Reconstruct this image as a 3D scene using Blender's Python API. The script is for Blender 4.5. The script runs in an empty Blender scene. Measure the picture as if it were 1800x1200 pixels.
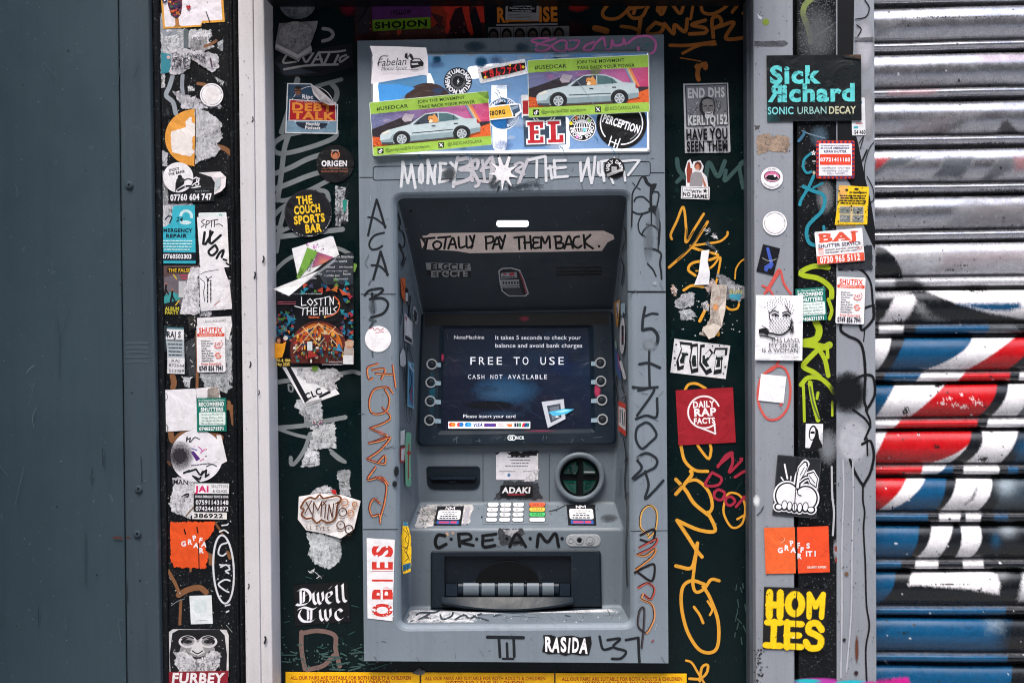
import bpy, bmesh, math, random
import numpy as np
from mathutils import Vector
from mathutils.geometry import tessellate_polygon

random.seed(7)
rng = np.random.default_rng(7)
scene = bpy.context.scene
COL = scene.collection

# ------------------------------------------------------------------ camera
F_PX = 1750.0                                   # 35 mm lens on a 1800 px wide picture
CAM = np.array([0.0868, -1.9511, 0.0440])
YAW, PITCH, ROLL = -0.04474, -0.01282, -0.008815
def camera_axes(yaw, pitch, roll):
    cy, sy, cp, sp, cr, sr = math.cos(yaw), math.sin(yaw), math.cos(pitch), math.sin(pitch), math.cos(roll), math.sin(roll)
    fwd = np.array([sy*cp, cy*cp, sp]); r0 = np.array([cy, -sy, 0.0]); u0 = np.cross(r0, fwd)
    return r0*cr + u0*sr, -r0*sr + u0*cr, fwd
RGT, UPV, FWD = camera_axes(YAW, PITCH, ROLL)
cam_data = bpy.data.cameras.new("camera"); cam = bpy.data.objects.new("camera", cam_data); COL.objects.link(cam)
from mathutils import Matrix
M4 = Matrix(((RGT[0], UPV[0], -FWD[0], CAM[0]), (RGT[1], UPV[1], -FWD[1], CAM[1]), (RGT[2], UPV[2], -FWD[2], CAM[2]), (0, 0, 0, 1)))
cam.matrix_world = M4
cam_data.sensor_width = 36.0; cam_data.lens = 36.0*F_PX/1800.0
cam_data.clip_start = 0.05; cam_data.clip_end = 500
scene.camera = cam

# ------------------------------------------------------------------ light
SUN_EL, SUN_AZ = math.radians(60), math.radians(195)     # soft overcast light from the street side
world = bpy.data.worlds.new("World"); scene.world = world; world.use_nodes = True
wn = world.node_tree; bgn = wn.nodes["Background"]
sky = wn.nodes.new("ShaderNodeTexSky"); sky.sky_type = 'NISHITA'; sky.sun_disc = False
sky.sun_elevation = SUN_EL; sky.sun_rotation = SUN_AZ; sky.dust_density = 3.0; sky.air_density = 1.2
wn.links.new(sky.outputs[0], bgn.inputs[0]); bgn.inputs[1].default_value = 0.15
sun_data = bpy.data.lights.new("sun", 'SUN'); sun = bpy.data.objects.new("sun", sun_data); COL.objects.link(sun)
sun_data.energy = 1.4; sun_data.angle = math.radians(40); sun_data.color = (1.0, 0.96, 0.91)
sd = Vector((math.sin(SUN_AZ)*math.cos(SUN_EL), math.cos(SUN_AZ)*math.cos(SUN_EL), math.sin(SUN_EL)))
sun.rotation_euler = sd.to_track_quat('Z', 'Y').to_euler()
scene.cycles.filter_width = 1.1; scene.cycles.transparent_max_bounces = 48
scene.view_settings.view_transform = 'Standard'; scene.view_settings.look = 'None'
scene.view_settings.gamma = 1.0; scene.view_settings.exposure = 1.5

# ------------------------------------------------------------------ helpers: colours, planes, materials
def lin(c):
    if isinstance(c, str):
        c = tuple(int(c[i:i+2], 16) for i in (0, 2, 4))
    return tuple(((v/255)/12.92 if v/255 <= 0.04045 else ((v/255+0.055)/1.055)**2.4) for v in c[:3])

class Surf:
    """A real plane in the scene; picture points are carried onto it along the sight line."""
    def __init__(self, p0, n):
        self.p0 = np.array(p0, float); n = np.array(n, float); n /= np.linalg.norm(n)
        if np.dot(n, CAM-self.p0) < 0: n = -n
        self.n = n
    def at(self, px, py, lift=0.0):              # lift in metres along the normal
        px = np.asarray(px, float); py = np.asarray(py, float)
        d = (px[..., None]-900)/F_PX*RGT - (py[..., None]-600)/F_PX*UPV + FWD
        num = np.dot(self.p0-CAM, self.n) + np.asarray(lift, float)
        t = num/(d @ self.n)
        return CAM + d*t[..., None]
def depth(y): return Surf((0, y, 0), (0, -1, 0))
def P(px, py, y): return tuple(depth(y).at(px, py))

def nmat(name):
    m = bpy.data.materials.new(name); m.use_nodes = True
    nt = m.node_tree; b = nt.nodes["Principled BSDF"]
    return m, nt, b
def setin(b, **k):
    for a, v in k.items(): b.inputs[a.replace('_', ' ')].default_value = v
def noise(nt, scale, detail=5, rough=0.6, stretch=None, coord='Object', dist=0.0):
    tc = nt.nodes.new("ShaderNodeTexCoord"); src = tc.outputs[coord]
    if stretch:
        mp = nt.nodes.new("ShaderNodeMapping"); mp.inputs['Scale'].default_value = stretch
        nt.links.new(src, mp.inputs[0]); src = mp.outputs[0]
    n = nt.nodes.new("ShaderNodeTexNoise"); n.inputs['Scale'].default_value = scale
    n.inputs['Detail'].default_value = detail; n.inputs['Roughness'].default_value = rough; n.inputs['Distortion'].default_value = dist
    nt.links.new(src, n.inputs['Vector']); return n.outputs['Fac']
def ramp(nt, src, stops):
    r = nt.nodes.new("ShaderNodeValToRGB"); e = r.color_ramp.elements
    while len(e) < len(stops): e.new(0.5)
    for el, (p, c) in zip(e, stops):
        el.position = p; el.color = (*c, 1) if not isinstance(c, (int, float)) else (c, c, c, 1)
    nt.links.new(src, r.inputs[0]); return r.outputs[0]
def mixc(nt, fac, a, b, mode='MIX'):
    m = nt.nodes.new("ShaderNodeMix"); m.data_type = 'RGBA'; m.blend_type = mode
    for sock, v in ((m.inputs[0], fac), (m.inputs[6], a), (m.inputs[7], b)):
        if hasattr(v, 'is_output'): nt.links.new(v, sock)
        else: sock.default_value = v if isinstance(v, (int, float)) else (*v[:3], 1)
    return m.outputs[2]
def math_(nt, op, a, b=None, clamp=False):
    m = nt.nodes.new("ShaderNodeMath"); m.operation = op; m.use_clamp = clamp
    for s, v in ((m.inputs[0], a), (m.inputs[1], b)):
        if v is None: continue
        if hasattr(v, 'is_output'): nt.links.new(v, s)
        else: s.default_value = v
    return m.outputs[0]
def bump(nt, b, h, strength=0.2, dist=0.002):
    n = nt.nodes.new("ShaderNodeBump"); n.inputs['Strength'].default_value = strength; n.inputs['Distance'].default_value = dist
    nt.links.new(h, n.inputs['Height']); nt.links.new(n.outputs[0], b.inputs['Normal'])
def attr(nt):
    a = nt.nodes.new("ShaderNodeAttribute"); a.attribute_name = "Col"; return a

def painted(name, c, var=0.12, rough=0.5, spec=0.3, chips=None, chip_amt=0.0, streak=0.0, speck=None, speck_amt=0.0, blotch=7):
    """Weathered painted metal or wood: tone varies, vertical grime runs, scratches, chips."""
    m, nt, b = nmat(name); c = lin(c)
    big = noise(nt, blotch, 6, 0.65)
    col = mixc(nt, ramp(nt, big, [(0.3, 0.0), (0.7, 1.0)]), tuple(v*(1-var) for v in c), tuple(min(1, v*(1+var)) for v in c))
    fine = noise(nt, 240, 3, 0.7)
    col = mixc(nt, math_(nt, 'MULTIPLY', ramp(nt, fine, [(0.35, 0.0), (0.75, 1.0)]), 0.28), col, tuple(v*0.72 for v in c))
    if streak:
        s = noise(nt, 5, 6, 0.7, (9, 9, 0.5))
        col = mixc(nt, math_(nt, 'MULTIPLY', ramp(nt, s, [(0.48, 0.0), (0.72, 1.0)]), streak), col, tuple(v*0.55 for v in c))
    if speck:
        s = noise(nt, 330, 2, 0.5)
        col = mixc(nt, math_(nt, 'MULTIPLY', ramp(nt, s, [(0.66, 0.0), (0.72, 1.0)]), speck_amt), col, lin(speck))
    if chips:
        s = noise(nt, 26, 9, 0.72, None, 'Object', 0.6)
        col = mixc(nt, math_(nt, 'MULTIPLY', ramp(nt, s, [(0.63, 0.0), (0.66, 1.0)]), chip_amt), col, lin(chips))
    nt.links.new(col, b.inputs['Base Color'])
    r = ramp(nt, noise(nt, 14, 6, 0.7), [(0.3, max(0.05, rough-0.12)), (0.7, min(1, rough+0.15))])
    nt.links.new(r, b.inputs['Roughness']); setin(b, Specular_IOR_Level=spec)
    bump(nt, b, noise(nt, 160, 6, 0.7), 0.12, 0.0015)
    return m

def make_print(name, rough=0.45, spec=0.3, emit=0.0, dirt=0.16):
    m, nt, b = nmat(name); a = attr(nt)
    g = ramp(nt, noise(nt, 38, 7, 0.75), [(0.42, 0.0), (0.78, 1.0)])
    col = mixc(nt, math_(nt, 'MULTIPLY', g, dirt*2.2), a.outputs['Color'], (0.22, 0.21, 0.20), 'MULTIPLY')
    g2 = ramp(nt, noise(nt, 420, 3, 0.6), [(0.64, 0.0), (0.74, 1.0)])
    col = mixc(nt, math_(nt, 'MULTIPLY', g2, dirt*1.2), col, (0.10, 0.10, 0.10))
    nt.links.new(col, b.inputs['Base Color']); setin(b, Roughness=rough, Specular_IOR_Level=spec)
    if emit:
        nt.links.new(a.outputs['Color'], b.inputs['Emission Color']); b.inputs['Emission Strength'].default_value = emit
    bump(nt, b, noise(nt, 20, 5, 0.55, None, 'Object', 0.8), 0.5, 0.009)
    return m
def stipple(nt, o):
    """cover or no cover, grain by grain: thin paint is a dense or sparse spray of opaque dots"""
    tc = nt.nodes.new("ShaderNodeTexCoord"); sn = nt.nodes.new("ShaderNodeVectorMath"); sn.operation = 'SNAP'
    nt.links.new(tc.outputs['Object'], sn.inputs[0]); sn.inputs[1].default_value = (0.00022, 0.05, 0.00022)
    w = nt.nodes.new("ShaderNodeTexWhiteNoise"); nt.links.new(sn.outputs[0], w.inputs[0])
    return math_(nt, 'GREATER_THAN', o, w.outputs['Value'])
def make_paint(name, rough=0.5, spec=0.25, grain=260, stretch=None, gain=4.0):
    """Paint or torn paper laid on another surface; the vertex alpha thins it out in grains."""
    m, nt, b = nmat(name); a = attr(nt)
    n1 = noise(nt, grain, 4, 0.7, stretch); n2 = noise(nt, grain*0.2, 5, 0.7, stretch)
    n = math_(nt, 'ADD', math_(nt, 'MULTIPLY', n1, 0.55), math_(nt, 'MULTIPLY', n2, 0.45))
    o = math_(nt, 'SUBTRACT', math_(nt, 'MULTIPLY', a.outputs['Alpha'], 1.3), n)
    o = math_(nt, 'ADD', math_(nt, 'MULTIPLY', o, gain), 0.5, True)
    v = ramp(nt, n2, [(0.3, 0.78), (0.7, 1.0)])
    col = mixc(nt, 1.0, a.outputs['Color'], v, 'MULTIPLY')
    nt.links.new(col, b.inputs['Base Color']); nt.links.new(stipple(nt, o), b.inputs['Alpha'])
    setin(b, Roughness=rough, Specular_IOR_Level=spec)
    return m
def make_residue(name):
    """Torn paper backing left after a sticker was pulled away: mottled, fibrous."""
    m, nt, b = nmat(name); a = attr(nt)
    n1 = noise(nt, 190, 8, 0.8); n2 = noise(nt, 45, 6, 0.75)
    n = math_(nt, 'ADD', math_(nt, 'MULTIPLY', n1, 0.5), math_(nt, 'MULTIPLY', n2, 0.5))
    o = math_(nt, 'SUBTRACT', math_(nt, 'MULTIPLY', a.outputs['Alpha'], 1.25), n)
    o = math_(nt, 'ADD', math_(nt, 'MULTIPLY', o, 7.0), 0.5, True)
    col = mixc(nt, ramp(nt, n, [(0.42, 0.0), (0.60, 1.0)]), a.outputs['Color'], mixc(nt, 1.0, a.outputs['Color'], (0.36, 0.37, 0.39), 'MULTIPLY'))
    col = mixc(nt, ramp(nt, noise(nt, 110, 3, 0.6, None, 'Object', 1.2), [(0.60, 0.0), (0.68, 0.75)]), col, (0.05, 0.055, 0.06))
    nt.links.new(col, b.inputs['Base Color']); nt.links.new(stipple(nt, o), b.inputs['Alpha']); setin(b, Roughness=0.85, Specular_IOR_Level=0.1)
    bump(nt, b, n1, 0.4, 0.002)
    return m

MAT = {
 'print': make_print("printed_vinyl"), 'matt': make_print("printed_paper", 0.8, 0.12),
 'clean': make_print("printed_plate", 0.4, 0.3, 0.0, 0.05),
 'paint': make_paint("brushed_paint"), 'dry': make_paint("dry_marker", 0.7, 0.1, 150), 'spray': make_paint("spray_paint", 0.6, 0.15, 420, None, 1.6),
 'residue': make_residue("torn_paper_backing"),
 'sign': make_print("backlit_sign_face", 0.3, 0.4, 0.30, 0.05), 'glow': make_print("backlit_vinyl", 0.45, 0.3, 0.13, 0.12), 'lamp': make_print("lamp_glow", 0.4, 0.3, 1.6, 0.0), 'screen': make_print("screen_glow", 0.22, 0.35, 0.16, 0.05),
 'fascia': painted("grey_fascia_paint", (118, 129, 139), 0.09, 0.42, 0.35, (90, 97, 103), 0.5, 0.34, (60, 64, 68), 0.25, 4),
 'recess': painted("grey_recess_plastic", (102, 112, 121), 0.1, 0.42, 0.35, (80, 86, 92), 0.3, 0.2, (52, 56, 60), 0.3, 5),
 'canopy': painted("shaded_recess_plastic", (42, 53, 62), 0.14, 0.5, 0.3, (58, 62, 66), 0.15, 0.15, (40, 44, 48), 0.3, 5),  # same plastic as the recess, with the underside's shade put into the colour
 'bezel': painted("dark_bezel_plastic", (15, 29, 42), 0.12, 0.4, 0.35, (70, 78, 84), 0.2, 0.1, (80, 86, 92), 0.2, 6),
 'dark': painted("dark_dispenser_plastic", (18, 29, 38), 0.14, 0.45, 0.3, (70, 76, 82), 0.25, 0.1, (90, 96, 102), 0.25, 8),
 'black': painted("black_void", (8, 10, 13), 0.1, 0.6, 0.15),
 'seam': painted("black_seam", (22, 26, 30), 0.1, 0.7, 0.1),
 'green': painted("dark_green_gloss_board", (2, 20, 22), 0.2, 0.32, 0.22, (26, 58, 56), 0.3, 0.15, (60, 84, 82), 0.16, 3),
 'greywall_dim': painted("slate_panel_paint_dimmed", (58, 74, 83), 0.09, 0.46, 0.25, (88, 102, 108), 0.35, 0.2, (36, 46, 52), 0.5, 3),  # wall paint made darker: light falloff at the left put into the colour
 'greywall': painted("slate_grey_panel_paint", (63, 76, 85), 0.09, 0.48, 0.25, (96, 108, 114), 0.35, 0.4, (40, 48, 54), 0.5, 2.2),
 'blackwood': painted("black_chipped_gloss", (10, 13, 17), 0.35, 0.4, 0.25, (62, 70, 76), 0.75, 0.1, (150, 156, 160), 0.45, 9),
 'whitepost': painted("off_white_post_paint", (202, 199, 202), 0.06, 0.5, 0.3, (150, 146, 152), 0.3, 0.22, (120, 116, 120), 0.2, 4),
 'greypost': painted("grey_post_paint", (136, 141, 149), 0.09, 0.5, 0.3, (90, 94, 100), 0.45, 0.25, (70, 74, 80), 0.3, 5),
 'postside': painted("dark_post_side", (72, 79, 87), 0.2, 0.55, 0.25, (36, 40, 46), 0.6, 0.2, (40, 44, 50), 0.5, 9),
 'steel': painted("worn_steel", (150, 155, 160), 0.12, 0.35, 0.5, (90, 92, 96), 0.4, 0.1),
}
def glass_green():
    m, nt, b = nmat("green_reader_glass"); n = noise(nt, 18, 3, 0.5)
    nt.links.new(ramp(nt, n, [(0.3, (0.0, 0.007, 0.005)), (0.6, (0.001, 0.032, 0.022)), (0.8, (0.008, 0.09, 0.062))]), b.inputs['Base Color'])
    setin(b, Roughness=0.08, Specular_IOR_Level=0.6); return m
MAT['gate'] = painted('dark_gate_plastic', (11, 20, 28), .14, .45, .25, (60, 66, 72), .25, .1)
MAT['tab'] = painted('clear_button_tab', (138, 162, 176), .1, .25, .5)
MAT['greenglass'] = glass_green()

# ------------------------------------------------------------------ helpers: objects
def link(o, parent=None):
    COL.objects.link(o)
    if parent: o.parent = parent
    return o
def tag(o, label=None, cat=None, group=None, kind=None):
    for k, v in (('label', label), ('category', cat), ('group', group), ('kind', kind)):
        if v: o[k] = v
    return o
def worldloc(o):
    v = np.zeros(3)
    while o: v += np.array(o.location); o = o.parent
    return v
def mesh_obj(name, verts, faces, mats, midx=None, parent=None, cols=None, smooth=False, bevel=0.0, segs=2, angle=0.6):
    verts = np.asarray(verts, float); c = verts.mean(0) if len(verts) else np.zeros(3)
    me = bpy.data.meshes.new(name); me.from_pydata([tuple(v) for v in verts-c], [], faces)
    for m in (mats if isinstance(mats, (list, tuple)) else [mats]): me.materials.append(m)
    if midx is not None: me.polygons.foreach_set("material_index", midx)
    if cols is not None:
        a = me.color_attributes.new("Col", 'FLOAT_COLOR', 'POINT'); a.data.foreach_set("color", np.asarray(cols, np.float32).ravel())
    if smooth: me.polygons.foreach_set("use_smooth", [True]*len(me.polygons))
    me.update(); o = bpy.data.objects.new(name, me); link(o, parent)
    o.location = tuple(c - (worldloc(parent) if parent else 0))
    if bevel:
        bm = bmesh.new(); bm.from_mesh(me); bmesh.ops.recalc_face_normals(bm, faces=bm.faces); bm.to_mesh(me); bm.free()
        md = o.modifiers.new("bevel", 'BEVEL'); md.width = bevel; md.segments = segs; md.limit_method = 'ANGLE'; md.angle_limit = angle
    return o
def empty(name, loc, label=None, cat=None, group=None, parent=None):
    o = bpy.data.objects.new(name, None); link(o, parent); o.location = loc; o.empty_display_size = 0.1
    return tag(o, label, cat, group)
class Solid:
    """Collects prisms and loops as one mesh."""
    def __init__(self): self.v, self.f, self.m = [], [], []
    def add(self, verts, faces, mi=0):
        b = len(self.v); self.v += [tuple(p) for p in verts]
        self.f += [[i+b for i in f] for f in faces]; self.m += [mi]*len(faces)
    def prism(self, pts, y0, y1, mi=0):          # picture outline on the plane y0, pushed back to y1
        fr = [P(x, y, y0) for x, y in pts]; bk = [(a, y1, c) for a, b, c in fr]; n = len(pts)
        tri = tessellate_polygon([[Vector((x, y, 0)) for x, y in pts]]) if n > 4 else None
        fs = [list(t) for t in tri] if tri else [list(range(n))]
        self.add(fr+bk, fs + [[i+n for i in reversed(f)] for f in fs] + [[i, (i+1) % n, (i+1) % n+n, i+n] for i in range(n)], mi)
    def loft(self, loops, mi=0, closed=True, cap=False):
        n = len(loops[0]); fs = []
        for k in range(len(loops)-1):
            for i in range(n if closed else n-1):
                j = (i+1) % n; fs.append([k*n+i, k*n+j, (k+1)*n+j, (k+1)*n+i])
        if cap: fs.append([(len(loops)-1)*n+i for i in range(n)])
        self.add([p for l in loops for p in l], fs, mi)
    def build(self, name, mats, parent=None, **k): return mesh_obj(name, self.v, self.f, mats, self.m, parent, **k)
def rrect(x0, y0, x1, y1, r, n=6):
    out = []
    for cx, cy, a0 in ((x1-r, y0+r, -90), (x1-r, y1-r, 0), (x0+r, y1-r, 90), (x0+r, y0+r, 180)):
        for i in range(n+1):
            a = math.radians(a0+90*i/n); out.append((cx+r*math.cos(a), cy+r*math.sin(a)))
    return out
def ell(cx, cy, rx, ry=None, n=40, rot=0):
    ry = ry or rx; c, s = math.cos(math.radians(rot)), math.sin(math.radians(rot))
    return [(cx+rx*math.cos(2*math.pi*i/n)*c-ry*math.sin(2*math.pi*i/n)*s, cy+rx*math.cos(2*math.pi*i/n)*s+ry*math.sin(2*math.pi*i/n)*c) for i in range(n)]

# glyph shapes of the built-in font, cut once
GL = {}
CHARS = sorted(set("ABCDEFGHIJKLMNOPQRSTUVWXYZabcdefghijklmnopqrstuvwxyz0123456789#@&.,:-!?'/£$*+()|éてきんファイト "))
def cut_glyphs():
    st = {'r': 0.0, 'b': 0.022, 'h': 0.042}; tmp = []
    for s, off in st.items():
        for ch in CHARS:
            for body in (ch, "|"+ch+"|"):
                if body == '|'+ch+'|' and s != 'r': continue
                c = bpy.data.curves.new("glyph", 'FONT'); c.body = body; c.offset = off; c.resolution_u = 3
                o = bpy.data.objects.new("glyph", c); COL.objects.link(o); tmp.append((s, ch, body, o))
    bpy.context.view_layer.update(); dg = bpy.context.evaluated_depsgraph_get()
    base = None; widths = {}
    for s, ch, body, o in tmp:
        me = bpy.data.meshes.new_from_object(o.evaluated_get(dg))
        v = np.array([tuple(p.co)[:2] for p in me.vertices]).reshape(-1, 2)
        if body == ch: GL[s, ch] = [v, [list(p.vertices) for p in me.polygons], 0.5]
        else: widths[ch] = v[:, 0].max()-v[:, 0].min()
        bpy.data.meshes.remove(me)
    c = bpy.data.curves.new("glyph", 'FONT'); c.body = "||"; o = bpy.data.objects.new("glyph", c); COL.objects.link(o)
    bpy.context.view_layer.update(); me = bpy.data.meshes.new_from_object(o.evaluated_get(bpy.context.evaluated_depsgraph_get()))
    xs = [p.co.x for p in me.vertices]; w0 = max(xs)-min(xs); bpy.data.meshes.remove(me)
    tmp.append((0, 0, 0, o))
    for (s, ch), g in GL.items(): g[2] = widths[ch]-w0 + {'r': 0, 'b': 0.03, 'h': 0.06}[s]
    for *_, o in tmp:
        c = o.data; bpy.data.objects.remove(o); bpy.data.curves.remove(c)
cut_glyphs()
CAP = 0.687

def catmull(pts, step=3.0, closed=False):
    p = [np.array(q, float) for q in pts]
    if len(p) < 3: 
        return p if len(p) < 2 else [p[0]+(p[1]-p[0])*t for t in np.linspace(0, 1, max(2, int(np.linalg.norm(p[1]-p[0])/step)))]
    ext = ([p[-1]]+p+[p[0], p[1]]) if closed else ([2*p[0]-p[1]]+p+[2*p[-1]-p[-2]])
    out = []
    for i in range(1, len(ext)-2):
        a, b, c, d = ext[i-1:i+3]; n = max(2, int(np.linalg.norm(c-b)/step))
        for k in range(n):
            t = k/n
            out.append(0.5*((2*b)+(c-a)*t+(2*a-5*b+4*c-d)*t*t+(3*b-a-3*c+d)*t**3))
    out.append(ext[-2]); return out

class Art:
    """Flat artwork authored in picture pixels and laid on a real plane: one mesh, coloured per vertex."""
    def __init__(self, surf, cx=0, cy=0, rot=0, z=0.6, affine=None):
        self.s = surf; self.c = (cx, cy); a = math.radians(rot); self.cs, self.sn = math.cos(a), math.sin(a)
        self.aff = affine; self.v, self.k, self.f, self.m = [], [], [], []; self.z = z; self.mats = []; self.mi = 0; self.use('print')
    def use(self, m):
        if m not in self.mats: self.mats.append(m)
        self.mi = self.mats.index(m); return self
    def up(self, d=0.045): self.z += d; return self
    def _add(self, pts, faces, col, alpha=1.0, zs=None):
        b = len(self.v); al = alpha if hasattr(alpha, '__len__') else [alpha]*len(pts)
        c = lin(col) if not (isinstance(col, list)) else None
        for i, (x, y) in enumerate(pts):
            if self.aff is not None:
                A = self.aff; x, y = A[0][0]*x+A[0][1]*y+A[0][2], A[1][0]*x+A[1][1]*y+A[1][2]
            dx, dy = x-self.c[0], y-self.c[1]
            self.v.append((self.c[0]+dx*self.cs-dy*self.sn, self.c[1]+dx*self.sn+dy*self.cs, self.z+(zs[i] if zs else 0)))
            self.k.append((*(c or lin(col[i])), al[i]))
        self.f += [[i+b for i in f] for f in faces]; self.m += [self.mi]*len(faces)
    def poly(self, pts, col, alpha=1.0, zs=None):
        if len(pts) > 3: fs = [list(t) for t in tessellate_polygon([[Vector((p[0], p[1], 0)) for p in pts]])]
        else: fs = [[0, 1, 2]]
        self._add(pts, fs, col, alpha, zs); return self.up()
    def grad(self, pts, cols):                   # corners of different printed colour
        self._add(pts, [list(range(len(pts)))], list(cols)); return self.up()
    def rect(self, x0, y0, x1, y1, col, r=0): return self.poly(rrect(x0, y0, x1, y1, r, 4) if r else [(x0, y0), (x1, y0), (x1, y1), (x0, y1)], col)
    def disc(self, x, y, r, col, ry=None, rot=0): return self.poly(ell(x, y, r, ry, max(16, min(64, int(r*2.5))), rot), col)
    def ring(self, x, y, r, w, col, a0=0, a1=360, ry=None):
        n = max(16, int(r*2)); ry = ry or r; pts, fs = [], []
        for i in range(n+1):
            a = math.radians(a0+(a1-a0)*i/n)
            pts += [(x+(r-w/2)*math.cos(a), y+(ry-w/2)*math.sin(a)), (x+(r+w/2)*math.cos(a), y+(ry+w/2)*math.sin(a))]
            if i < n: fs.append([2*i, 2*i+1, 2*i+3, 2*i+2])
        self._add(pts, fs, col); return self.up()
    def frame(self, x0, y0, x1, y1, w, col):
        for q in ((x0, y0, x1, y0+w), (x0, y1-w, x1, y1), (x0, y0+w, x0+w, y1-w), (x1-w, y0+w, x1, y1-w)):
            self._add([(q[0], q[1]), (q[2], q[1]), (q[2], q[3]), (q[0], q[3])], [[0, 1, 2, 3]], col)
        return self.up()
    def jag(self, pts, col, amp=2.0, step=3.0, alpha=1.0, soft=0.0):
        """Torn outline: noisy edge."""
        out = []; n = len(pts)
        for i in range(n):
            a, b = np.array(pts[i], float), np.array(pts[(i+1) % n], float); L = np.linalg.norm(b-a); k = max(1, int(L/step))
            for j in range(k):
                q = a+(b-a)*j/k; out.append((q[0]+random.gauss(0, amp*0.6), q[1]+random.gauss(0, amp*0.6)))
        if self.mats[self.mi] == 'residue':      # thin, half lifted edge all round
            c = np.mean(out, 0); inn = [tuple(c+(np.array(q)-c)*0.84) for q in out]; n = len(out)
            self._add(out+inn, [[i, (i+1) % n, (i+1) % n+n, i+n] for i in range(n)], col, [alpha*0.45]*n+[alpha]*n)
            self.poly(inn, col, alpha); return self
        self.poly(out, col, alpha); return self
    def line(self, pts, w, col, alpha=1.0, hard=True, closed=False, w1=None, smooth=True, step=3.0):
        """A brush or marker stroke: smoothed ribbon with thinning edges and round ends."""
        if not smooth:
            for i in range(len(pts)-1): self.line([pts[i], pts[i+1]], w, col, alpha, hard, False, None, True)
            return self
        pass
        q = catmull(pts, step, closed); n = len(q)
        if n < 2: return self
        T = [q[min(i+1, n-1)]-q[max(i-1, 0)] for i in range(n)]
        offs = [-0.5, -0.42, 0.42, 0.5] if hard else [-0.5, -0.22, 0.22, 0.5]
        eal = 0.62 if hard else 0.0
        P_, A_, Z_, fs = [], [], [], []
        def row(c, t, w_, z):
            L = np.linalg.norm(t) or 1; nx, ny = -t[1]/L, t[0]/L
            for k, o in enumerate(offs):
                P_.append((c[0]+nx*o*w_, c[1]+ny*o*w_)); A_.append(alpha*(eal if k in (0, 3) else 1)); Z_.append(z)
        rows = 0; w1 = w if w1 is None else w1
        t0 = T[0]/(np.linalg.norm(T[0]) or 1); t1 = T[-1]/(np.linalg.norm(T[-1]) or 1)
        for a in (0.0, 0.6, 0.87): row(q[0]-t0*w*0.5*math.sqrt(1-a*a), T[0], w*max(a, 0.05), 0); rows += 1
        for i in range(n):
            row(q[i], T[i], w+(w1-w)*i/(n-1), 0.0012*i); rows += 1
        for a in (0.87, 0.6, 0.0): row(q[-1]+t1*w1*0.5*math.sqrt(1-a*a), T[-1], w1*max(a, 0.05), 0.0012*n); rows += 1
        for r in range(rows-1):
            for k in range(3): fs.append([r*4+k, r*4+k+1, r*4+k+5, r*4+k+4])
        self._add(P_, fs, col, A_, Z_); self.up(0.0012*n+0.015); return self
    def blob(self, x, y, r, col, alpha=1.0, ry=None, core=0.3, n=28):
        keep = self.mats[self.mi]; self.use('spray')
        ry = ry or r; pts = [(x, y)]; al = [alpha]
        for rr, a in ((core, alpha), (0.72, alpha*0.5), (1.0, 0.0)):
            for p in ell(x, y, r*rr, ry*rr, n): pts.append(p); al.append(a)
        fs = [[0, 1+i, 1+(i+1) % n] for i in range(n)]
        for k in range(2):
            for i in range(n):
                j = (i+1) % n; fs.append([1+k*n+i, 1+k*n+j, 1+(k+1)*n+j, 1+(k+1)*n+i])
        self._add(pts, fs, col, al); self.use(keep); return self.up()
    def specks(self, x0, y0, x1, y1, n, size, col, alpha=1.0, inside=None):
        for _ in range(n):
            x, y = random.uniform(x0, x1), random.uniform(y0, y1)
            if inside and not inside(x, y): continue
            r = size*random.uniform(0.4, 1.2); a0 = random.uniform(0, 6.3)
            self._add([(x+r*random.uniform(0.5, 1.3)*math.cos(a0+i*1.256), y+r*random.uniform(0.5, 1.3)*math.sin(a0+i*1.256)) for i in range(5)], [[0, 1, 2, 3, 4]], col, alpha)
            self.z += 0.0015
        return self.up()
    def text(self, s, x, y, h, col, w=None, st='b', al='c', rot=0, shear=0.0, mono=None, sp=0.0, jit=0.0, alpha=1.0):
        """Lettering of cap height h centred on y; fitted to width w when given."""
        k = h/CAP; xs = []; cur = 0
        for ch in s:
            g = GL.get((st, ch)) or GL[st, ' ']
            adv = mono if mono else g[2]
            xs.append(cur + ((mono-g[2])/2 if mono else 0)); cur += adv + sp
        tot = max(cur-sp, 0.01)*k; fx = (w/tot) if w else 1.0; tot *= fx
        x0 = {'c': -tot/2, 'l': 0, 'r': -tot}[al]; a = math.radians(rot); ca, sa = math.cos(a), math.sin(a)
        for i, ch in enumerate(s):
            g = GL.get((st, ch))
            if g is None or not len(g[0]): continue
            jx, jy, ja = (random.gauss(0, jit), random.gauss(0, jit), random.gauss(0, jit*0.03)) if jit else (0, 0, 0)
            pts = []
            for vx, vy in g[0]:
                u = x0 + (xs[i]+vx+shear*vy)*k*fx + jx; v = -(vy-CAP/2)*k + jy + ja*(vx*k)
                pts.append((x+u*ca-v*sa, y+u*sa+v*ca))
            self._add(pts, g[1], col, alpha, [0.008*(i % 2)]*len(pts))
        return self.up()
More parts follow.
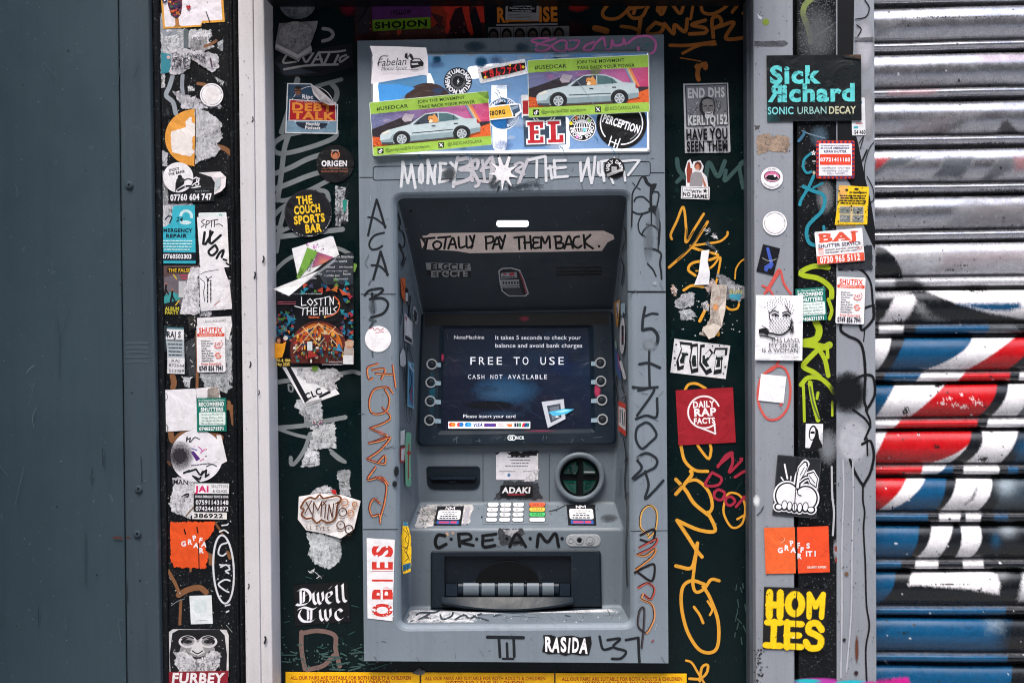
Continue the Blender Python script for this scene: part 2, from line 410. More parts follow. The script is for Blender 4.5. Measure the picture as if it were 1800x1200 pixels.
    def arc(self, s, cx, cy, r, h, col, mid=-90, st='b', inside=False, sp=0.0, spread=None):
        """Lettering round a circle; mid is the angle of its middle."""
        k = h/CAP; adv = [((GL.get((st, c)) or GL[st, ' '])[2]+sp)*k for c in s]; tot = sum(adv); cur = 0
        f = spread*math.pi/180*r/tot if spread else 1.0
        for ch, ad in zip(s, adv):
            g = GL.get((st, ch)); d = (cur+ad/2-tot/2)*f; cur += ad
            if g is None or not len(g[0]): continue
            th = math.radians(mid) + (-d/r if inside else d/r)
            ux, uy = math.cos(th), math.sin(th)
            tx, ty = (uy, -ux) if inside else (-uy, ux); nx, ny = (-ux, -uy) if inside else (ux, uy)
            pts = []
            for vx, vy in g[0]:
                a = (vx-g[2]/2)*k*min(f, 1.15); b = (vy-CAP/2)*k
                pts.append((cx+ux*r+tx*a+nx*b, cy+uy*r+ty*a+ny*b))
            self._add(pts, g[1], col)
        return self.up()
    def nib(self, segs, w, col, ang=40):
        """Broad-nib pen strokes, for blackletter."""
        a = math.radians(ang); nx, ny = math.cos(a)*w/2, -math.sin(a)*w/2
        for pts in segs:
            q = catmull(pts, 2.0); P_, fs = [], []
            for p in q: P_ += [(p[0]-nx, p[1]-ny), (p[0]+nx, p[1]+ny)]
            for i in range(len(q)-1): fs.append([2*i, 2*i+1, 2*i+3, 2*i+2])
            self._add(P_, fs, col); self.up(0.02)
        return self
    def bars(self, x, y, w, h, col, rot=0):
        """small print too fine to read: a broken line"""
        a = math.radians(rot); ca, sa = math.cos(a), math.sin(a); u = -w/2
        while u < w/2:
            L = min(random.uniform(1.2, 4.2)*h, w/2-u); q = [(u, -h/2), (u+L, -h/2), (u+L, h/2), (u, h/2)]
            self._add([(x+p*ca-r*sa, y+p*sa+r*ca) for p, r in q], [[0, 1, 2, 3]], col); u += L+h*.5
        return self.up()
    def micro(self, x, y, w, rows, gap, h, col, st='r', al='c'):
        for i in range(rows): self.bars(x, y+i*gap, w*random.uniform(0.8, 1.0), h*.62, col)
        return self
    def build(self, name, label=None, cat=None, group=None, parent=None):
        v = np.array(self.v)
        d = (v[:, 0:1]-900)/F_PX*RGT - (v[:, 1:2]-600)/F_PX*UPV + FWD
        n = self.s.n; t = (np.dot(self.s.p0-CAM, n) + v[:, 2]*0.001)/(d @ n)
        o = mesh_obj(name, CAM + d*t[:, None], self.f, [MAT[m] for m in self.mats], self.m, parent, self.k)
        if label or cat: tag(o, label, cat, group)
        return o
# ================================================================== the setting and the large structure
def vl(x0, x1):                                  # an upright edge given by its x at the top and the bottom of the picture
    return lambda y: x0+(x1-x0)*y/1200.0
TOPY, BOTY = -520, 1830
def upright(name, e0, e1, y0, y1, mat, parent=None, bevel=0.003, ya=TOPY, yb=BOTY):
    s = Solid(); s.prism([(e0(ya), ya), (e1(ya), ya), (e1(yb), yb), (e0(yb), yb)], y0, y1)
    return s.build(name, MAT[mat], parent, bevel=bevel)

def ground_mat():
    m, nt, b = nmat("pavement_stone"); n = noise(nt, 3, 8, 0.7)
    br = nt.nodes.new("ShaderNodeTexBrick"); tc = nt.nodes.new("ShaderNodeTexCoord"); nt.links.new(tc.outputs['Object'], br.inputs[0])
    br.inputs['Scale'].default_value = 1.2; br.inputs['Color1'].default_value = (0.27, 0.27, 0.265, 1); br.inputs['Color2'].default_value = (0.32, 0.315, 0.31, 1)
    br.inputs['Mortar'].default_value = (0.04, 0.04, 0.04, 1); br.inputs['Mortar Size'].default_value = 0.012
    nt.links.new(mixc(nt, ramp(nt, n, [(0.3, 0.0), (0.7, 0.5)]), br.outputs[0], (0.2, 0.2, 0.195)), b.inputs['Base Color']); setin(b, Roughness=0.85); return m
gz = -1.30
s = Solid(); s.add([(-60, -60, gz), (60, -60, gz), (60, 3, gz), (-60, 3, gz)], [[0, 1, 2, 3]])
tag(s.build("ground", ground_mat()), kind='structure')
def brick_mat():
    m, nt, b = nmat("street_brick"); br = nt.nodes.new("ShaderNodeTexBrick"); tc = nt.nodes.new("ShaderNodeTexCoord")
    mp = nt.nodes.new("ShaderNodeMapping"); mp.inputs['Rotation'].default_value = (math.pi/2, 0, 0)
    nt.links.new(tc.outputs['Object'], mp.inputs[0]); nt.links.new(mp.outputs[0], br.inputs[0]); br.inputs['Scale'].default_value = 4.5
    br.inputs['Color1'].default_value = (0.10, 0.06, 0.045, 1); br.inputs['Color2'].default_value = (0.14, 0.085, 0.06, 1); br.inputs['Mortar'].default_value = (0.16, 0.15, 0.14, 1)
    nt.links.new(br.outputs[0], b.inputs['Base Color']); setin(b, Roughness=0.9); return m
# the other side of the narrow street, behind the viewer: it shades the low sky from the shopfront
s = Solid()
for a, bx in ((-14, -6.2), (-6.0, 2.4), (2.6, 14)):
    s.add([(a, -9, gz), (bx, -9, gz), (bx, -9, 8.6), (a, -9, 8.6), (a, -12, gz), (bx, -12, gz), (bx, -12, 8.6), (a, -12, 6.2)],
          [[3, 2, 1, 0], [4, 5, 6, 7], [2, 3, 7, 6], [1, 2, 6, 5], [3, 0, 4, 7]])
tag(s.build("street_terrace", brick_mat()), "plain brown brick terrace across the narrow street", "building", kind='structure')

E_A, E_B, E_B2 = vl(207, 222), vl(261, 282), vl(266, 287)
E_PL, E_PR = vl(281, 296), vl(401, 416)
E_WL, E_WM, E_WR = vl(418, 432), vl(444, 458), vl(464, 479)
E_GL, E_GR = vl(460, 475), vl(1320, 1325)
E_SL, E_PO0, E_PO1 = vl(1312, 1318), vl(1324, 1329), vl(1394, 1397)
E_R0, E_R1, E_G1 = vl(1401, 1404), vl(1470, 1471), vl(1537, 1541)
Y_WALL, Y_PIL, Y_GRN, Y_POST, Y_RAIL, Y_GUIDE = -0.028, -0.004, 0.030, -0.035, -0.031, -0.033
S_WALL, S_PIL, S_GRN, S_POST, S_RAIL, S_GUIDE, S_FAS = (depth(y) for y in (Y_WALL, Y_PIL, Y_GRN, Y_POST, Y_RAIL, Y_GUIDE, 0.0))
S_SPAN = depth(Y_POST-0.0006)

# left grey panelled wall
wall = empty("wall_panel", P(130, BOTY, 0.0), "slate grey painted metal wall panel with bolts, far left", "wall panel")
upright("panel", vl(-900, -900), E_A, -0.024, 0.08, 'greywall_dim', wall, 0.002)
upright("stile", lambda y: E_A(y)+0.8, E_B, Y_WALL, 0.08, 'greywall', wall, 0.004)
def bolt(px, py):
    s = Solid(); S = S_WALL
    s.loft([[S.at(x, y, l) for x, y in ell(px, py, r, n=20)] for r, l in ((8.2, 0.0), (8.2, 0.0015), (5.6, 0.0018), (5.6, 0.005), (4.6, 0.006))], cap=True)
    s.loft([[S.at(x, y, l) for x, y in ell(px, py, r, n=20)] for r, l in ((2.2, 0.0062), (1.2, 0.0063))], 1, cap=True)
    s.build("bolt", [MAT['greywall'], MAT['seam']], wall)
bolt(226.5, 325); bolt(243, 859); bolt(241, 938)
a = Art(S_WALL, z=0.5).use('paint')
for i in range(5): a.line([(221+random.random()*2, 603+i*8.2), (240, 602+i*8.2), (260, 603+i*8.2)], 2.2, (86, 98, 106), 0.55)
a.line([(200, 945), (208, 944), (214, 946)], 3.5, (92, 52, 46), 0.6); a.line([(223, 944), (228, 945)], 2.6, (92, 52, 46), 0.6)
a.line([(60, 642), (52, 648), (47, 655)], 1.2, (110, 120, 124), 0.6); a.line([(64, 716), (57, 733), (60, 752)], 0.9, (104, 114, 120), 0.6); a.line([(100, 560), (104, 610), (102, 660)], 0.8, (60, 70, 78), 0.6)
for x, y in ((232, 690), (219, 385), (246, 1020), (231, 1110), (100, 890), (150, 300), (40, 150), (170, 1010), (212, 500), (252, 480), (30, 1100), (120, 90)):
    a.blob(x, y, random.uniform(1.5, 3.2), (38, 44, 50), 0.9)
a.specks(0, 0, 262, 1200, 130, 0.9, (120, 132, 138), 0.8)
for i in range(12): x, y = random.uniform(4, 256), random.uniform(0, 1190); a.line([(x, y), (x+random.gauss(0, 9), y+random.gauss(0, 16)), (x+random.gauss(0, 12), y+random.gauss(0, 26))], random.uniform(.5, 1.1), random.choice([(86, 100, 108), (42, 53, 60), (78, 92, 100)]), .5)
for i in range(5): x, y = random.uniform(4, 256), random.uniform(700, 1150); a.line([(x, y), (x+1, y+random.uniform(30, 120))], random.uniform(1, 2.4), (40, 51, 58), .5)
a.build("scuff", parent=wall)

# black moulded pilaster
pil = empty("shop_pilaster", P(345, BOTY, Y_PIL), "black chipped wooden pilaster covered in stickers, beside the grey wall", "pilaster")
upright("face_board", lambda y: E_PL(y)-3, lambda y: E_PR(y)+1, Y_PIL, 0.06, 'blackwood', pil, 0.002)
s = Solid()
def tube(e, r, y, mi=0):                          # half-round moulding
    top, bot = np.array(P(e(TOPY), TOPY, y)), np.array(P(e(BOTY), BOTY, y))
    s.loft([[(q[0]+r*math.cos(t), q[1]-r*math.sin(t), q[2]) for t in np.linspace(0, math.pi, 9)] for q in [top+(bot-top)*k for k in np.linspace(0, 1, 12)]], mi, closed=False)
tube(vl(273, 291), 0.0095, -0.004); tube(vl(405, 419), 0.004, -0.012); tube(vl(412, 426), 0.0055, -0.006)
s.build("moulding", MAT['blackwood'], pil, smooth=True)
upright("edge_fillet", E_B, lambda y: E_PL(y), 0.004, 0.06, 'black', pil, 0)
upright("edge_return", E_PR, lambda y: E_WL(y)+2, 0.0, 0.06, 'blackwood', pil, 0)
# white door post
post_w = empty("door_post", P(446, BOTY, -0.03), "off-white painted door post between black pilaster and green board", "door post")
upright("post_face", E_WL, E_WM, -0.034, 0.06, 'whitepost', post_w, 0.002)
upright("post_bead", lambda y: E_WM(y)+0.6, E_WR, -0.031, 0.06, 'whitepost', post_w, 0.003)
a = Art(depth(-0.0345), z=0.3).use('paint')
for x, y, w in ((463, 455, 3), (466, 1123, 3.5), (448, 483, 3), (440, 640, 2.5), (455, 690, 2), (437, 1030, 2), (444, 210, 2)):
    a.line([(x, y-4), (x+1, y), (x-1, y+w*2)], w, (40, 40, 44), 0.8)
a.specks(425, 0, 440, 1200, 60, 1.0, (110, 106, 110), 0.9); a.build("paint_chip", parent=post_w)

# dark green board behind the machine
board = empty("back_board", P(900, BOTY, Y_GRN), "dark green glossy board surrounding the cash machine", "board")
s = Solid()
for q in ([(E_GL(TOPY), TOPY), (E_GR(TOPY), TOPY), (E_GR(100), 100), (E_GL(100), 100)], [(E_GL(100), 100), (636, 100), (646, 1130), (E_GL(1130), 1130)], [(1160, 100), (E_GR(100), 100), (E_GR(1130), 1130), (1168, 1130)], [(E_GL(1130), 1130), (E_GR(1130), 1130), (E_GR(BOTY), BOTY), (E_GL(BOTY), BOTY)]):
    s.add([P(x, y, Y_GRN) for x, y in q]+[P(x, y, 0.06) for x, y in q], [[0, 1, 2, 3], [0, 4, 5, 1], [1, 5, 6, 2], [2, 6, 7, 3], [3, 7, 4, 0]])
s.build("board_face", MAT['green'], board)
# lintel over the bay: keeps the low recess shady at the top
s = Solid(); s.prism([(436, -460), (1338, -460), (1338, -36), (436, -33)], -0.12, 0.09)
tag(s.build("lintel", MAT['blackwood'], bevel=0.004), kind='structure')

# unseen pier, added out of view to take light off the left panel
s = Solid(); x0 = P(-150, 600, 0.0)[0]; s.add([(x0-1.5, -0.85, gz), (x0, -0.85, gz), (x0, 0.09, gz), (x0-1.5, 0.09, gz), (x0-1.5, -0.85, 4), (x0, -0.85, 4), (x0, 0.09, 4), (x0-1.5, 0.09, 4)], [[0, 1, 5, 4], [1, 2, 6, 5], [4, 5, 6, 7], [3, 0, 4, 7]])
tag(s.build("added_shade_pier", MAT['greywall_dim']), kind='structure')

# right grey post, black rail, shutter guide
post_g = empty("steel_post", P(1360, BOTY, Y_POST), "grey painted steel post right of the green board", "post")
upright("post_face", E_PO0, E_PO1, Y_POST, 0.06, 'greypost', post_g, 0.0025)
upright("post_side", E_SL, lambda y: E_PO0(y)+0.3, -0.006, 0.06, 'postside', post_g, 0)
a = Art(S_POST, z=0.3).use('paint')
a.poly([(1331, 24), (1336, 29), (1340, 31), (1338, 35), (1333, 32)], (226, 226, 232)).disc(1346, 39, 6, (136, 156, 60))
a.use('residue').jag([(1325, 73), (1380, 72), (1386, 77), (1380, 82), (1326, 82)], (96, 98, 104), 1.2)
a.jag([(1328, 236), (1350, 232), (1356, 236), (1390, 238), (1388, 270), (1352, 266), (1330, 274)], (168, 146, 128), 2, 3, .52).jag([(1326, 220), (1336, 221), (1334, 228), (1327, 228)], (90, 88, 90), 1, 2.5, .7); a.use('paint').blob(1330, 880, 8, (226, 230, 232), 0.6, 14)
a.specks(1326, 0, 1394, 1200, 150, 1.1, (70, 74, 80), 0.9).specks(1326, 1140, 1345, 1200, 40, 2, (50, 50, 54), 0.9)
a.line([(1331, 905), (1338, 898), (1342, 890)], 2, (70, 74, 80), 0.7)
a.build("paint_scuff", parent=post_g)

rail = empty("channel_rail", P(1436, BOTY, Y_RAIL), "black speckled channel rail between grey post and shutter guide", "rail")
upright("rail_face", E_R0, E_R1, Y_RAIL, 0.05, 'blackwood', rail, 0.0015)
upright("slot", E_PO1, lambda y: E_R0(y)+1, -0.012, 0.05, 'black', rail, 0)
guide = empty("shutter_guide", P(1505, BOTY, Y_GUIDE), "grey steel shutter guide with black sprayed lines", "shutter guide")
upright("guide_face", E_R1, E_G1, Y_GUIDE, 0.05, 'greypost', guide, 0.0015)

# ------------------------------------------------------------------ roller shutter
def project(X):
    d = np.asarray(X)-CAM; z = d @ FWD
    return 900+F_PX*(d @ RGT)/z, 600-F_PX*(d @ UPV)/z
def poly_sd(px, py, pts):
    """signed distance to a polygon, negative inside"""
    pts = np.array(pts, float); n = len(pts); dm = np.full(px.shape, 1e9); ins = np.zeros(px.shape, bool)
    for i in range(n):
        a, b = pts[i], pts[(i+1) % n]; e = b-a; wx, wy = px-a[0], py-a[1]
        t = np.clip((wx*e[0]+wy*e[1])/(e @ e + 1e-9), 0, 1); dm = np.minimum(dm, np.hypot(wx-e[0]*t, wy-e[1]*t))
        c = ((a[1] > py) != (b[1] > py)) & (px < (b[0]-a[0])*(py-a[1])/((b[1]-a[1]) or 1e-9)+a[0]); ins ^= c
    return np.where(ins, -dm, dm)
BLUE, RED, WHT, BLK, SILV = (9, 70, 108), (178, 14, 22), (226, 224, 228), (15, 19, 24), (188, 188, 194)
def shutter_paint(px, py, t, slat):
    """Sprayed mural colours; t is the height within a slat in picture px, slat its number."""
    n = px.size; col = np.tile(np.array(lin(SILV)), (n, 1)); met = np.ones(n)
    jit = rng.normal(0, 1, n)
    def put(pts, c, soft=2.0, strength=1.0):
        nonlocal col, met
        sd_ = poly_sd(px, py, pts) + jit*soft*0.35
        a = np.clip(0.5-sd_/(2*soft), 0, 1)*strength; col = col*(1-a[:, None])+np.array(lin(c))*a[:, None]; met = met*(1-a)
    put([(1500, 500), (1900, 490), (1900, 1300), (1500, 1300)], WHT, 8)
    put([(1500, 425), (1900, 420), (1900, 500), (1500, 508)], (206, 206, 212), 10, 0.5)
    # faded marks on the bare upper slats
    put([(1538, 278), (1566, 277), (1552, 292), (1538, 302)], RED, 3, .9); put([(1566, 278), (1616, 276), (1592, 292), (1556, 296), (1538, 310), (1538, 302)], (44, 58, 68), 4, .85)
    put([(1662, 276), (1716, 276), (1700, 300), (1690, 312), (1640, 312)], (42, 56, 66), 4, .8); put([(1756, 278), (1784, 278), (1776, 300), (1740, 318), (1724, 318)], (48, 58, 66), 4, .7); put([(1784, 276), (1820, 274), (1820, 300), (1782, 300)], (170, 70, 74), 5, .6)
    put([(1690, 205), (1714, 199), (1690, 222), (1650, 237), (1628, 238)], (64, 66, 70), 8, .8); put([(1590, 215), (1680, 200), (1660, 236), (1580, 236)], (112, 76, 78), 12, .4); put([(1762, 212), (1772, 211), (1790, 232), (1790, 238), (1752, 238)], (58, 58, 62), 3, .9)
    put([(1560, 160), (1650, 157), (1640, 166), (1560, 168)], (200, 110, 116), 4, .5); put([(1720, 98), (1800, 96), (1800, 106), (1720, 108)], (196, 130, 136), 5, .4); put([(1540, 40), (1580, 36), (1560, 60), (1540, 66)], (90, 92, 96), 6, .6); put([(1540, 146), (1770, 144), (1770, 154), (1540, 156)], (92, 94, 98), 6, .6)
    put([(1716, 358), (1800, 352), (1800, 398), (1690, 398)], (104, 96, 100), 8, .6); put([(1660, 446), (1800, 438), (1800, 460), (1650, 474)], (128, 98, 104), 10, .5); put([(1700, 340), (1730, 352), (1690, 400), (1660, 400)], (120, 120, 126), 7, .5)
    # mural: each slat carries its own run of colour, from left to right
    put([(1538, 432), (1556, 436), (1574, 452), (1584, 472), (1587, 490), (1538, 490)], BLK, 2)
    put([(1573, 488), (1606, 488), (1622, 498), (1624, 508), (1572, 508)], (40, 44, 50), 4, .9)
    put([(1538, 508), (1600, 509), (1626, 510), (1680, 532), (1740, 550), (1820, 564), (1820, 572), (1538, 572)], BLK, 2.5)
    put([(1622, 505), (1820, 498), (1820, 560), (1760, 550), (1700, 536), (1655, 522)], WHT, 3); put([(1680, 534), (1792, 532), (1797, 541), (1770, 547), (1728, 545)], BLUE, 3)
    put([(1538, 514), (1600, 511), (1590, 522), (1538, 528)], (190, 190, 194), 5, .8); put([(1538, 524), (1574, 524), (1560, 552), (1538, 566)], BLK, 2.5); put([(1574, 522), (1606, 518), (1611, 530), (1600, 552), (1586, 568), (1540, 571), (1555, 556)], WHT, 2.5)
    put([(1608, 530), (1622, 536), (1640, 556), (1668, 566), (1630, 564), (1610, 546)], (140, 142, 146), 6, .75)
    def run(k, lo, hi, L):
        nonlocal col, met
        m = (slat == k) & (t >= lo) & (t < hi)
        if not m.any(): return
        u = (t[m]-lo)/(hi-lo); x = px[m]; c = np.tile(np.array(lin(L[0][0])), (m.sum(), 1)); j = jit[m]
        for (_, a0, a1, a2), (nx, *_r) in zip(L[:-1], L[1:]):
            e = a0*(1-u)*(1-2*u)+a1*4*u*(1-u)+a2*u*(2*u-1); a = np.clip(0.5+(x-e+j*.35)/2.6, 0, 1)[:, None]
            c = c*(1-a)+np.array(lin(nx))*a
        col[m] = c; met[m] = 0
    B, Wt, K, R_, G = BLUE, WHT, BLK, RED, (112, 124, 134)
    E = 9999
    run(6, 61, 83, [(K, 1545, 1545, 1545), (Wt, 1589, 1588, 1587), (K, 1611, 1610, 1609), (B, 1740, 1738, 1732), ((70, 74, 80), 1780, 1790, 1800), (K, E, E, E)])
    run(7, 0, 61, [(Wt, 1566, 1560, 1541), (K, 1592, 1580, 1562), (B, 1709, 1688, 1622), (Wt, 1788, 1748, 1698), (R_, 1830, 1806, 1770), (K, E, E, E)])
    run(7, 61, 83, [(K, 1556, 1555, 1554), (B, 1624, 1616, 1607), (Wt, 1698, 1690, 1680), (R_, 1776, 1775, 1774), (K, 1794, 1792, 1790), (Wt, E, E, E)])
    run(8, 0, 61, [(B, 1575, 1558, 1538), (Wt, 1664, 1634, 1597), (R_, 1752, 1745, 1718), (K, 1772, 1766, 1740), (Wt, 1812, 1806, 1786), ((70, 76, 84), E, E, E)])
    run(8, 61, 83, [(Wt, 1586, 1577, 1566), (R_, 1719, 1718, 1716), (K, 1738, 1736, 1732), (Wt, E, E, E)])
    run(9, 0, 61, [(Wt, 1560, 1546, 1530), (R_, 1706, 1698, 1632), (Wt, 1706.5, 1699, 1666), (K, 1724, 1724, 1694), (Wt, 1790, 1780, 1756), (K, 1806, 1796, 1780), ((22, 60, 90), E, E, E)])
    run(9, 61, 83, [(R_, 1624, 1621, 1616), (Wt, 1665, 1656, 1642), (B, 1676, 1675, 1673), (K, 1694, 1694, 1692), (Wt, 1752, 1757, 1752), (K, 1772, 1772, 1772), (B, 1790, 1790, 1790), (K, E, E, E)])
    run(10, 0, 61, [(R_, 1595, 1576, 1542), (Wt, 1627, 1606, 1560), (B, 1662, 1659, 1643), (K, 1681, 1674, 1651), (Wt, 1742, 1740, 1716), (K, 1760, 1758, 1744), ((50, 62, 72), E, E, E)])
    run(10, 61, 83, [(B, 1632, 1631, 1630), (K, 1651, 1651, 1650), (Wt, 1689, 1688, 1687), (K, 1698, 1698, 1698), (Wt, 1725, 1724, 1723), (K, 1748, 1748, 1748), ((20, 60, 92), 1772, 1772, 1772), (K, E, E, E)])
    run(11, 0, 61, [(B, 1615, 1612, 1598), (K, 1637, 1632, 1609), (Wt, 1675, 1667, 1648), (K, 1687, 1690, 1677), (Wt, 1720, 1724, 1704), (K, E, E, E)])
    run(11, 61, 83, [(B, 1585, 1584, 1583), (K, 1610, 1609, 1608), (Wt, 1649, 1649, 1648), (K, 1692, 1693, 1694), (Wt, 1728, 1729, 1730), (K, E, E, E)])
    run(12, 0, 61, [(B, 1573, 1568, 1542), (K, E, E, E)])
    run(12, 61, 83, [(B, 1770, 1768, 1766), (K, E, E, E)])
    put([(1604, 1002), (1740, 1000), (1752, 1010), (1758, 1024), (1756, 1044), (1700, 1034), (1606, 1027), (1597, 1029)], WHT, 2.5); put([(1800, 1002), (1820, 1000), (1820, 1056), (1790, 1056)], (206, 208, 212), 4)
    for k in (13, 14, 15, 16): run(k, 0, 83, [(B, 1780, 1775, 1770), (K, E, E, E)])
    put([(1748, 1086), (1820, 1080), (1820, 1180), (1764, 1150)], BLK, 14, .9); put([(1735, 1090), (1760, 1088), (1762, 1106), (1738, 1108)], (120, 136, 148), 10, .6)
    for x, y, rx, ry, c, a in ((1768, 856, 16, 16, (150, 164, 174), .7), (1772, 932, 14, 12, (150, 160, 168), .6), (1751, 950, 8, 14, (24, 78, 112), .6), (1810, 712, 14, 12, (176, 178, 182), .7), (1760, 1010, 14, 10, (150, 152, 156), .5), (1796, 790, 14, 20, (24, 72, 104), .7)):  # grey highlights on the black slats painted in, beside blue patches
        w = np.exp(-(((px-x)/rx)**2+((py-y)/ry)**2))*a; col = col*(1-w[:, None])+np.array(lin(c))*w[:, None]
    put([(1716, 855), (1719, 860), (1710, 878), (1694, 888), (1708, 874)], (60, 66, 72), 2.5)
    put([(1538, 1196), (1560, 1194), (1596, 1190), (1602, 1210), (1538, 1215)], (190, 24, 130), 3)
    slat_shade = (t > 50) & (t < 61) & (py > 640) & (rng.random(n) < .5); col[slat_shade] *= .82  # shade along the slat bottoms, put into the paint colour
    # rubbed metal on the ridges, darker creases
    rub = (t > 60) & (t < 66); a = np.where(rub, 0.75, 0)*np.clip(0.75+0.3*rng.normal(0, 1, n), 0, 1); a = np.where(py > 560, a, 0)
    col = col*(1-a[:, None])+np.array(lin((120, 120, 124)))*a[:, None]
    groove_ = (t < 4.2) | (t > 79.6) | ((t > 58.5) & (t < 61.5)); col[groove_] *= .22; met[groove_] *= .3      # joints and creases darkened
    # chips and flecks
    for _ in range(380):
        x, y = random.uniform(1540, 1800), random.uniform(380, 1200) if random.random() < .75 else random.uniform(0, 500); r = random.choice([.6, .7, .8, 1.0, 1.7])
        m = np.hypot((px-x)/random.uniform(.8, 1.7), py-y) < r; cc = lin((24, 24, 26)) if random.random() < .7 else lin((206, 206, 210)); col[m] = cc; met[m] = 0
    for x, y, w, h in ((1650, 403, 28, 3), (1725, 401, 24, 2.5), (1660, 31, 60, 1.6), (1710, 30, 40, 1.6), (1778, 29, 30, 1.4), (1690, 254, 24, 1.4), (1745, 252, 36, 1.2), (1600, 338, 60, 1.6), (1760, 334, 44, 1.4), (1715, 509, 26, 5), (1580, 566, 12, 5), (1652, 677, 10, 5), (1592, 722, 5, 8), (1648, 785, 6, 4), (1670, 475, 10, 1.2), (1694, 467, 16, 1), (1728, 806, 8, 5), (1670, 1026, 26, 1.6), (1722, 1036, 4, 4), (1590, 1112, 8, 2), (1606, 1098, 3, 5)):
        m = (np.hypot((px-x)/w, (py-y)/h) + rng.normal(0, .35, n)) < 0.75; col[m] = lin((30, 27, 26)); met[m] = 0
    for x, y in ((1668, 700), (1680, 712), (1708, 702), (1695, 716), (1690, 694), (1658, 708), (1720, 708)):   # scratches on the red
        m = (np.hypot((px-x)/9, (py-y)/4) + rng.normal(0, .4, n)) < .45; col[m] = lin((222, 200, 200))
    dust = np.clip(rng.normal(1, .07, n), .7, 1.2); col = col*dust[:, None]
    return np.clip(col, 0, 1), met
def shutter_mat():
    m, nt, b = nmat("painted_shutter_steel"); a = attr(nt)
    g = ramp(nt, noise(nt, 30, 7, 0.75, (1, 1, 3)), [(0.4, 0.0), (0.75, 1.0)])
    col = mixc(nt, math_(nt, 'MULTIPLY', g, 0.5), a.outputs['Color'], (0.4, 0.39, 0.39), 'MULTIPLY')
    f = ramp(nt, noise(nt, 420, 3, 0.6), [(0.65, 0.0), (0.73, 1.0)]); col = mixc(nt, math_(nt, 'MULTIPLY', f, 0.3), col, (0.05, 0.05, 0.05))
    nt.links.new(col, b.inputs['Base Color'])
    nt.links.new(math_(nt, 'MULTIPLY', a.outputs['Alpha'], 0.9), b.inputs['Metallic'])
    nt.links.new(ramp(nt, noise(nt, 60, 6, 0.7), [(0.3, 0.20), (0.75, 0.38)]), b.inputs['Roughness']); setin(b, Specular_IOR_Level=0.5)
    bump(nt, b, noise(nt, 90, 5, 0.7), 0.08, 0.001); return m
def build_shutter():
    prof = [(0.0, .014), (3.0, .018), (4.4, .002)]                     # (picture px below the seam, depth): one slat
    for k in range(0, 23): u = k/22; prof.append((4.6+55*u, -.0005-0.0145*math.sin(math.pi*u)**0.72))
    prof += [(61, .004), (63.0, .003)]
    for k in range(0, 11): u = k/10; prof.append((64+16*u, .001-0.0095*math.sin(math.pi*u)**0.6))
    prof += [(81.2, .014)]
    Y0 = 0.022; H = 82.45
    ztop = P(1540, 10.5, Y0)[2]; zpx = (P(1540, 10.5, Y0)[2]-P(1540, 1165, Y0)[2])/(1165-10.5)
    xl = P(1530, 600, Y0)[0]; xr = P(1815, 600, Y0)[0]
    xs = list(np.linspace(xl, xr, 200)) + [xr+.1, xr+.35, xr+.9, xr+1.6]
    zs, ys, ts, sl = [], [], [], []
    for k in range(-4, 24):
        for t, y in prof: zs.append(ztop-(k*H+t)*zpx); ys.append(Y0+y); ts.append(t); sl.append(k)
    R, C = len(zs), len(xs)
    V = np.zeros((R, C, 3)); V[:, :, 0] = np.array(xs)[None]; V[:, :, 1] = np.array(ys)[:, None]; V[:, :, 2] = np.array(zs)[:, None]
    kk = np.array(sl)[:, None]; X_ = np.array(xs)[None]; body = (np.array(ts)[:, None] > 4)    # knocked and sagging slats
    V[:, :, 1] += body*(0.0013*np.sin(X_*11+kk*2.1)+0.0009*np.sin(X_*27+kk*5.3)+0.0012*np.sin(kk*3.7))
    V[:, :, 2] += 0.0009*np.sin(X_*6+kk*1.7)
    V = V.reshape(-1, 3); px, py = project(V)
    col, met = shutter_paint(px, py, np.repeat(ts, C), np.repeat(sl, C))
    idx = np.arange(R*C).reshape(R, C); F = np.stack([idx[:-1, :-1], idx[1:, :-1], idx[1:, 1:], idx[:-1, 1:]], -1).reshape(-1, 4)
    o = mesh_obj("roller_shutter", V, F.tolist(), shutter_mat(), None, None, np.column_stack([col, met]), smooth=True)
    tag(o, "steel roller shutter sprayed with red, white and blue stripes", "shutter")
build_shutter()
# ================================================================== the cash machine
atm = empty("cash_machine", P(906, 1162, 0.03), "grey built-in cash machine covered in tags and stickers", "cash machine")
def rquad(TL, TR, BR, BL, r, n=6):
    """four-cornered outline with rounded corners"""
    q = [np.array(p, float) for p in (TL, TR, BR, BL)]; out = []
    for i in range(4):
        p, a, b = q[i], q[i-1], q[(i+1) % 4]; ua = (a-p)/np.linalg.norm(a-p); ub = (b-p)/np.linalg.norm(b-p); rr = r[i] if hasattr(r, '__len__') else r
        for k in range(n+1):
            t = k/n; s0, s1, c = p+ua*rr, p+ub*rr, p; out.append(tuple(s0*(1-t)**2+c*2*t*(1-t)*.6+c*2*t*(1-t)*.4+s1*t*t))
    return out
def sface(S, pts, l=0.0): return [tuple(S.at(x, y, l)) for x, y in pts]
def holed(s, S, outer, hole, l=0.0, mi=0):
    tri = tessellate_polygon([[Vector((x, y, 0)) for x, y in outer], [Vector((x, y, 0)) for x, y in hole]])
    s.add(sface(S, outer, l)+sface(S, hole, l), [list(t) for t in tri], mi)
OUT = [(628, 72), (1167, 61), (1175, 1165), (640, 1161)]
H_OUT = rquad((686, 338), (1113, 332), (1119, 1106), (694, 1109), 24)
H_IN = rquad((698, 349), (1102, 343), (1108, 1094), (706, 1097), 14)
D0 = 0.012
s = Solid(); holed(s, S_FAS, OUT, H_OUT)
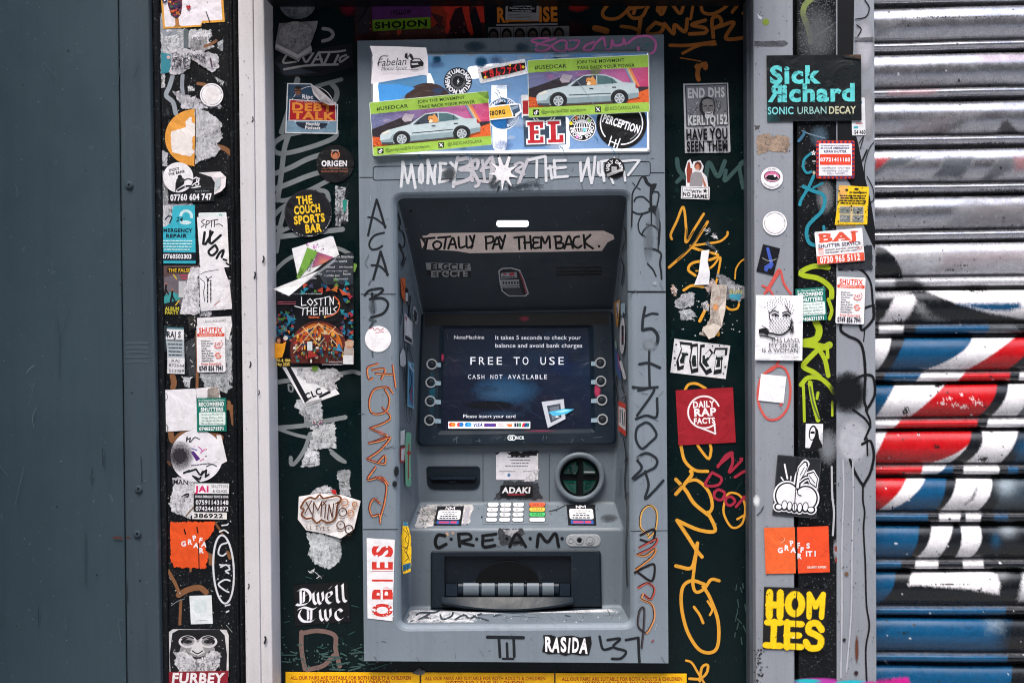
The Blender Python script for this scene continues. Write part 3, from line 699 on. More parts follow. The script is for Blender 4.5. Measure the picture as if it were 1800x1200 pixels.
s.loft([sface(S_FAS, H_OUT), sface(S_FAS, [tuple(np.array(a)*.65+np.array(b)*.35) for a, b in zip(H_OUT, H_IN)], -0.002), sface(S_FAS, [tuple(np.array(a)*.25+np.array(b)*.75) for a, b in zip(H_OUT, H_IN)], -0.007), sface(S_FAS, H_IN, -D0)])
back = [(p[0], 0.031, p[2]) for p in sface(S_FAS, OUT)]
s.loft([sface(S_FAS, OUT), back])
def groove(pts, w=1.3, l=0.0003):                 # panel joints
    for (x0, y0), (x1, y1) in zip(pts, pts[1:]):
        dx, dy = x1-x0, y1-y0; L = math.hypot(dx, dy); nx, ny = -dy/L*w/2, dx/L*w/2
        s.add(sface(S_FAS, [(x0+nx, y0+ny), (x1+nx, y1+ny), (x1-nx, y1-ny), (x0-nx, y0-ny)], l), [[0, 1, 2, 3]], 1)
groove([(632, 312), (655, 312)]); groove([(1143, 304), (1168, 304)], 1.6)
R = rquad((656, 293), (1143, 284), (1143, 309), (656, 317), 5, 3); groove(R+[R[0]], 1.4)
groove([(634, 517), (697, 517)], 1.5); groove([(1103, 513), (1170, 513)], 3.2); groove([(638, 930), (700, 930)], 1.4); groove([(1108, 933), (1173, 932)], 1.2); groove([(1088, 268), (1088, 285)], 1)
s.build("fascia", [MAT['fascia'], MAT['seam']], atm, bevel=0.0)

# recess: canopy, reader panel, keypad shelf, dispenser face and ledge in one moulding
ROWS = [((697, 348), (1103, 342), D0), ((722, 447), (1091, 441), .10), ((742, 549), (1078, 544), .20), ((733, 788), (1085, 786), .165),
        ((737, 885), (1081, 884), .172), ((717, 930), (1096, 929), .085), ((719, 1068), (1093, 1066), .092), ((705, 1098), (1109, 1095), D0)]
LP = [P(*r[0], r[2]) for r in ROWS]; RP = [P(*r[1], r[2]) for r in ROWS]
def op(side, y):
    f = (y-349)/(1097-349); x = 697+8*f if side == 0 else 1103+6*f; return P(x, y, D0)
OL = [LP[0], op(0, 447), op(0, 549), op(0, 788), op(0, 885), op(0, 930), op(0, 1086), LP[7]]
OR = [RP[0], op(1, 441), op(1, 544), op(1, 786), op(1, 884), op(1, 929), op(1, 1083), RP[7]]
vs = LP+RP+OL[1:7]+OR[1:7]
li = list(range(8)); ri = list(range(8, 16)); oli = [0]+list(range(16, 22))+[7]; ori = [8]+list(range(22, 28))+[15]
fs, mi = [], []
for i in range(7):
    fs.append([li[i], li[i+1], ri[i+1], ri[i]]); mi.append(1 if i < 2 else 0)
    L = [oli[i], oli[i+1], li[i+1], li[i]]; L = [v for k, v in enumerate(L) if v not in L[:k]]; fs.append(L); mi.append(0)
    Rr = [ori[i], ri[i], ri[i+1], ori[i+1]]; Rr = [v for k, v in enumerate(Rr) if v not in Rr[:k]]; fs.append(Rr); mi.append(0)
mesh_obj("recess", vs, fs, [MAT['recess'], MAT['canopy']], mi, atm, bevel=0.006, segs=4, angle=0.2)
def pl(a, b, c):
    a, b, c = (np.array(v) for v in (a, b, c)); return Surf(a, np.cross(b-a, c-a))
S_C1, S_C2 = pl(LP[0], RP[0], LP[1]), pl(LP[1], RP[1], LP[2])
S_RD, S_SH, S_FR, S_LG = pl(LP[3], RP[3], LP[4]), pl(LP[4], RP[4], LP[5]), pl(LP[5], RP[5], LP[6]), pl(LP[6], RP[6], LP[7])
S_SL, S_SR = pl(OL[2], OL[3], np.array(LP[2])*.5+np.array(LP[3])*.5), pl(OR[2], OR[3], np.array(RP[2])*.5+np.array(RP[3])*.5)

# illuminated sign
s = Solid(); F = rquad((652, 94), (1142.5, 90), (1143, 268), (654, 275), 5, 4); F2 = rquad((655, 97), (1139.5, 93), (1140, 265), (657, 272), 4, 4)
s.loft([sface(S_FAS, F, -0.001), sface(S_FAS, F, .0028), sface(S_FAS, F2, .0034), sface(S_FAS, F2, .002)])
s.build("sign_frame", MAT['steel'], atm)
a = Art(S_FAS, z=2.3).use('sign')
SKY = [(96, 132, 186), (120, 140, 196), (150, 164, 214), (110, 128, 188)]
a.grad([(655, 97), (820, 96), (825, 272), (657, 272)], [(46, 104, 142), (90, 122, 152), (104, 136, 172), (142, 172, 200)])
a.grad([(820, 96), (985, 94), (985, 268), (825, 271)], [(88, 120, 152), (66, 96, 130), (98, 128, 170), (104, 138, 176)])
a.grad([(985, 94), (1140, 92.5), (1140, 265), (985, 268)], [(52, 82, 114), (62, 92, 126), (86, 114, 156), (110, 138, 176)])
WH = (250, 250, 254)
a.poly([(655, 97), (664, 97), (668, 272), (657, 272)], WH).poly([(657, 267.5), (1140, 260.5), (1140, 265), (657, 272)], WH).poly([(1137.5, 93), (1140, 93), (1140, 265), (1137.5, 265)], WH)
a.rect(864, 150, 891, 200, WH).poly(rrect(866, 190, 891, 266, 11), WH).poly([(664, 150), (672, 170), (672, 180), (660, 180)], WH)
a.poly(rquad((820, 118), (880, 110), (884, 132), (826, 140), 8, 3), WH).poly(rrect(982, 205, 1001, 265, 9), WH)
a.poly([(750, 128), (757, 130), (772, 168), (752, 170)], WH).poly(ell(752, 180, 42, 34), (58, 44, 42)); a.poly([(664, 149), (700, 148), (730, 155), (700, 175), (668, 190)], (64, 130, 190))
a.use('paint')
for x, y, r in ((846, 110, 14), (960, 150, 10), (1000, 150, 12), (730, 110, 12), (768, 105, 10), (900, 122, 9), (980, 100, 10)): a.blob(x, y, r, (30, 96, 136), 0.75)
for k in range(26): a.blob(random.uniform(760, 1000), random.uniform(100, 262), random.uniform(8, 26), random.choice([(150, 176, 206), (60, 96, 140), (190, 206, 226), (84, 110, 160)]), .45, random.uniform(5, 18))
for x, y in ((870, 163), (879, 170), (873, 158), (884, 172), (1045, 240), (1075, 262), (985, 258), (735, 272), (820, 271)): a.line([(x, y), (x+4, y+3), (x+6, y+8)], 1.3, (24, 110, 150), .8)
for k in range(9): a.blob(random.uniform(660, 1136), 97+random.random()*5, random.uniform(12, 30), (206, 226, 240), .55, 2.4)
a.build("sign_face", parent=atm)
# lamp under the canopy
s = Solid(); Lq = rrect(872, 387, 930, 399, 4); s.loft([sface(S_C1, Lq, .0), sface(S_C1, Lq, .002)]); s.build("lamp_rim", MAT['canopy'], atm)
a = Art(S_C1, z=2.2).use('lamp'); a.poly(rrect(873, 388, 929, 398.5, 4), (255, 255, 255)); a.build("lamp", parent=atm)
# speaker slots
a = Art(S_C2, z=1.0).use('clean')
for y in (470, 476.5, 482): a.poly(rquad((977, y+.6), (1058, y-.2), (1058, y+2.4), (977, y+3.2), 1, 2), (10, 12, 15))
a.build("speaker_slot", parent=atm)

# screen bezel
S_BZ = pl(P(742, 550, .188), P(1077, 546, .188), P(734, 783, .146))
B_O = rquad((741, 550), (1077, 546), (1083.5, 781), (733, 784), (8, 8, 12, 12)); B_F = rquad((744, 553), (1074, 549), (1080, 778), (737, 781), (8, 8, 11, 11))
B_I = rquad((773, 572), (1043, 571), (1047, 760), (768, 764), 6); B_S = rquad((781, 576), (1034, 575), (1039, 753), (776, 756), 2)
bez = empty("screen_bezel", P(908, 784, .16), parent=atm)
s = Solid(); s.loft([sface(S_BZ, B_O, -.03), sface(S_BZ, B_O, -.003), sface(S_BZ, B_F, 0)]); holed(s, S_BZ, B_F, B_I)
s.loft([sface(S_BZ, B_I), sface(S_BZ, B_S, -.008)])
s.build("bezel_frame", MAT['bezel'], bez)
a = Art(S_BZ, z=.3).use('paint')
a.poly([(747, 553), (1070, 549), (1070, 571), (1047, 571), (773, 572), (747, 574)], (12, 14, 18)).blob(922, 560, 12, (120, 40, 62), .5, 6)
a.blob(1050, 686, 7, (170, 54, 90), .75, 15).blob(778, 628, 3.5, (150, 46, 76), .7, 9).blob(950, 757, 40, (130, 50, 80), .5, 2.5)
a.blob(760, 690, 9, (30, 100, 124), .4, 50)
for k in range(14): x = random.uniform(745, 1070); a.line([(x, 764+random.random()*14), (x+random.gauss(0, 6), 766+random.random()*14)], .8, (96, 104, 110), .7)
a.build("grime", parent=bez)
a = Art(S_BZ, z=1.2).use('clean'); WB = (214, 222, 228)                 # maker's mark below the screen
a.ring(897, 769, 4.2, 1.8, WB).ring(902, 769, 4.2, 1.8, WB).disc(897, 769, 1.5, WB).text("NCR", 914, 769, 5.4, WB, 15, 'h'); a.build("maker_mark", parent=bez)
# screen
a = Art(S_BZ, z=-7.4).use('screen')
a.grad([(781, 576), (1034, 575), (1037, 660), (779, 660)], [(23, 28, 38), (23, 29, 40), (26, 38, 58), (26, 32, 46)])
a.grad([(779, 660), (1037, 660), (1039, 753), (776, 756)], [(22, 27, 42), (22, 32, 52), (20, 25, 40), (18, 22, 34)])
a.use('paint').blob(890, 686, 75, (36, 76, 112), .62, 34).blob(872, 690, 50, (50, 84, 116), .45, 20).blob(860, 712, 50, (8, 12, 20), .8, 9).blob(880, 728, 60, (40, 66, 94), .4, 9).blob(800, 650, 20, (46, 44, 66), .35, 26).blob(985, 640, 40, (24, 40, 78), .5, 30)  # blue haze on the screen glass, painted in as blobs
for k in range(14): a.blob(random.uniform(800, 1020), random.uniform(590, 740), random.uniform(14, 40), random.choice([(44, 52, 70), (38, 62, 88), (50, 46, 62)]), .3, random.uniform(8, 26))  # more haze and soft reflections put in as colour
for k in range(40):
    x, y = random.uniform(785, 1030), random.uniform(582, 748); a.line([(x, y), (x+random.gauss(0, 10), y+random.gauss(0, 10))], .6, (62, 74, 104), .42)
a.use('screen'); TW = (206, 210, 222)
a.text("NoteMachine", 824.5, 592.5, 6.4, (196, 198, 206), 54, 'r').text("It takes 5 seconds to check your", 870, 593, 7.2, TW, 151, 'r', 'l').text("balance and avoid bank charges", 870, 607, 7.2, TW, 154, 'r', 'l')
def mono(s, x0, y, h, adv, c):
    for i, ch in enumerate(s):
        if ch != ' ': a.text(ch, x0+adv*(i+.5), y, h, c, min(adv*.78, h*.86) if ch != 'I' else h*.18, 'r')
        if ch == 'I': a.rect(x0+adv*(i+.5)-h*.28, y-h*.5, x0+adv*(i+.5)+h*.28, y-h*.5+h*.12, c).rect(x0+adv*(i+.5)-h*.28, y+h*.38, x0+adv*(i+.5)+h*.28, y+h*.5, c)
mono("FREE TO USE", 823, 634, 13.5, 15.5, TW); mono("CASH NOT AVAILABLE", 821.5, 662, 7.6, 7.85, TW)
a.text("Please insert your card", 860, 731, 6, TW, 93, 'r')
a.rect(788, 740.5, 932, 753, (232, 232, 236))
for x, c1, c2 in ((793, (214, 70, 50), (226, 130, 50)), (807, (206, 60, 60), (40, 110, 180)), (821, (40, 120, 190), (60, 150, 210))): a.disc(x, 746, 4, c1).disc(x+4, 746, 4, c2)
a.text("VISA", 840, 746.5, 6, (30, 50, 130), 17, 'h', shear=.2).rect(851, 743.5, 872, 750, (110, 50, 100)).rect(853, 745, 870, 748.5, (60, 60, 140)).rect(875, 744, 884, 745, (196, 100, 110)).rect(875, 748, 886, 749, (170, 150, 160)).poly([(889, 745), (900, 744.5), (900, 750), (894, 750)], (226, 110, 60))
for i, c in enumerate(((30, 40, 60), (40, 50, 70), (40, 120, 70))): a.rect(904+i*4.2, 743, 907.6+i*4.2, 750, c)
a.poly([(919, 743), (923, 743), (921, 750), (917, 750)], (190, 40, 50)).poly([(923, 743), (927, 743), (925, 750), (921, 750)], (30, 60, 120)).poly([(927, 743), (931, 743), (930, 750), (925, 750)], (30, 100, 110))
a.poly([(952, 706), (991, 701), (994, 736), (963, 752)], (168, 172, 182)).poly([(961, 713), (985, 709), (987, 733), (968, 743)], (58, 64, 76)).poly([(966, 716), (982, 713), (984, 730), (971, 738)], (96, 102, 114))
a.poly([(963, 724), (992, 718), (1009, 719), (996, 727), (974, 731)], (70, 160, 196)).poly([(975, 724), (992, 720), (1004, 720), (990, 724)], (150, 210, 228)).poly([(978, 730), (984, 733), (976, 734)], (190, 194, 202))
a.build("screen", parent=bez)
# eight side buttons
for x, y, sx in ((759, 640, 1), (757.3, 672, 1), (756.4, 705, 1), (755, 738.4, 1), (1055.4, 637.7, -1), (1056.2, 670, -1), (1058, 703, -1), (1059, 737, -1)):
    s = Solid(); e = lambda r, l: [tuple(S_BZ.at(p, q, l)) for p, q in ell(x, y, r, n=26)]
    s.loft([e(9.8, 0), e(9.8, .002), e(9.0, .0028), e(7.4, .0026), e(7.0, .0006)], 0)
    s.loft([e(7.0, .0006), e(4.6, .0003)], 1); s.loft([e(4.6, .0003), e(4.3, .0024), e(3.2, .003)], 1, cap=True)
    tx = 777 if sx > 0 else 1037; yy = y+1
    s.add(sface(S_BZ, [(x+sx*8.5, yy-4), (tx-sx*2, yy-3), (tx-sx*2, yy+4), (x+sx*8.5, yy+4)], .0012), [[0, 1, 2, 3]], 2)
    s.build("button", [MAT['steel'], MAT['dark'], MAT['tab']], bez)

# receipt slot
s = Solid(); q = rquad((749, 819), (844, 819), (844, 860.5), (751, 860.5), (7, 7, 16, 16)); q1 = rquad((752, 822), (841, 822), (841, 858), (754, 858), (6, 6, 14, 14))
s.loft([sface(S_RD, q, .0), sface(S_RD, q, .002), sface(S_RD, q1, .002), sface(S_RD, q1, .0006)], 0, cap=True)
s.loft([sface(S_RD, rquad((754, 838), (838, 838), (838, 844), (756, 844), 1), .001), sface(S_RD, rquad((756, 838.5), (836, 838.5), (836, 842), (758, 842), 1), .011)], 1, cap=True)
s.add(sface(S_RD, [(757, 845), (836, 845), (834, 849), (760, 849)], .0012), [[0, 1, 2, 3]], 2)
s.loft([sface(S_RD, ell(796, 847, 8, 2.4, 18), .001), sface(S_RD, ell(796, 846.4, 6.5, 1.6, 18), .004)], 1, cap=True)
s.build("receipt_slot", [MAT['dark'], MAT['bezel'], MAT['black']], atm)
# joints of the reader panel and the raised collar line
a = Art(S_RD, z=.5).use('clean')
for x in (849, 965.5): a.rect(x-.6, 797, x+.6, 884, (58, 64, 70))
a.build("panel_joint", parent=atm)
# card reader
rd = empty("card_reader", tuple(S_RD.at(1019, 838)), parent=atm)
s = Solid(); e = lambda r, l: [tuple(S_RD.at(p, q, l)) for p, q in ell(1019, 838, r, r*.985, n=56)]
s.loft([e(44.5, 0), e(44.5, .010), e(43, .014), e(40, .0155), e(37, .0145), e(35, .011), e(34.5, .003)]); s.build("reader_ring", MAT['recess'], rd, smooth=True)
s = Solid(); s.loft([e(34.6, .003), e(33, .001), e(2, .001)], 1, cap=True)
for a0, rr, hh in ((0, 31, .006), (90, 31, .0075), (180, 31, .0065), (270, 31, .004)):      # four moulded quarters, the card slot between them
    loops = []
    for k, l in ((1, .0005), (.94, hh*.6), (.8, hh*.9), (.5, hh), (.15, hh*.8)):
        pts = [(5, 5)]+[(rr*math.cos(math.radians(t)), rr*math.sin(math.radians(t))) for t in np.linspace(9, 81, 12)]
        pts = [(14+(x-14)*k, 14+(y-14)*k) for x, y in pts]; c_, s_ = math.cos(math.radians(a0)), math.sin(math.radians(a0))
        loops.append(sface(S_RD, [(1019+x*c_-y*s_, 839+x*s_+y*c_) for x, y in pts], l))
    s.loft(loops, 0, cap=True)
s.loft([sface(S_RD, rrect(1026, 828, 1046, 831, 1.4), .004), sface(S_RD, rrect(1026.5, 828.5, 1045.5, 830.5, 1), .0085)], 2, cap=True)
s.loft([sface(S_RD, ell(1009, 824, 9, 10, 22), .004), sface(S_RD, ell(1009, 824, 7.5, 8.5, 22), .009), sface(S_RD, ell(1010, 825, 5.5, 6.5, 22), .0075)], 0, cap=True)
s.build("reader_mouth", [MAT['greenglass'], MAT['black'], MAT['steel'], MAT['greenglass']], rd, smooth=False)

# keypad
kp = empty("keypad", tuple(S_SH.at(905, 918)), parent=atm)
s = Solid(); q = rquad((850, 881.5), (963, 881.5), (964.5, 920), (847.5, 920), 2, 3); q2 = rquad((851, 882.2), (962, 882.2), (963.3, 919), (848.8, 919), 2, 3)
s.loft([sface(S_SH, q, .0), sface(S_SH, q, .0012), sface(S_SH, q2, .0016)], 0, cap=True); s.build("key_plate", MAT['recess'], kp)
def key(x, y, w, h, c, legend):
    a = Art(S_SH, z=1.7).use('clean'); a.poly(rrect(x-w/2-1, y-h/2-.7, x+w/2+1, y+h/2+1.2, h/2), (44, 49, 54))
    a.z = 3.0; q = rrect(x-w/2, y-h/2, x+w/2, y+h/2, h/2-.1, 5); q0 = rrect(x-w/2-.3, y-h/2-.3, x+w/2+.3, y+h/2+.3, h/2, 5)
    n = len(q); a._add(q0+q, [[i, (i+1) % n, (i+1) % n+n, i+n] for i in range(n)], tuple(int(v*.9) for v in c), 1.0, [-1.2]*n+[.6]*n); a.z = 3.6; a.poly(q, c)
    if legend: a.text(legend, x-(2 if w < 24 else 0), y, h*.66, (36, 38, 42) if w < 24 else (60, 50, 40), None, 'r')
    if w < 24 and legend and legend != '0': a.text("abc", x+4.6, y+.6, 1.6, (110, 112, 116), 4.2, 'r')
    a.build("key", parent=kp)
for r, (y, xo, lg) in enumerate(((886.3, 867, "123"), (894.8, 866, "456"), (903.6, 865, "789"), (912.7, 864, " 0 "))):
    for c in range(3): key(xo+c*(22.2+.3*r), y, 19, 6.8, (212, 214, 218), lg[c].strip())
    key(944.4, y, 27.5, 7, ((222, 92, 62), (232, 180, 72), (66, 176, 98), (214, 212, 210))[r], ("CANCEL", "CLEAR", "ENTER", "")[r])

# headphone and braille plate
hp = Solid(); q = rrect(995, 938.5, 1056, 960.5, 10); q1 = rrect(996.5, 940, 1054.5, 959, 9)
hp.loft([sface(S_FR, q, 0), sface(S_FR, q, .001), sface(S_FR, q1, .0018)], 0, cap=True)
for cx, r, mi_, up in ((1003.5, 5, 0, .0026), (1018.5, 7.6, 0, .003), (1037, 8.4, 0, .003)):
    f = lambda k, l: sface(S_FR, ell(cx, 949, r*k, n=24), l)
    hp.loft([f(1, .0016), f(1, up), f(.82, up+.0005), f(.72, up-.0006)], 0, cap=True)
hp.loft([sface(S_FR, ell(1018.5, 949, 4.2, n=18), .0032), sface(S_FR, ell(1018.5, 949, 2.4, n=18), .0030)], 1, cap=True)
hp.loft([sface(S_FR, ell(1037, 949, 5, n=18), .0026), sface(S_FR, ell(1037, 949, 4.6, n=18), .0042)], 0, cap=True)
hp.build("headphone_plate", [MAT['steel'], MAT['black']], atm)

# cash dispenser
dp = empty("cash_dispenser", P(906, 1070, .088), parent=atm)
O = rquad((757, 967.5), (1056, 966.5), (1058, 1066), (757, 1068), (7, 7, 2, 2)); I = rquad((781, 977), (1003.5, 976.5), (1004.5, 1048), (781.5, 1049), 2, 3)
s = Solid(); O2 = rquad((760, 970), (1053, 969), (1055, 1065), (760, 1067), (6, 6, 2, 2))
s.loft([sface(S_FR, O, -.001), sface(S_FR, O, .006), sface(S_FR, O2, .009)]); holed(s, S_FR, O2, I, .009); s.loft([sface(S_FR, I, .009), sface(S_FR, I, -.0005)])
s.build("dispenser_frame", MAT['dark'], dp)
s = Solid(); s.add(sface(S_FR, [(780, 976), (1005, 976), (1005, 1050), (780, 1050)], .0006), [[0, 1, 2, 3]], 0)
arc = [(892+56*math.cos(t), 1026-41*math.sin(t)) for t in np.linspace(0, math.pi, 24)]
s.loft([sface(S_FR, arc, .0008), sface(S_FR, arc, .003), sface(S_FR, [(892+(x-892)*.97, 1026+(y-1026)*.97) for x, y in arc], .0036)], 2, cap=True)
for x0, x1 in ((783, 805), (983, 1003)): s.loft([sface(S_FR, rrect(x0, 1025, x1, 1048, 2), .001), sface(S_FR, rrect(x0+1, 1026, x1-1, 1047, 2), .007)], 1, cap=True)
s.build("shutter_gate", [MAT['gate'], MAT['bezel'], MAT['black']], dp)
xs = [805, 814, 842, 846, 870, 875, 897, 901, 921, 926, 948, 953, 974, 983]
for k in range(len(xs)-1):
    x0, x1 = xs[k], xs[k+1]; rr = .9 if (x1-x0) < 10 else 1.0; s = Solid()
    sec = lambda x: [tuple(S_FR.at(x, 1035.5-12*rr*math.cos(t), .001+.0085*rr*math.sin(t))) for t in np.linspace(0, math.pi, 14)]
    s.loft([sec(x0+.4), sec(x1-.4)], closed=False); s.add(sec(x0+.4), [list(range(14))]); s.add(sec(x1-.4), [list(range(13, -1, -1))])
    s.build("roller", MAT['recess' if rr == 1 else 'bezel'], dp)
s = Solid(); xx = np.linspace(776, 1008, 40); bow = lambda x, d: 1057+d*(1-((x-892)/116)**2)
top = [(x, 1049) for x in xx]; mid = [(x, bow(x, 13)) for x in xx]; low = [(x, bow(x, 13)+3.0) for x in xx]; far = [(x, min(1072, bow(x, 15)+6)) for x in xx]
s.loft([sface(S_FR, top, .009), sface(S_FR, [(x, 1049+(bow(x, 13)-1049)*.5) for x in xx], .017), sface(S_FR, mid, .025), sface(S_FR, low, .0252), sface(S_FR, far, .0085)], closed=False)
s.build("tray_lip", MAT['dark'], dp, smooth=False)
s = Solid(); s.add(sface(S_LG, [(757, 1066), (1058, 1064), (1058, 1069), (904, 1077), (757, 1071)], .0015), [[0, 1, 2, 3, 4]]); s.build("frame_foot", MAT['dark'], dp)
# ================================================================== stickers and tags
W_, K_, G_ = (232, 231, 236), (20, 22, 27), (150, 152, 158)
GP, GG, GS, GA, GR = "stickers on the black pilaster", "stickers on the green board", "stickers on the grey post and rail", "stickers on the cash machine", "torn paper"
def curlpoly(a, pts, col, zs): a.poly(pts, col, 1.0, zs)

# ---------- black pilaster
def patch(S, p, c, z, par, amp=1.8):              # one remnant of torn paper, stuck fast: a part of what it is stuck to
    t = Art(S, z=z).use('residue'); t.jag(p, c, amp, 2.4, .86); m = np.mean(p, 0)
    for k in range(3):                            # torn layers left one over the other
        q = p[random.randrange(len(p))]; f = random.uniform(.35, .7); sh = random.uniform(.8, 1.14); o = m+(np.array(q)-m)*random.uniform(.1, .35)
        t.jag([tuple(o+(np.array(v)-m)*f) for v in p], tuple(min(240, int(x*sh)) for x in c), amp*.8, 2.4, random.uniform(.7, 1.05))
    t.use('paint')
    for k in range(10): q = m+(np.array(p[random.randrange(len(p))])-m)*random.uniform(0, .95); t.line([tuple(q), tuple(q+np.array([random.gauss(0, 3), random.gauss(0, 3)]))], .8, random.choice([(240, 240, 242), (70, 72, 76)]), .8)
    t.build("torn_paper", parent=par)
a = Art(S_PIL, z=.4)
RES = [([(282, 24), (300, 24), (300, 46), (328, 52), (330, 84), (300, 92), (282, 110)], (206, 208, 212)), ([(334, 52), (372, 52), (372, 62), (366, 76), (378, 82), (350, 92), (330, 84), (322, 68), (330, 62)], (206, 206, 210)),
       ([(382, 74), (392, 70), (392, 88), (384, 88)], (180, 184, 190)), ([(303, 160), (318, 164), (330, 172), (345, 168), (348, 184), (385, 182), (394, 190), (320, 192), (316, 180)], (222, 220, 228)), ([(330, 152), (343, 154), (342, 160), (331, 160)], (210, 210, 214)),
       ([(378, 135), (392, 144), (390, 150), (382, 142)], (200, 202, 208)), ([(282, 92), (290, 120), (290, 155), (283, 155)], (206, 204, 208)), ([(280, 265), (296, 268), (294, 292), (284, 290)], (198, 198, 204)), ([(281, 300), (294, 300), (296, 360), (284, 362)], (170, 174, 180)),
       ([(300, 357), (338, 356), (338, 364), (304, 380), (284, 400), (284, 362)], (224, 222, 228)), ([(352, 545), (372, 548), (370, 556), (352, 556)], (190, 190, 196)), ([(325, 600), (345, 590), (345, 660), (330, 662)], (66, 68, 72)), ([(392, 575), (407, 580), (408, 680), (395, 690), (390, 650)], (196, 200, 206)),
       ([(350, 655), (390, 656), (404, 676), (400, 690), (360, 682)], (176, 180, 184)), ([(320, 660), (336, 664), (333, 682), (325, 680)], (200, 202, 206)), ([(352, 440), (362, 462), (350, 466)], (190, 190, 194)), ([(395, 488), (405, 490), (404, 520), (396, 520)], (206, 204, 208)), ([(330, 556), (346, 552), (346, 575), (332, 580)], (60, 58, 54))]
for i, (p, c) in enumerate(RES): patch(S_PIL, p, c, .3+i*.02, pil)
a.use('paint')
a.line([(304, 132), (298, 152), (292, 168), (304, 180), (309, 200)], 8, (150, 158, 166), .72).line([(321, 133), (320, 150), (322, 170)], 7, (144, 150, 160), .65).line([(281, 35), (284, 50), (292, 60), (308, 58)], 8, (150, 156, 166), .6).line([(327, 55), (327, 85)], 9, (96, 106, 112), .6)
BR = (134, 92, 62)
for p, w, al in (([(360, 82), (372, 77), (380, 72)], 5, .7), ([(348, 147), (360, 149), (366, 152)], 6, .6), ([(384, 258), (396, 262), (405, 270)], 9, .5), ([(303, 660), (306, 672), (304, 680)], 10, .75), ([(346, 582), (347, 640), (346, 690)], 5, .6), ([(402, 706), (406, 720), (410, 745)], 6, .8), ([(398, 715), (408, 716)], 10, .7), ([(372, 764), (388, 768), (385, 775)], 10, .7), ([(300, 760), (304, 775), (318, 764), (335, 762)], 10, .7), ([(296, 812), (299, 816)], 5, .7), ([(296, 1003), (308, 1025), (315, 1042)], 6, .7), ([(314, 1045), (330, 1036), (350, 1032), (362, 1040)], 10, .75), ([(318, 1055), (317, 1075), (316, 1096)], 5, .7), ([(364, 975), (372, 980), (372, 988)], 11, .6), ([(378, 918), (386, 930), (392, 940)], 4, .45), ([(400, 970), (404, 980)], 6, .5), ([(335, 998), (335, 1003)], 4, .7)): a.line(p, w, BR, al)
a.specks(283, 0, 410, 1200, 240, 1.2, (190, 194, 198), .9).specks(283, 0, 410, 1200, 120, 1.0, (120, 96, 78), .9)
a.line([(301, 1064), (312, 1056), (324, 1052)], 1.2, (130, 140, 146), .7).line([(398, 1098), (408, 1110)], 1.4, (140, 146, 150), .6)
a.build("paint_stain", parent=pil)
a = Art(S_PIL, z=1.2).use('paint'); CW = (220, 222, 228)
a.line(ell(393, 1000, 18, 60, 26, -3), 3.4, CW, 1, closed=True).line([(400, 953), (388, 958), (384, 973), (392, 976), (397, 972)], 3, CW).line([(388, 996), (398, 992), (404, 1000), (396, 1003), (402, 1007)], 3, CW).line([(386, 992), (404, 993)], 2.5, CW)
a.line([(404, 1020), (396, 1018), (384, 1026), (394, 1036), (402, 1040)], 3, CW).line([(386, 934), (394, 931), (401, 936)], 2.6, CW).line([(390, 923), (399, 922), (401, 920)], 2.4, CW).line([(396, 1064), (404, 1062)], 2.4, CW).line([(398, 1075), (402, 1073)], 2.6, CW).disc(398, 985, 1.3, CW).disc(388, 1047, 1.6, CW)
a.build("graffiti_lettering", "white marker tag of three letters inside a tall loop", parent=pil)
for y in (85, 205, 330, 470, 610, 905, 1015): patch(depth(0.0), [(412, y), (417, y-14), (421, y+6), (416, y+20)], (130, 138, 146), 1, pil)

a = Art(S_PIL, 338, 20, -3.2, 1.4)
a.poly([(284, -40), (393, -40), (394, 42), (354, 42), (352, 48), (285, 48)], (222, 160, 62)).poly([(287.5, -40), (389, -40), (390, 38), (354, 38), (351, 45), (288.5, 45)], (236, 230, 238))
a.poly([(294, -30), (322, -30), (321, 10), (318, 24), (313, 30), (305, 30), (300, 22), (296, 8)], (86, 40, 62)).poly([(307, 30), (313, 30), (314, 42), (317, 46), (304, 46), (307, 42)], (176, 118, 64))
for i in range(46): x, y = random.uniform(297, 319), random.uniform(-10, 28); (abs(x-308) < 12-(y-5)*.25 if y > 5 else True) and a.disc(x, y, random.uniform(1, 2.6), random.choice([(196, 92, 42), (74, 42, 96), (54, 92, 70), (176, 46, 60), (40, 44, 80), (214, 140, 60)]))
a.line([(287, -2), (291, 2), (294, -2)], 3, (46, 44, 84)).disc(329.6, 11.6, 2.2, (176, 40, 50)).disc(333.4, 11.6, 2.2, (176, 40, 50)).poly([(327.6, 12.5), (335.6, 12.5), (331.5, 18)], (176, 40, 50)).line([(362, 22), (365, 32), (368, 42)], 1.6, K_)
a.build("sticker", "white card with orange edge, patterned goblet and small red heart, top of pilaster", "sticker", GP)
a = Art(S_PIL, z=1.6).use('residue')
a.jag([(282, 92), (300, 84), (330, 86), (352, 90), (384, 96), (384, 120), (372, 128), (360, 120), (336, 104), (334, 120), (320, 128), (304, 134), (296, 126), (282, 130)], (214, 212, 218), 1.6, 2.5, 1).use('print').poly([(283, 92), (300, 96), (300, 118), (296, 128), (283, 130)], (56, 134, 150)).disc(296, 101, 3, (210, 170, 166))
a.use('paint')
for i in range(260):
    x, y = random.uniform(302, 362), random.uniform(88, 122)
    if y < 92+(x-300)*.1 or (x > 336 and y > 96+(x-336)*.7): continue
    a.line([(x, y), (x+random.gauss(0, 2), y+random.gauss(0, 2))], 1.0, (54, 54, 66), .9)
for i in range(6): a.disc(370+i*.5, 104+i*2.6, 1.6, (84, 60, 84))
a.build("torn_sticker", "ripped pale label with black speckles and a teal edge, upper pilaster", "torn sticker", GP)
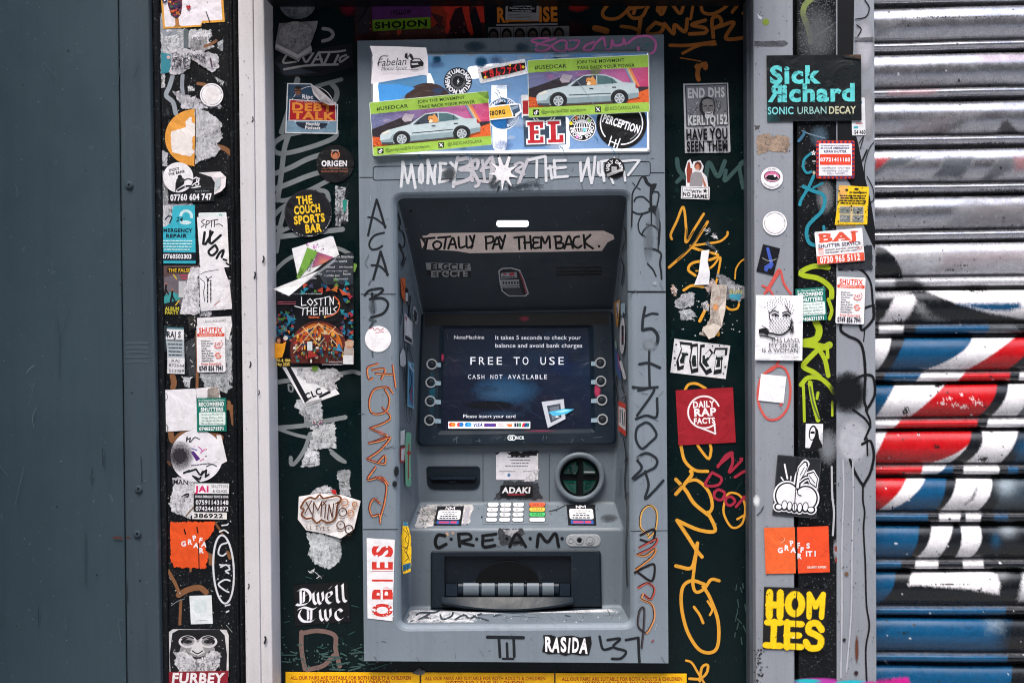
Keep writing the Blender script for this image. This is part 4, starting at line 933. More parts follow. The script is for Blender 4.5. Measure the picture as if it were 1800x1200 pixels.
a = Art(S_PIL, z=2.2); a.disc(372, 167, 20.5, (234, 232, 236)).ring(372, 167, 17.6, .7, (120, 122, 126), 10, 100).ring(372, 167, 17.6, .7, (120, 122, 126), 120, 220).ring(372, 167, 17.6, .7, (120, 122, 126), 240, 350).disc(372, 166, 12, (226, 222, 224)); a.build("sticker", "small blank white round sticker, thin dashed ring, above the orange disc", "sticker", GP)
a = Art(S_PIL, z=1.8)
L = [p for p in ell(343, 242, 53, 52, 60) if p[0] <= 343.5]; a.poly([(343, 192)]+sorted(L, key=lambda p: math.atan2(-(p[1]-242), -(p[0]-343)))[::-1][::-1]+[(343, 288)] if False else [(343, 191)]+[(343+53*math.cos(t), 242-50*math.sin(t)) for t in np.linspace(math.pi*.52, math.pi*1.48, 30)]+[(343, 292)], (226, 156, 66))
a.jag([(300, 232), (312, 228), (326, 224), (326, 214), (333, 206), (337, 206), (337, 216), (343, 217), (343, 238), (338, 240), (338, 262), (343, 266), (335, 276), (302, 268)], (234, 226, 222), .8, 3).use('residue').jag([(343, 192), (360, 194), (378, 206), (390, 216), (388, 232), (392, 242), (382, 252), (388, 262), (376, 276), (360, 280), (343, 288)], (206, 206, 210), 1.4, 3, 1)
a.use('paint').line([(343, 192), (344, 230), (342, 290)], 1.4, (34, 32, 32), .8); a.build("torn_sticker", "half torn round orange sticker, white patches inside, pale paper on its right", "torn sticker", GP)
a = Art(S_PIL, 340, 330, -1.5, 2.6)
a.poly([(296, 300), (376, 300), (376, 355), (296, 356)], (24, 25, 29)).text("07760 604 747", 335.5, 346.5, 10.5, W_, 73, 'h').line([(334, 318), (346, 312), (350, 318), (340, 324), (336, 330), (352, 328)], 2.2, W_).text("Signs & Blinds", 355, 336, 3, (140, 150, 156), 26, 'r').rect(300, 331, 375, 331.6, (70, 74, 80))
a.text("S", 346, 320, 14, (222, 222, 226), 9, 'r', shear=.25)
a.poly([(350, 304), (388, 303), (398, 313), (396, 330), (388, 338), (376, 343), (378, 322), (372, 312)], (228, 222, 226), 1, [0, 2, 4, 6, 5, 3, 0, 1, 1][:8]).poly([(378, 320), (386, 312), (388, 326), (378, 340)], (196, 206, 210), 1, [3, 5, 5, 3])
a.build("sticker", "black phone-number card with a curled white flap, above the turquoise card", "sticker", GP)
a = Art(S_PIL, 313, 311, -12, 4.6); a.disc(313, 312, 26.5, (234, 232, 236)); a.text("SHOOT", 309, 297, 4.6, K_, 19, 'h').text("THE BANK", 312, 303.5, 4.6, K_, 30, 'h')
a.disc(316, 312, 4, K_).poly([(310, 314), (318, 312), (324, 318), (320, 326), (306, 332), (302, 338), (306, 322)], K_).line([(316, 320), (330, 318), (336, 322)], 2.4, (60, 62, 66)).line([(308, 334), (324, 330), (332, 332)], 3.5, K_).line([(320, 336), (324, 322)], 1.2, W_); a.build("sticker", "white round sticker with crouching figure, overlapping the black phone-number card", "sticker", GP)
a = Art(S_PIL, 312, 412, 0.4, 1.6); CY = (58, 176, 196)
a.poly([(302, 362), (342, 360), (344.5, 463), (284, 463), (280, 388), (284, 384), (292, 378), (302, 372)], CY).use('residue').jag([(281, 384), (300, 372), (304, 360), (300, 392), (282, 404)], (222, 224, 228), 1.6, 2.5).use('print')
a.ring(327, 380, 9.5, 5, (196, 224, 228), 180, 380).disc(326, 391, 10, (200, 226, 230), 3.6).text("24", 315, 385.5, 8, (20, 30, 52), 12, 'b', shear=.2).line([(290, 386), (296, 380), (302, 382), (298, 392)], 2.4, (20, 30, 52)).line([(324, 383), (331, 375)], 1, CY)
a.text("EMERGENCY", 310, 405, 6.2, (18, 28, 48), 56, 'h').text("REPAIR", 310, 414.5, 6.2, (18, 28, 48), 37, 'h'); a.micro(311, 423.5, 56, 4, 5, 3, (214, 236, 238), 'b')
a.rect(281, 443.5, 344.3, 457.5, (14, 26, 42)).text("07760503303", 311, 450.7, 7.4, W_, 53, 'h'); a.build("sticker", "turquoise emergency repair card with clock dial and dark number band", "sticker", GP)
a = Art(S_PIL, 375, 420, -1.2, 1.8); a.poly(rrect(350, 373.5, 399, 382, 2), (222, 230, 230)).poly([(347, 381), (400, 381), (402, 470), (351, 470)], (234, 232, 236)).line([(386, 379), (389, 377), (390, 380)], 1.4, (60, 160, 160))
a.use('paint').line([(360, 386), (354, 389), (360, 394), (354, 399)], 1.6, K_).line([(362, 400), (364, 388), (370, 390), (364, 395)], 1.6, K_).line([(372, 399), (373, 388)], 1.6, K_).line([(377, 399), (378, 388)], 1.6, K_).line([(371, 388), (384, 386)], 1.5, K_).line([(380, 395), (386, 394), (392, 398)], 1.5, K_)
a.line([(360, 408), (357, 428), (361, 429), (374, 408)], 4.4, K_, smooth=False).line([(370, 406), (368, 426), (372, 428), (388, 414)], 4.4, K_, smooth=False).line([(376, 432), (366, 442), (372, 449), (382, 440), (378, 431)], 4.2, K_).line([(380, 454), (386, 444), (393, 440), (389, 452)], 4.2, K_).line([(392, 456), (397, 458)], 3.5, K_).line([(397, 463), (401, 466)], 3, K_)
a.build("sticker", "tall white card with thick black marker tag, right of the turquoise card", "sticker", GP)
a = Art(S_PIL, 319, 510, .4, 1.5)
a.poly([(286, 467), (352, 466), (353, 553), (288, 553)], (30, 31, 35)).poly([(286.5, 468), (336, 467), (330, 490), (322, 540), (300, 520), (287, 530)], (106, 98, 106)).poly([(286, 467), (350, 466), (345, 480), (300, 484), (288, 488)], (92, 72, 72)).poly([(287, 520), (302, 512), (322, 522), (312, 528), (288, 534)], (62, 148, 150))
a.rect(294, 470, 337, 479.5, (16, 16, 16)).text("THE FALSE", 315, 475, 6, (214, 178, 54), 39, 'b').text("ALBUM", 303, 542.5, 6, (206, 196, 60), 25, 'b').text("PARTY", 302, 549.5, 6, (206, 196, 60), 24, 'b').rect(316, 483, 330, 486, (170, 62, 84)).rect(320, 488, 329, 491, (170, 62, 84)).line([(305, 483), (310, 490)], 2, (220, 190, 60)).line([(309, 536), (315, 528)], 1.8, (220, 190, 60))
for x, y in ((292, 507), (303, 518)): a.disc(x, y-8, 1.8, (190, 110, 76)).line([(x, y-6), (x-1, y+2), (x-3, y+12)], 3.2, (26, 26, 30)).line([(x, y+2), (x+4, y+10)], 2.4, (26, 26, 30))
a.rect(314, 494, 327, 523, (186, 186, 190)).use('residue').jag([(336, 470), (350, 468), (349, 490), (352, 552), (316, 552), (322, 520), (328, 494)], (226, 224, 228), 1.4, 2.5, 1); a.build("torn_sticker", "grey and black gig card with yellow lettering, right half torn white", "torn sticker", GP)
a = Art(S_PIL, 378, 508, 0, 1.9)
a.poly([(350, 470), (393, 466), (396, 478), (404, 500), (408, 540), (366, 546), (352, 540)], (228, 224, 230)).poly(rrect(352, 468, 392, 540, 4), (230, 228, 233)).line([(353, 482), (361, 478), (378, 475), (384, 474)], 1.2, (70, 72, 78)).line([(352, 490), (360, 498), (358, 514), (360, 530)], 1.3, (40, 42, 48)).line([(362, 486), (368, 494), (364, 492), (372, 486)], 1.6, (46, 48, 54))
for x in (365, 370.5): a.bars(x, 512, 40, 2.2, (40, 40, 44), rot=90)
a.poly([(352, 541), (406, 536), (408, 543), (354, 547)], (216, 214, 220)).line([(377, 536), (386, 529)], 2, (190, 150, 150), .8); a.build("sticker", "creased white card with sideways small print, right of the gig card", "sticker", GP)
a = Art(S_PIL, 378, 570, -3, 1.5); a.poly([(347, 557), (407, 557), (408, 573), (400, 600), (380, 575), (347, 577)], (226, 224, 228)).text("LANGUAGE AWAY", 378, 564.5, 3.8, (70, 70, 74), 40, 'r'); a.build("torn_sticker", "thin white strip with faint grey capitals, tucked behind the orange-headed card", "torn sticker", GP)
a = Art(S_PIL, 308, 616, 1.5, 1.6); a.poly([(285, 575), (322, 575), (326, 657), (295, 656), (294, 620), (291, 596)], (170, 180, 186)).rect(291, 579, 322, 596, (228, 228, 232)).text("RAJ S", 305, 588, 10, (28, 34, 44), 25, 'h').rect(285, 575, 322, 578, (70, 120, 128)).micro(308, 605, 28, 4, 6.3, 3.2, (44, 56, 64)).rect(295, 629, 325, 656.5, (220, 220, 224)).text("RAJ", 309, 634, 5, K_, 15, 'r').text("872644", 311, 642, 5, K_, 28, 'r').text("532069", 311, 651.5, 5, K_, 27, 'r').rect(293, 597.5, 320, 598.7, (28, 34, 44))
a.use('residue').jag([(284, 572), (292, 574), (290, 620), (286, 622)], (60, 74, 80), 1.6, 2.5); a.build("torn_sticker", "worn pale card with black digits, left of the orange-headed white card", "torn sticker", GP)
def shutfix(S, cx, cy, rot, label, grp, z):
    a = Art(S, cx, cy, rot, z); x0, y0 = cx-25, cy-41
    a.poly(rrect(x0, y0, x0+50, y0+82, 2.5), (234, 232, 236)); OR_ = (216, 66, 36)
    a.text("SHUTFIX", cx, y0+8.5, 8.8, OR_, 41, 'h').rect(x0+1, y0+14, x0+49, y0+19.5, OR_).text("SHOPFRONTS LTD", cx, y0+16.8, 3.2, (240, 214, 206), 40, 'b')
    for i, t in enumerate(("Shopfronts", "Roller Shutter", "Shop Doors", "Canopy", "Metal Work", "Gates & Grills", "Glass & Glazing", "Door Closers", "Automatic Door")): a.text(t, x0+8, y0+27+i*4.3, 2.9, (30, 32, 40), min(21, 1.6*len(t)), 'b', 'l')
    a.text("24", x0+34, y0+33, 5.6, OR_, 8, 'r', shear=.2).text("7", x0+40, y0+33, 5.6, OR_, None, 'r').ring(x0+37, y0+32, 8, .8, OR_, -50, 150).ring(x0+37, y0+53, 4.5, 2, (226, 120, 96), 0, 140).ring(x0+37, y0+53, 4.5, 2, (226, 120, 96), 180, 320).line([(x0+31, y0+53), (x0+43, y0+53)], 1.2, (226, 120, 96)).text("SERVICE", x0+37, y0+38.5, 2, OR_, 12, 'r')
    a.text("Free Estimate", cx, y0+67, 5, OR_, 36, 'r').text("0749 856 7941", cx, y0+75, 8, (26, 32, 50), 43, 'h'); a.build("sticker", label, "sticker", grp)
shutfix(S_PIL, 371, 613, -1.0, "white shutter repair card with orange heading, on the black pilaster", GP, 2.6)
a = Art(S_PIL, 316, 720, -3, 1.6); a.poly(rrect(286, 684, 346, 757, 3), (232, 230, 235)).poly([(346, 684), (386, 682), (389, 705), (347, 706)], (226, 222, 226)).use('residue').jag([(368, 684), (386, 683), (388, 704), (364, 705)], (170, 160, 152), 1.6, 2.5, .75).use('paint').line([(289, 692), (294, 690), (296, 698), (290, 704)], 1, (90, 90, 96), .7).line([(286, 740), (293, 748), (292, 757)], 2.4, (150, 150, 154), .7); a.build("sticker", "large blank white square sticker, left of the small green card", "sticker", GP)
def recommend(S, cx, cy, rot, label, grp, z, cut=0, h=59):
    a = Art(S, cx, cy, rot, z); x0, y0 = cx-26, cy-h/2; GN = (14, 112, 98); L_ = (222, 236, 232)
    a.poly([(x0, y0), (x0+52, y0), (x0+52, y0+h), (x0, y0+h)], GN).text("24 x 7 Emergency Repair & Service", cx, y0+4, 3, L_, 46, 'b').text("RECOMMEND", cx, y0+11, 6.4, (236, 240, 240), 45, 'h').text("SHUTTERS", cx+1, y0+20, 6.2, (236, 240, 240), 40, 'h').poly(rrect(x0+4, y0+25, x0+50, y0+48, 2), L_)
    for i, t in enumerate(("Shopfront Shutters &", "Garage Shutters Glass", "Windows Grilles &", "Blinds Door Closures")): a.text(t, cx+1, y0+29+i*5.4, 3.3, (26, 86, 84), 38, 'r')
    a.text("07405271571", cx, y0+54, 5.8, (236, 240, 240), 44, 'h'); a.build("sticker", label, "sticker", grp)
recommend(S_PIL, 372, 728.5, -.8, "small green shutter card overlapping the blank white square, on the black pilaster", GP, 3.6)
a = Art(S_PIL, 349, 805, -2, 2.0); a.poly([(382, 765), (390, 766), (399, 812), (386, 818)], (228, 226, 230)).disc(346, 801, 46, (232, 230, 236), 46)
a.use('spray').blob(316, 800, 30, (52, 48, 56), .72, 32, .25).use('print').line([(329, 775), (330, 766), (331, 772), (336, 768), (334, 776)], 2.2, K_).line([(336, 776), (344, 768), (352, 772)], 1.8, K_)
a.poly([(336, 794), (341, 792), (352, 806), (345, 810)], (84, 40, 120)).poly([(337, 786), (347, 790), (347, 792), (337, 788)], (80, 84, 150)).line([(350, 785), (356, 792), (352, 796), (360, 790)], 2, (196, 90, 170)).line([(352, 810), (358, 806)], 1.6, (196, 70, 140)).disc(363, 790, 1.3, (196, 50, 80)).disc(362, 802, 1.4, (40, 30, 50)).disc(342, 784, 1, (220, 130, 190)).bars(352, 816, 34, 1.8, (60, 50, 80), rot=-5)
for p in ([(330, 828), (344, 824), (350, 834)], [(338, 836), (350, 842), (356, 828), (352, 834), (362, 826), (360, 838), (366, 834)], [(350, 848), (340, 838)], [(322, 830), (332, 826)]): a.line(p, 3.2, K_, smooth=False)
a.line([(345, 834), (356, 838)], 1, W_).line([(362, 820), (372, 816), (380, 820)], 1.6, (60, 60, 66)); a.build("sticker", "big round white sticker with purple motif and sprayed black smudge", "sticker", GP)
a = Art(S_PIL, 322, 872, 1.5, 1.5).use('residue'); a.jag([(302, 840), (345, 836), (348, 850), (342, 900), (335, 910), (302, 898), (298, 880), (304, 862)], (226, 225, 230), 2, 2.5, 1).use('print').text("MAN", 317, 847, 8.5, K_, 27, 'b').poly([(318, 872), (326, 867), (333, 866), (331, 874)], K_).line([(322, 872), (330, 870)], .7, W_).use('paint').line([(328, 906), (336, 896), (344, 888)], 2.4, (120, 100, 70), .8); a.build("torn_sticker", "ragged white sticker with bold capitals MAN, beside the pink-lettered card", "torn sticker", GP)
a = Art(S_PIL, 371, 882, .6, 2.6); a.rect(338, 900, 399, 912, (230, 228, 226)).text("386922", 367, 906, 7, K_, 52, 'h').rect(340.5, 848, 403, 868, (232, 232, 236)).rect(340.5, 867, 403, 899, (18, 18, 21)).text("JAI", 356, 859, 10, (214, 30, 104), 24, 'h').text("SHUTTERS", 386, 854.5, 5, (36, 36, 40), 30, 'r').text("& GLASS", 386, 862.5, 5, (36, 36, 40), 25, 'r').text("24 HOUR EMERGENCY SERVICE & REPAIR", 372, 872.5, 4, W_, 59, 'b').text("07591143148", 373, 882.5, 7.4, W_, 58, 'b').text("07424415872", 373, 893.5, 7.4, W_, 58, 'b').frame(340.5, 848, 403, 899, .8, (24, 24, 26))
a.build("sticker", "white and black shutter card with pink capitals and two phone numbers", "sticker", GP)
ORG = (228, 84, 34)
a = Art(S_PIL, 338, 957, 0, 1.6); a.jag([(299, 917), (378, 916), (375, 934), (368, 944), (360, 950), (362, 966), (366, 974), (362, 998), (306, 997), (300, 985)], ORG, 1.3, 2.5, 1.2).use('print')
for t, x, y, r in (("G", 323, 955, -8), ("R", 334, 952, 0), ("P", 342, 945, -12), ("A", 345, 958, 8), ("F", 353, 949, 10), ("R", 354, 967, 0), ("A", 359, 956, 8)): a.text(t, x, y, 8.4, W_, None, 'h', rot=r)
a.use('paint').line([(324, 930), (326, 938)], 2.6, K_).line([(346, 926), (348, 936)], 2.2, K_).line([(349, 955), (350, 1000)], 1.6, K_, .8); a.build("torn_sticker", "ragged orange square sticker with scattered white capitals, on the black pilaster", "torn sticker", GP)
a = Art(S_PIL, 353, 1071, -1.5, 1.5); a.poly([(333.5, 1046), (372.5, 1046), (373.5, 1096), (335, 1096)], (226, 232, 234)).rect(341, 1054, 363, 1076, (214, 226, 228)); a.bars(355, 1090, 18, 1.2, (150, 156, 160)); a.build("sticker", "pale blank card standing upright below the white tag, above the bearded face", "sticker", GP)
a = Art(S_PIL, 347, 1150, 0, 1.6)
a.poly([(294, 1112), (304, 1105), (398, 1106), (402, 1116), (402, 1188), (294, 1190)], (214, 212, 214)).poly([(303, 1112), (314, 1106), (386, 1106), (395, 1116), (399, 1150), (398, 1184), (300, 1184), (298, 1150)], (28, 28, 32))
a.poly(ell(347, 1150, 32, 34), (150, 148, 150)).poly([(318, 1112), (376, 1112), (372, 1122), (360, 1118), (347, 1124), (334, 1118), (322, 1122)], (24, 24, 28))
for cx in (330, 366): a.ring(cx, 1127, 14, 4, (210, 208, 212), ry=9).disc(cx, 1127, 8, (50, 48, 52), 3.4).disc(cx, 1127, 2.4, K_).line([(cx-10, 1121), (cx, 1118), (cx+10, 1121)], 2.4, K_)
a.poly([(341, 1128), (353, 1128), (360, 1146), (347, 1152), (334, 1146)], (214, 212, 214)).line([(338, 1143), (347, 1148), (356, 1143)], 2, K_).line([(332, 1153), (347, 1156), (362, 1153)], 3.5, (40, 38, 40))
a.use('residue').jag([(308, 1146), (326, 1142), (336, 1154), (347, 1160), (358, 1154), (370, 1142), (388, 1146), (386, 1170), (372, 1184), (320, 1184), (308, 1168)], (226, 224, 228), 2, 2.5, 1).use('print')
for i in range(70):
    x, y = random.uniform(302, 396), random.uniform(1108, 1182); (abs(x-347) > 38) and a.disc(x, y, .8, (196, 194, 198))
    x, y = random.uniform(314, 382), random.uniform(1150, 1183); a.line([(x, y), (x+random.gauss(0, 2), y+3)], .8, (110, 108, 110))
a.poly([(296, 1180), (402, 1178), (399, 1210), (294, 1210)], (140, 32, 48)).text("FURBEY", 347, 1191, 17, (238, 232, 234), 92, 'h', shear=.12); a.build("sticker", "black and white bearded face sticker with red name band, bottom of pilaster", "sticker", GP)

# ---------- green board, left of the machine
TG = (124, 130, 132)
a = Art(S_GRN, z=.4).use('dry')
for p, w in (([(523, 140), (512, 180), (501, 215), (495, 232)], 10), ([(582, 146), (592, 160), (588, 178), (566, 198), (545, 205)], 9), ([(600, 140), (570, 148), (545, 156)], 7), ([(508, 236), (500, 262), (494, 310), (488, 352)], 9),
             ([(592, 232), (588, 242), (560, 254), (520, 266), (492, 270), (480, 262), (484, 250), (504, 238), (530, 232)], 8.5), ([(484, 305), (510, 295), (540, 280), (566, 272), (586, 270)], 9), ([(482, 332), (500, 326), (540, 310), (572, 300)], 9), ([(486, 344), (492, 352), (510, 350), (545, 334), (580, 316)], 8),
             ([(560, 334), (574, 338), (578, 352)], 8), ([(510, 356), (490, 370), (478, 386), (480, 398), (496, 402)], 8), ([(500, 370), (492, 400), (486, 442)], 8), ([(475, 418), (510, 414), (560, 408), (602, 403)], 9), ([(475, 418), (500, 404), (520, 396)], 7), ([(545, 436), (590, 436), (615, 446)], 7), ([(524, 446), (500, 460), (480, 482), (477, 500), (486, 512), (500, 508)], 7),
             ([(484, 672), (510, 668), (540, 664)], 8), ([(600, 656), (620, 653), (632, 656)], 7), ([(507, 676), (508, 686), (514, 688), (514, 678), (508, 676)], 3), ([(485, 752), (530, 748), (560, 742), (607, 733)], 8), ([(490, 754), (520, 764), (548, 770)], 6), ([(545, 762), (535, 790), (520, 812), (512, 816), (511, 804)], 7), ([(580, 790), (600, 806), (608, 812), (596, 808), (582, 796)], 5)):
    a.line(p, w, TG, .78)
BRW = (118, 96, 90); a.use('paint')
for p, w in (([(530, 1110), (530, 1140), (536, 1175)], 8), ([(530, 1112), (560, 1108), (588, 1116), (590, 1140), (597, 1170)], 8), ([(588, 1150), (570, 1168), (552, 1174), (540, 1176)], 8)): a.line(p, w, BRW, .85)
a.use('dry').specks(482, 1130, 700, 1182, 110, 2.2, (70, 96, 92), .8)
for i in range(26): x, y = random.uniform(486, 660), random.uniform(1140, 1178); a.line([(x, y), (x+random.uniform(8, 30), y+random.gauss(0, 4))], random.uniform(1.2, 3), (66, 92, 90), .55)
for i in range(9): x, y = random.uniform(484, 630), random.uniform(1000, 1140); a.line([(x, y), (x+random.uniform(3, 14), y+random.gauss(0, 6))], 1.6, (50, 84, 82), .5)
a.specks(480, 100, 634, 1180, 90, .9, (120, 140, 138), .8)
for p, c in (([(520, 704), (530, 700), (565, 702), (568, 746), (550, 756), (536, 748), (532, 726), (518, 716)], (196, 198, 202)), ([(545, 760), (560, 748), (588, 742), (592, 786), (544, 790)], (206, 208, 210)), ([(540, 785), (562, 794), (562, 818), (528, 821), (534, 800)], (200, 202, 206)), ([(594, 828), (616, 824), (614, 850), (616, 872), (596, 868), (600, 848), (592, 840)], (176, 180, 184)), ([(545, 868), (560, 856), (574, 852), (592, 862), (592, 872), (544, 874)], (196, 196, 200)), ([(537, 935), (596, 940), (601, 960), (598, 985), (580, 1000), (552, 990), (540, 975), (545, 960)], (196, 202, 204)), ([(543, 1006), (552, 1000), (552, 1004), (546, 1008)], (190, 194, 196)), ([(558, 1008), (566, 1014), (567, 1018), (560, 1013)], (190, 194, 196))): patch(S_GRN, p, c, .9, board)
a.use('print').poly([(582, 860), (591, 861), (591, 868), (585, 867)], (190, 34, 42)).bars(547, 815, 14, 1.4, (60, 60, 62))
for i in range(26): a.disc(548+random.random()*20, 738+random.random()*11, 1, random.choice([(176, 60, 84), (90, 70, 120), (214, 206, 210)]))
a.build("paint_stain", parent=board)

a = Art(S_GRN, z=1.2).use('residue'); a.poly(ell(523, 6, 32, 28), (112, 116, 122)); a.jag([(520, -20), (545, -10), (550, 10), (535, 25), (510, 22), (498, 5)], (130, 132, 136), 2, 3, .8); a.build("torn_sticker", "dull round scraped sticker cut off by the top edge, upper left of green board", "torn sticker", GG)
a = Art(S_GRN, 550, 108, 2, 1.0); a.poly([(481, 110), (500, 84), (560, 86), (618, 74), (621, 116), (570, 132), (506, 137), (484, 128)], (22, 24, 29)).use('paint'); LW = (176, 172, 172)
a.poly([(484, 112), (560, 128), (500, 134)], (52, 60, 70), .7)
a.line([(506, 94), (498, 112), (520, 110)], 4, LW, w1=3).line([(524, 108), (530, 98), (538, 110), (550, 94)], 4, LW).line([(548, 114), (560, 92), (566, 110)], 4, LW, smooth=False).line([(552, 105), (566, 104)], 3, LW).line([(570, 112), (578, 94)], 4, LW).line([(562, 92), (590, 90), (606, 87)], 3.6, LW).line([(588, 110), (594, 96)], 4, LW).line([(608, 95), (598, 100), (598, 108), (612, 98)], 3.6, LW).line([(500, 124), (540, 116), (594, 112)], 4, LW)
a.line([(566, 50), (578, 52), (584, 60), (578, 68), (566, 72)], 6, (150, 148, 148), .8); a.build("sticker", "dark peeling sticker with brushed pale capitals, under the upper left pouch", "sticker", GG)
a = Art(S_GRN, 520, 72, 1.5, 3.5).use('matt'); a.poly([(490, 42), (558, 36), (556, 48), (546, 78), (549, 92), (530, 102), (524, 107), (484, 88), (484, 78)], (150, 146, 146), 1, [0, 1, 2, 4, 5, 7, 8, 4, 2]); a.use('residue'); a.z = 9.2
a.poly(ell(520, 62, 30, 24), (164, 160, 160)); a.use('matt').poly([(484, 84), (524, 103), (549, 88), (547, 80), (524, 96), (486, 78)], (176, 172, 174), 1, [0, 3, 2, 2, 4, 1]); a.build("torn_sticker", "crumpled grey paper pouch peeling off, upper left of green board", "torn sticker", GG)
a = Art(S_GRN, 549, 191, 2.2, 1.6)
a.poly([(503, 148), (545, 147), (588, 180), (594, 182), (595, 234), (503, 236)], (222, 224, 228)).poly([(505, 150), (544, 149), (592, 184), (593, 232), (505, 234)], (44, 74, 100)).poly([(505, 214), (593, 210), (593, 232), (505, 234)], (120, 152, 172)).ring(549, 190, 38, 1, W_).text("Ripc", 540, 170.5, 6.6, W_, 20, 'h').disc(522.5, 161, 6, (122, 80, 62), 8).disc(522.5, 155, 5.6, (36, 28, 28), 3).line([(517, 161), (528, 160)], 1.4, (40, 40, 46)).poly([(514, 172), (531, 172), (530, 176), (515, 176)], (40, 46, 60))
a.poly([(508, 176), (590, 178), (592, 212), (508, 214)], (232, 224, 226)).poly([(509.5, 177.5), (588.5, 179.5), (590.5, 210.5), (509.5, 212.5)], (176, 24, 34)).text("DEBT", 549, 188.5, 12.6, (236, 146, 54), 73, 'h').text("TALK", 552, 203.5, 12.6, (236, 146, 54), 73, 'h').text("Cost of living crisis", 544, 179.5, 2.4, (230, 190, 190), 48, 'r')
a.poly(ell(549, 216, 28, 12)[:21] , (28, 40, 58)).text("Monthly", 551, 218, 5, W_, 25, 'h').text("Podcast", 551, 224.5, 5, W_, 27, 'h').disc(573, 224, 1, (30, 40, 60)); a.z += 1
a.poly([(544, 148), (558, 155), (574, 168), (592, 183), (578, 184), (560, 176), (550, 166)], (206, 200, 202), 1, [0, 6, 9, 3, 9, 10, 6]).poly([(546, 152), (572, 172), (580, 182), (562, 175)], (170, 164, 166), 1, [4, 9, 9, 10])
a.build("sticker", "blue and red talk show sticker with its top corner curled down", "sticker", GG)
a = Art(S_GRN, 589, 288, 0, 2.2); a.disc(589, 288, 33, (14, 14, 18)).ring(589.5, 272, 7, 2.2, (196, 120, 84), -60, 240).poly([(584, 273), (590, 268), (594, 271), (593, 277), (586, 278)], (196, 120, 84)).line([(583, 264.5), (595, 264.5)], 1.2, (220, 224, 230)).text("ORIGEN", 588, 287.5, 9.4, W_, 46, 'h').rect(565, 296, 576, 296.6, (176, 110, 84)).rect(601, 296, 612, 296.6, (176, 110, 84)).text("PIERCING &", 588, 296, 3, (176, 110, 84), 21, 'r').text("ELIMINACION DE TATUAJES", 588, 301.5, 3, (176, 110, 84), 47, 'r')
a.build("sticker", "black round sticker with copper emblem and white serif capitals", "sticker", GG)
a = Art(S_GRN, 542, 375, -6, 3.4); a.disc(542, 375, 42, (20, 21, 27)).ring(542, 375, 41, 1.4, (44, 46, 54)); YL = (232, 190, 40)
for t, y, w, dx in (("THE", 351, 28, -4), ("COUCH", 367.5, 47, -1), ("SPORTS", 385, 55, 1), ("BAR", 402, 29, 6)): a.text(t, 542+dx, y, 13.6, YL, w, 'h')
for i in range(26): t = random.uniform(.2, 2.6); a.disc(542+40*math.cos(t), 375+40*math.sin(t), .7, (200, 204, 206))
a.build("sticker", "black round sticker with blocky yellow capitals in four lines", "sticker", GG)
a = Art(S_GRN, z=1.4).use('residue'); a.jag([(589, 326), (596, 328), (608, 330), (606, 350), (612, 352), (612, 380), (612, 390), (602, 388), (598, 398), (590, 397)], (186, 188, 192), 1, 2.5, 1.1).use('paint')
for i in range(60): x, y = random.uniform(591, 609), random.uniform(330, 394); a.line([(x, y), (x+random.gauss(0, 3), y+random.gauss(0, 3))], 1.1, (54, 58, 66), .9)
a.use('print').poly([(602, 352), (610, 351), (608, 370), (604, 374)], (30, 140, 126)).line([(594, 394), (596, 380), (604, 378), (604, 388)], 1.4, (50, 50, 56)); a.build("torn_sticker", "narrow torn label with black doodles and a teal sliver, near the machine's left edge", "torn sticker", GG)
a = Art(S_GRN, 555, 440, 0, 1.4); a.poly([(513, 437), (581, 415), (586, 416), (597, 450), (585, 462), (524, 490)], (230, 230, 233))
for i in range(20): a.disc(random.gauss(556, 9), random.gauss(433, 3.6), random.uniform(.5, 1.6), random.choice([(196, 120, 190), (90, 60, 100), (220, 170, 210)]))
a.build("sticker", "white card with pink splatter, tucked behind the green scrap", "sticker", GG)
a = Art(S_GRN, z=2.2); a.poly([(540, 435), (560, 443), (540, 472), (524, 492), (522, 486), (520, 490)], (112, 160, 66)).grad([(558, 443), (586, 452), (572, 462), (548, 470)], [(126, 60, 110), (176, 80, 130), (206, 130, 96), (150, 80, 120)]).text("ENT", 529, 478, 6.4, (30, 40, 26), 15, 'r', rot=-66).text("OWER", 546, 466, 6.4, (30, 40, 26), 22, 'r', rot=-66)
a.poly([(622, 462), (628, 465), (624, 478), (620, 478)], (112, 150, 66)).poly([(482, 604), (474, 624), (482, 628)], (96, 140, 60)); a.poly([(546, 640), (560, 640), (558, 652), (550, 652)], (120, 160, 60))
a.build("torn_sticker", "torn green and purple scrap showing behind the festival poster", "torn sticker", GG)
a = Art(S_GRN, z=3.4)                             # festival poster
a.poly([(482, 506), (506, 514), (570, 462), (596, 448), (621, 443), (623, 642), (482, 644)], (16, 18, 24)); PC = [(30, 90, 130), (30, 120, 150), (176, 66, 46), (60, 60, 90), (90, 130, 60), (196, 110, 50), (20, 60, 80), (150, 40, 60), (40, 140, 150)]
a.poly([(575, 462), (600, 449), (620, 446), (621, 500), (570, 500), (560, 480)], (48, 54, 62))
for x0, y0, x1, y1, n, sz in ((484, 545, 516, 600, 60, 6), (600, 546, 622, 600, 46, 6), (530, 500, 590, 516, 12, 7), (604, 506, 620, 530, 6, 7), (590, 490, 615, 512, 8, 7)):
    for i in range(n):
        x, y = random.uniform(x0, x1), random.uniform(y0, y1); r = random.uniform(.4, 1)*sz; t = random.uniform(0, 6.3); a.poly([(max(483, min(621, x+r*math.cos(t+k*2.1))), y+r*math.sin(t+k*2.1)) for k in range(3)], random.choice(PC))
a.poly([(596, 507), (614, 518), (602, 519)], (190, 80, 50)).poly([(502, 548), (514, 560), (508, 572)], (40, 120, 150))
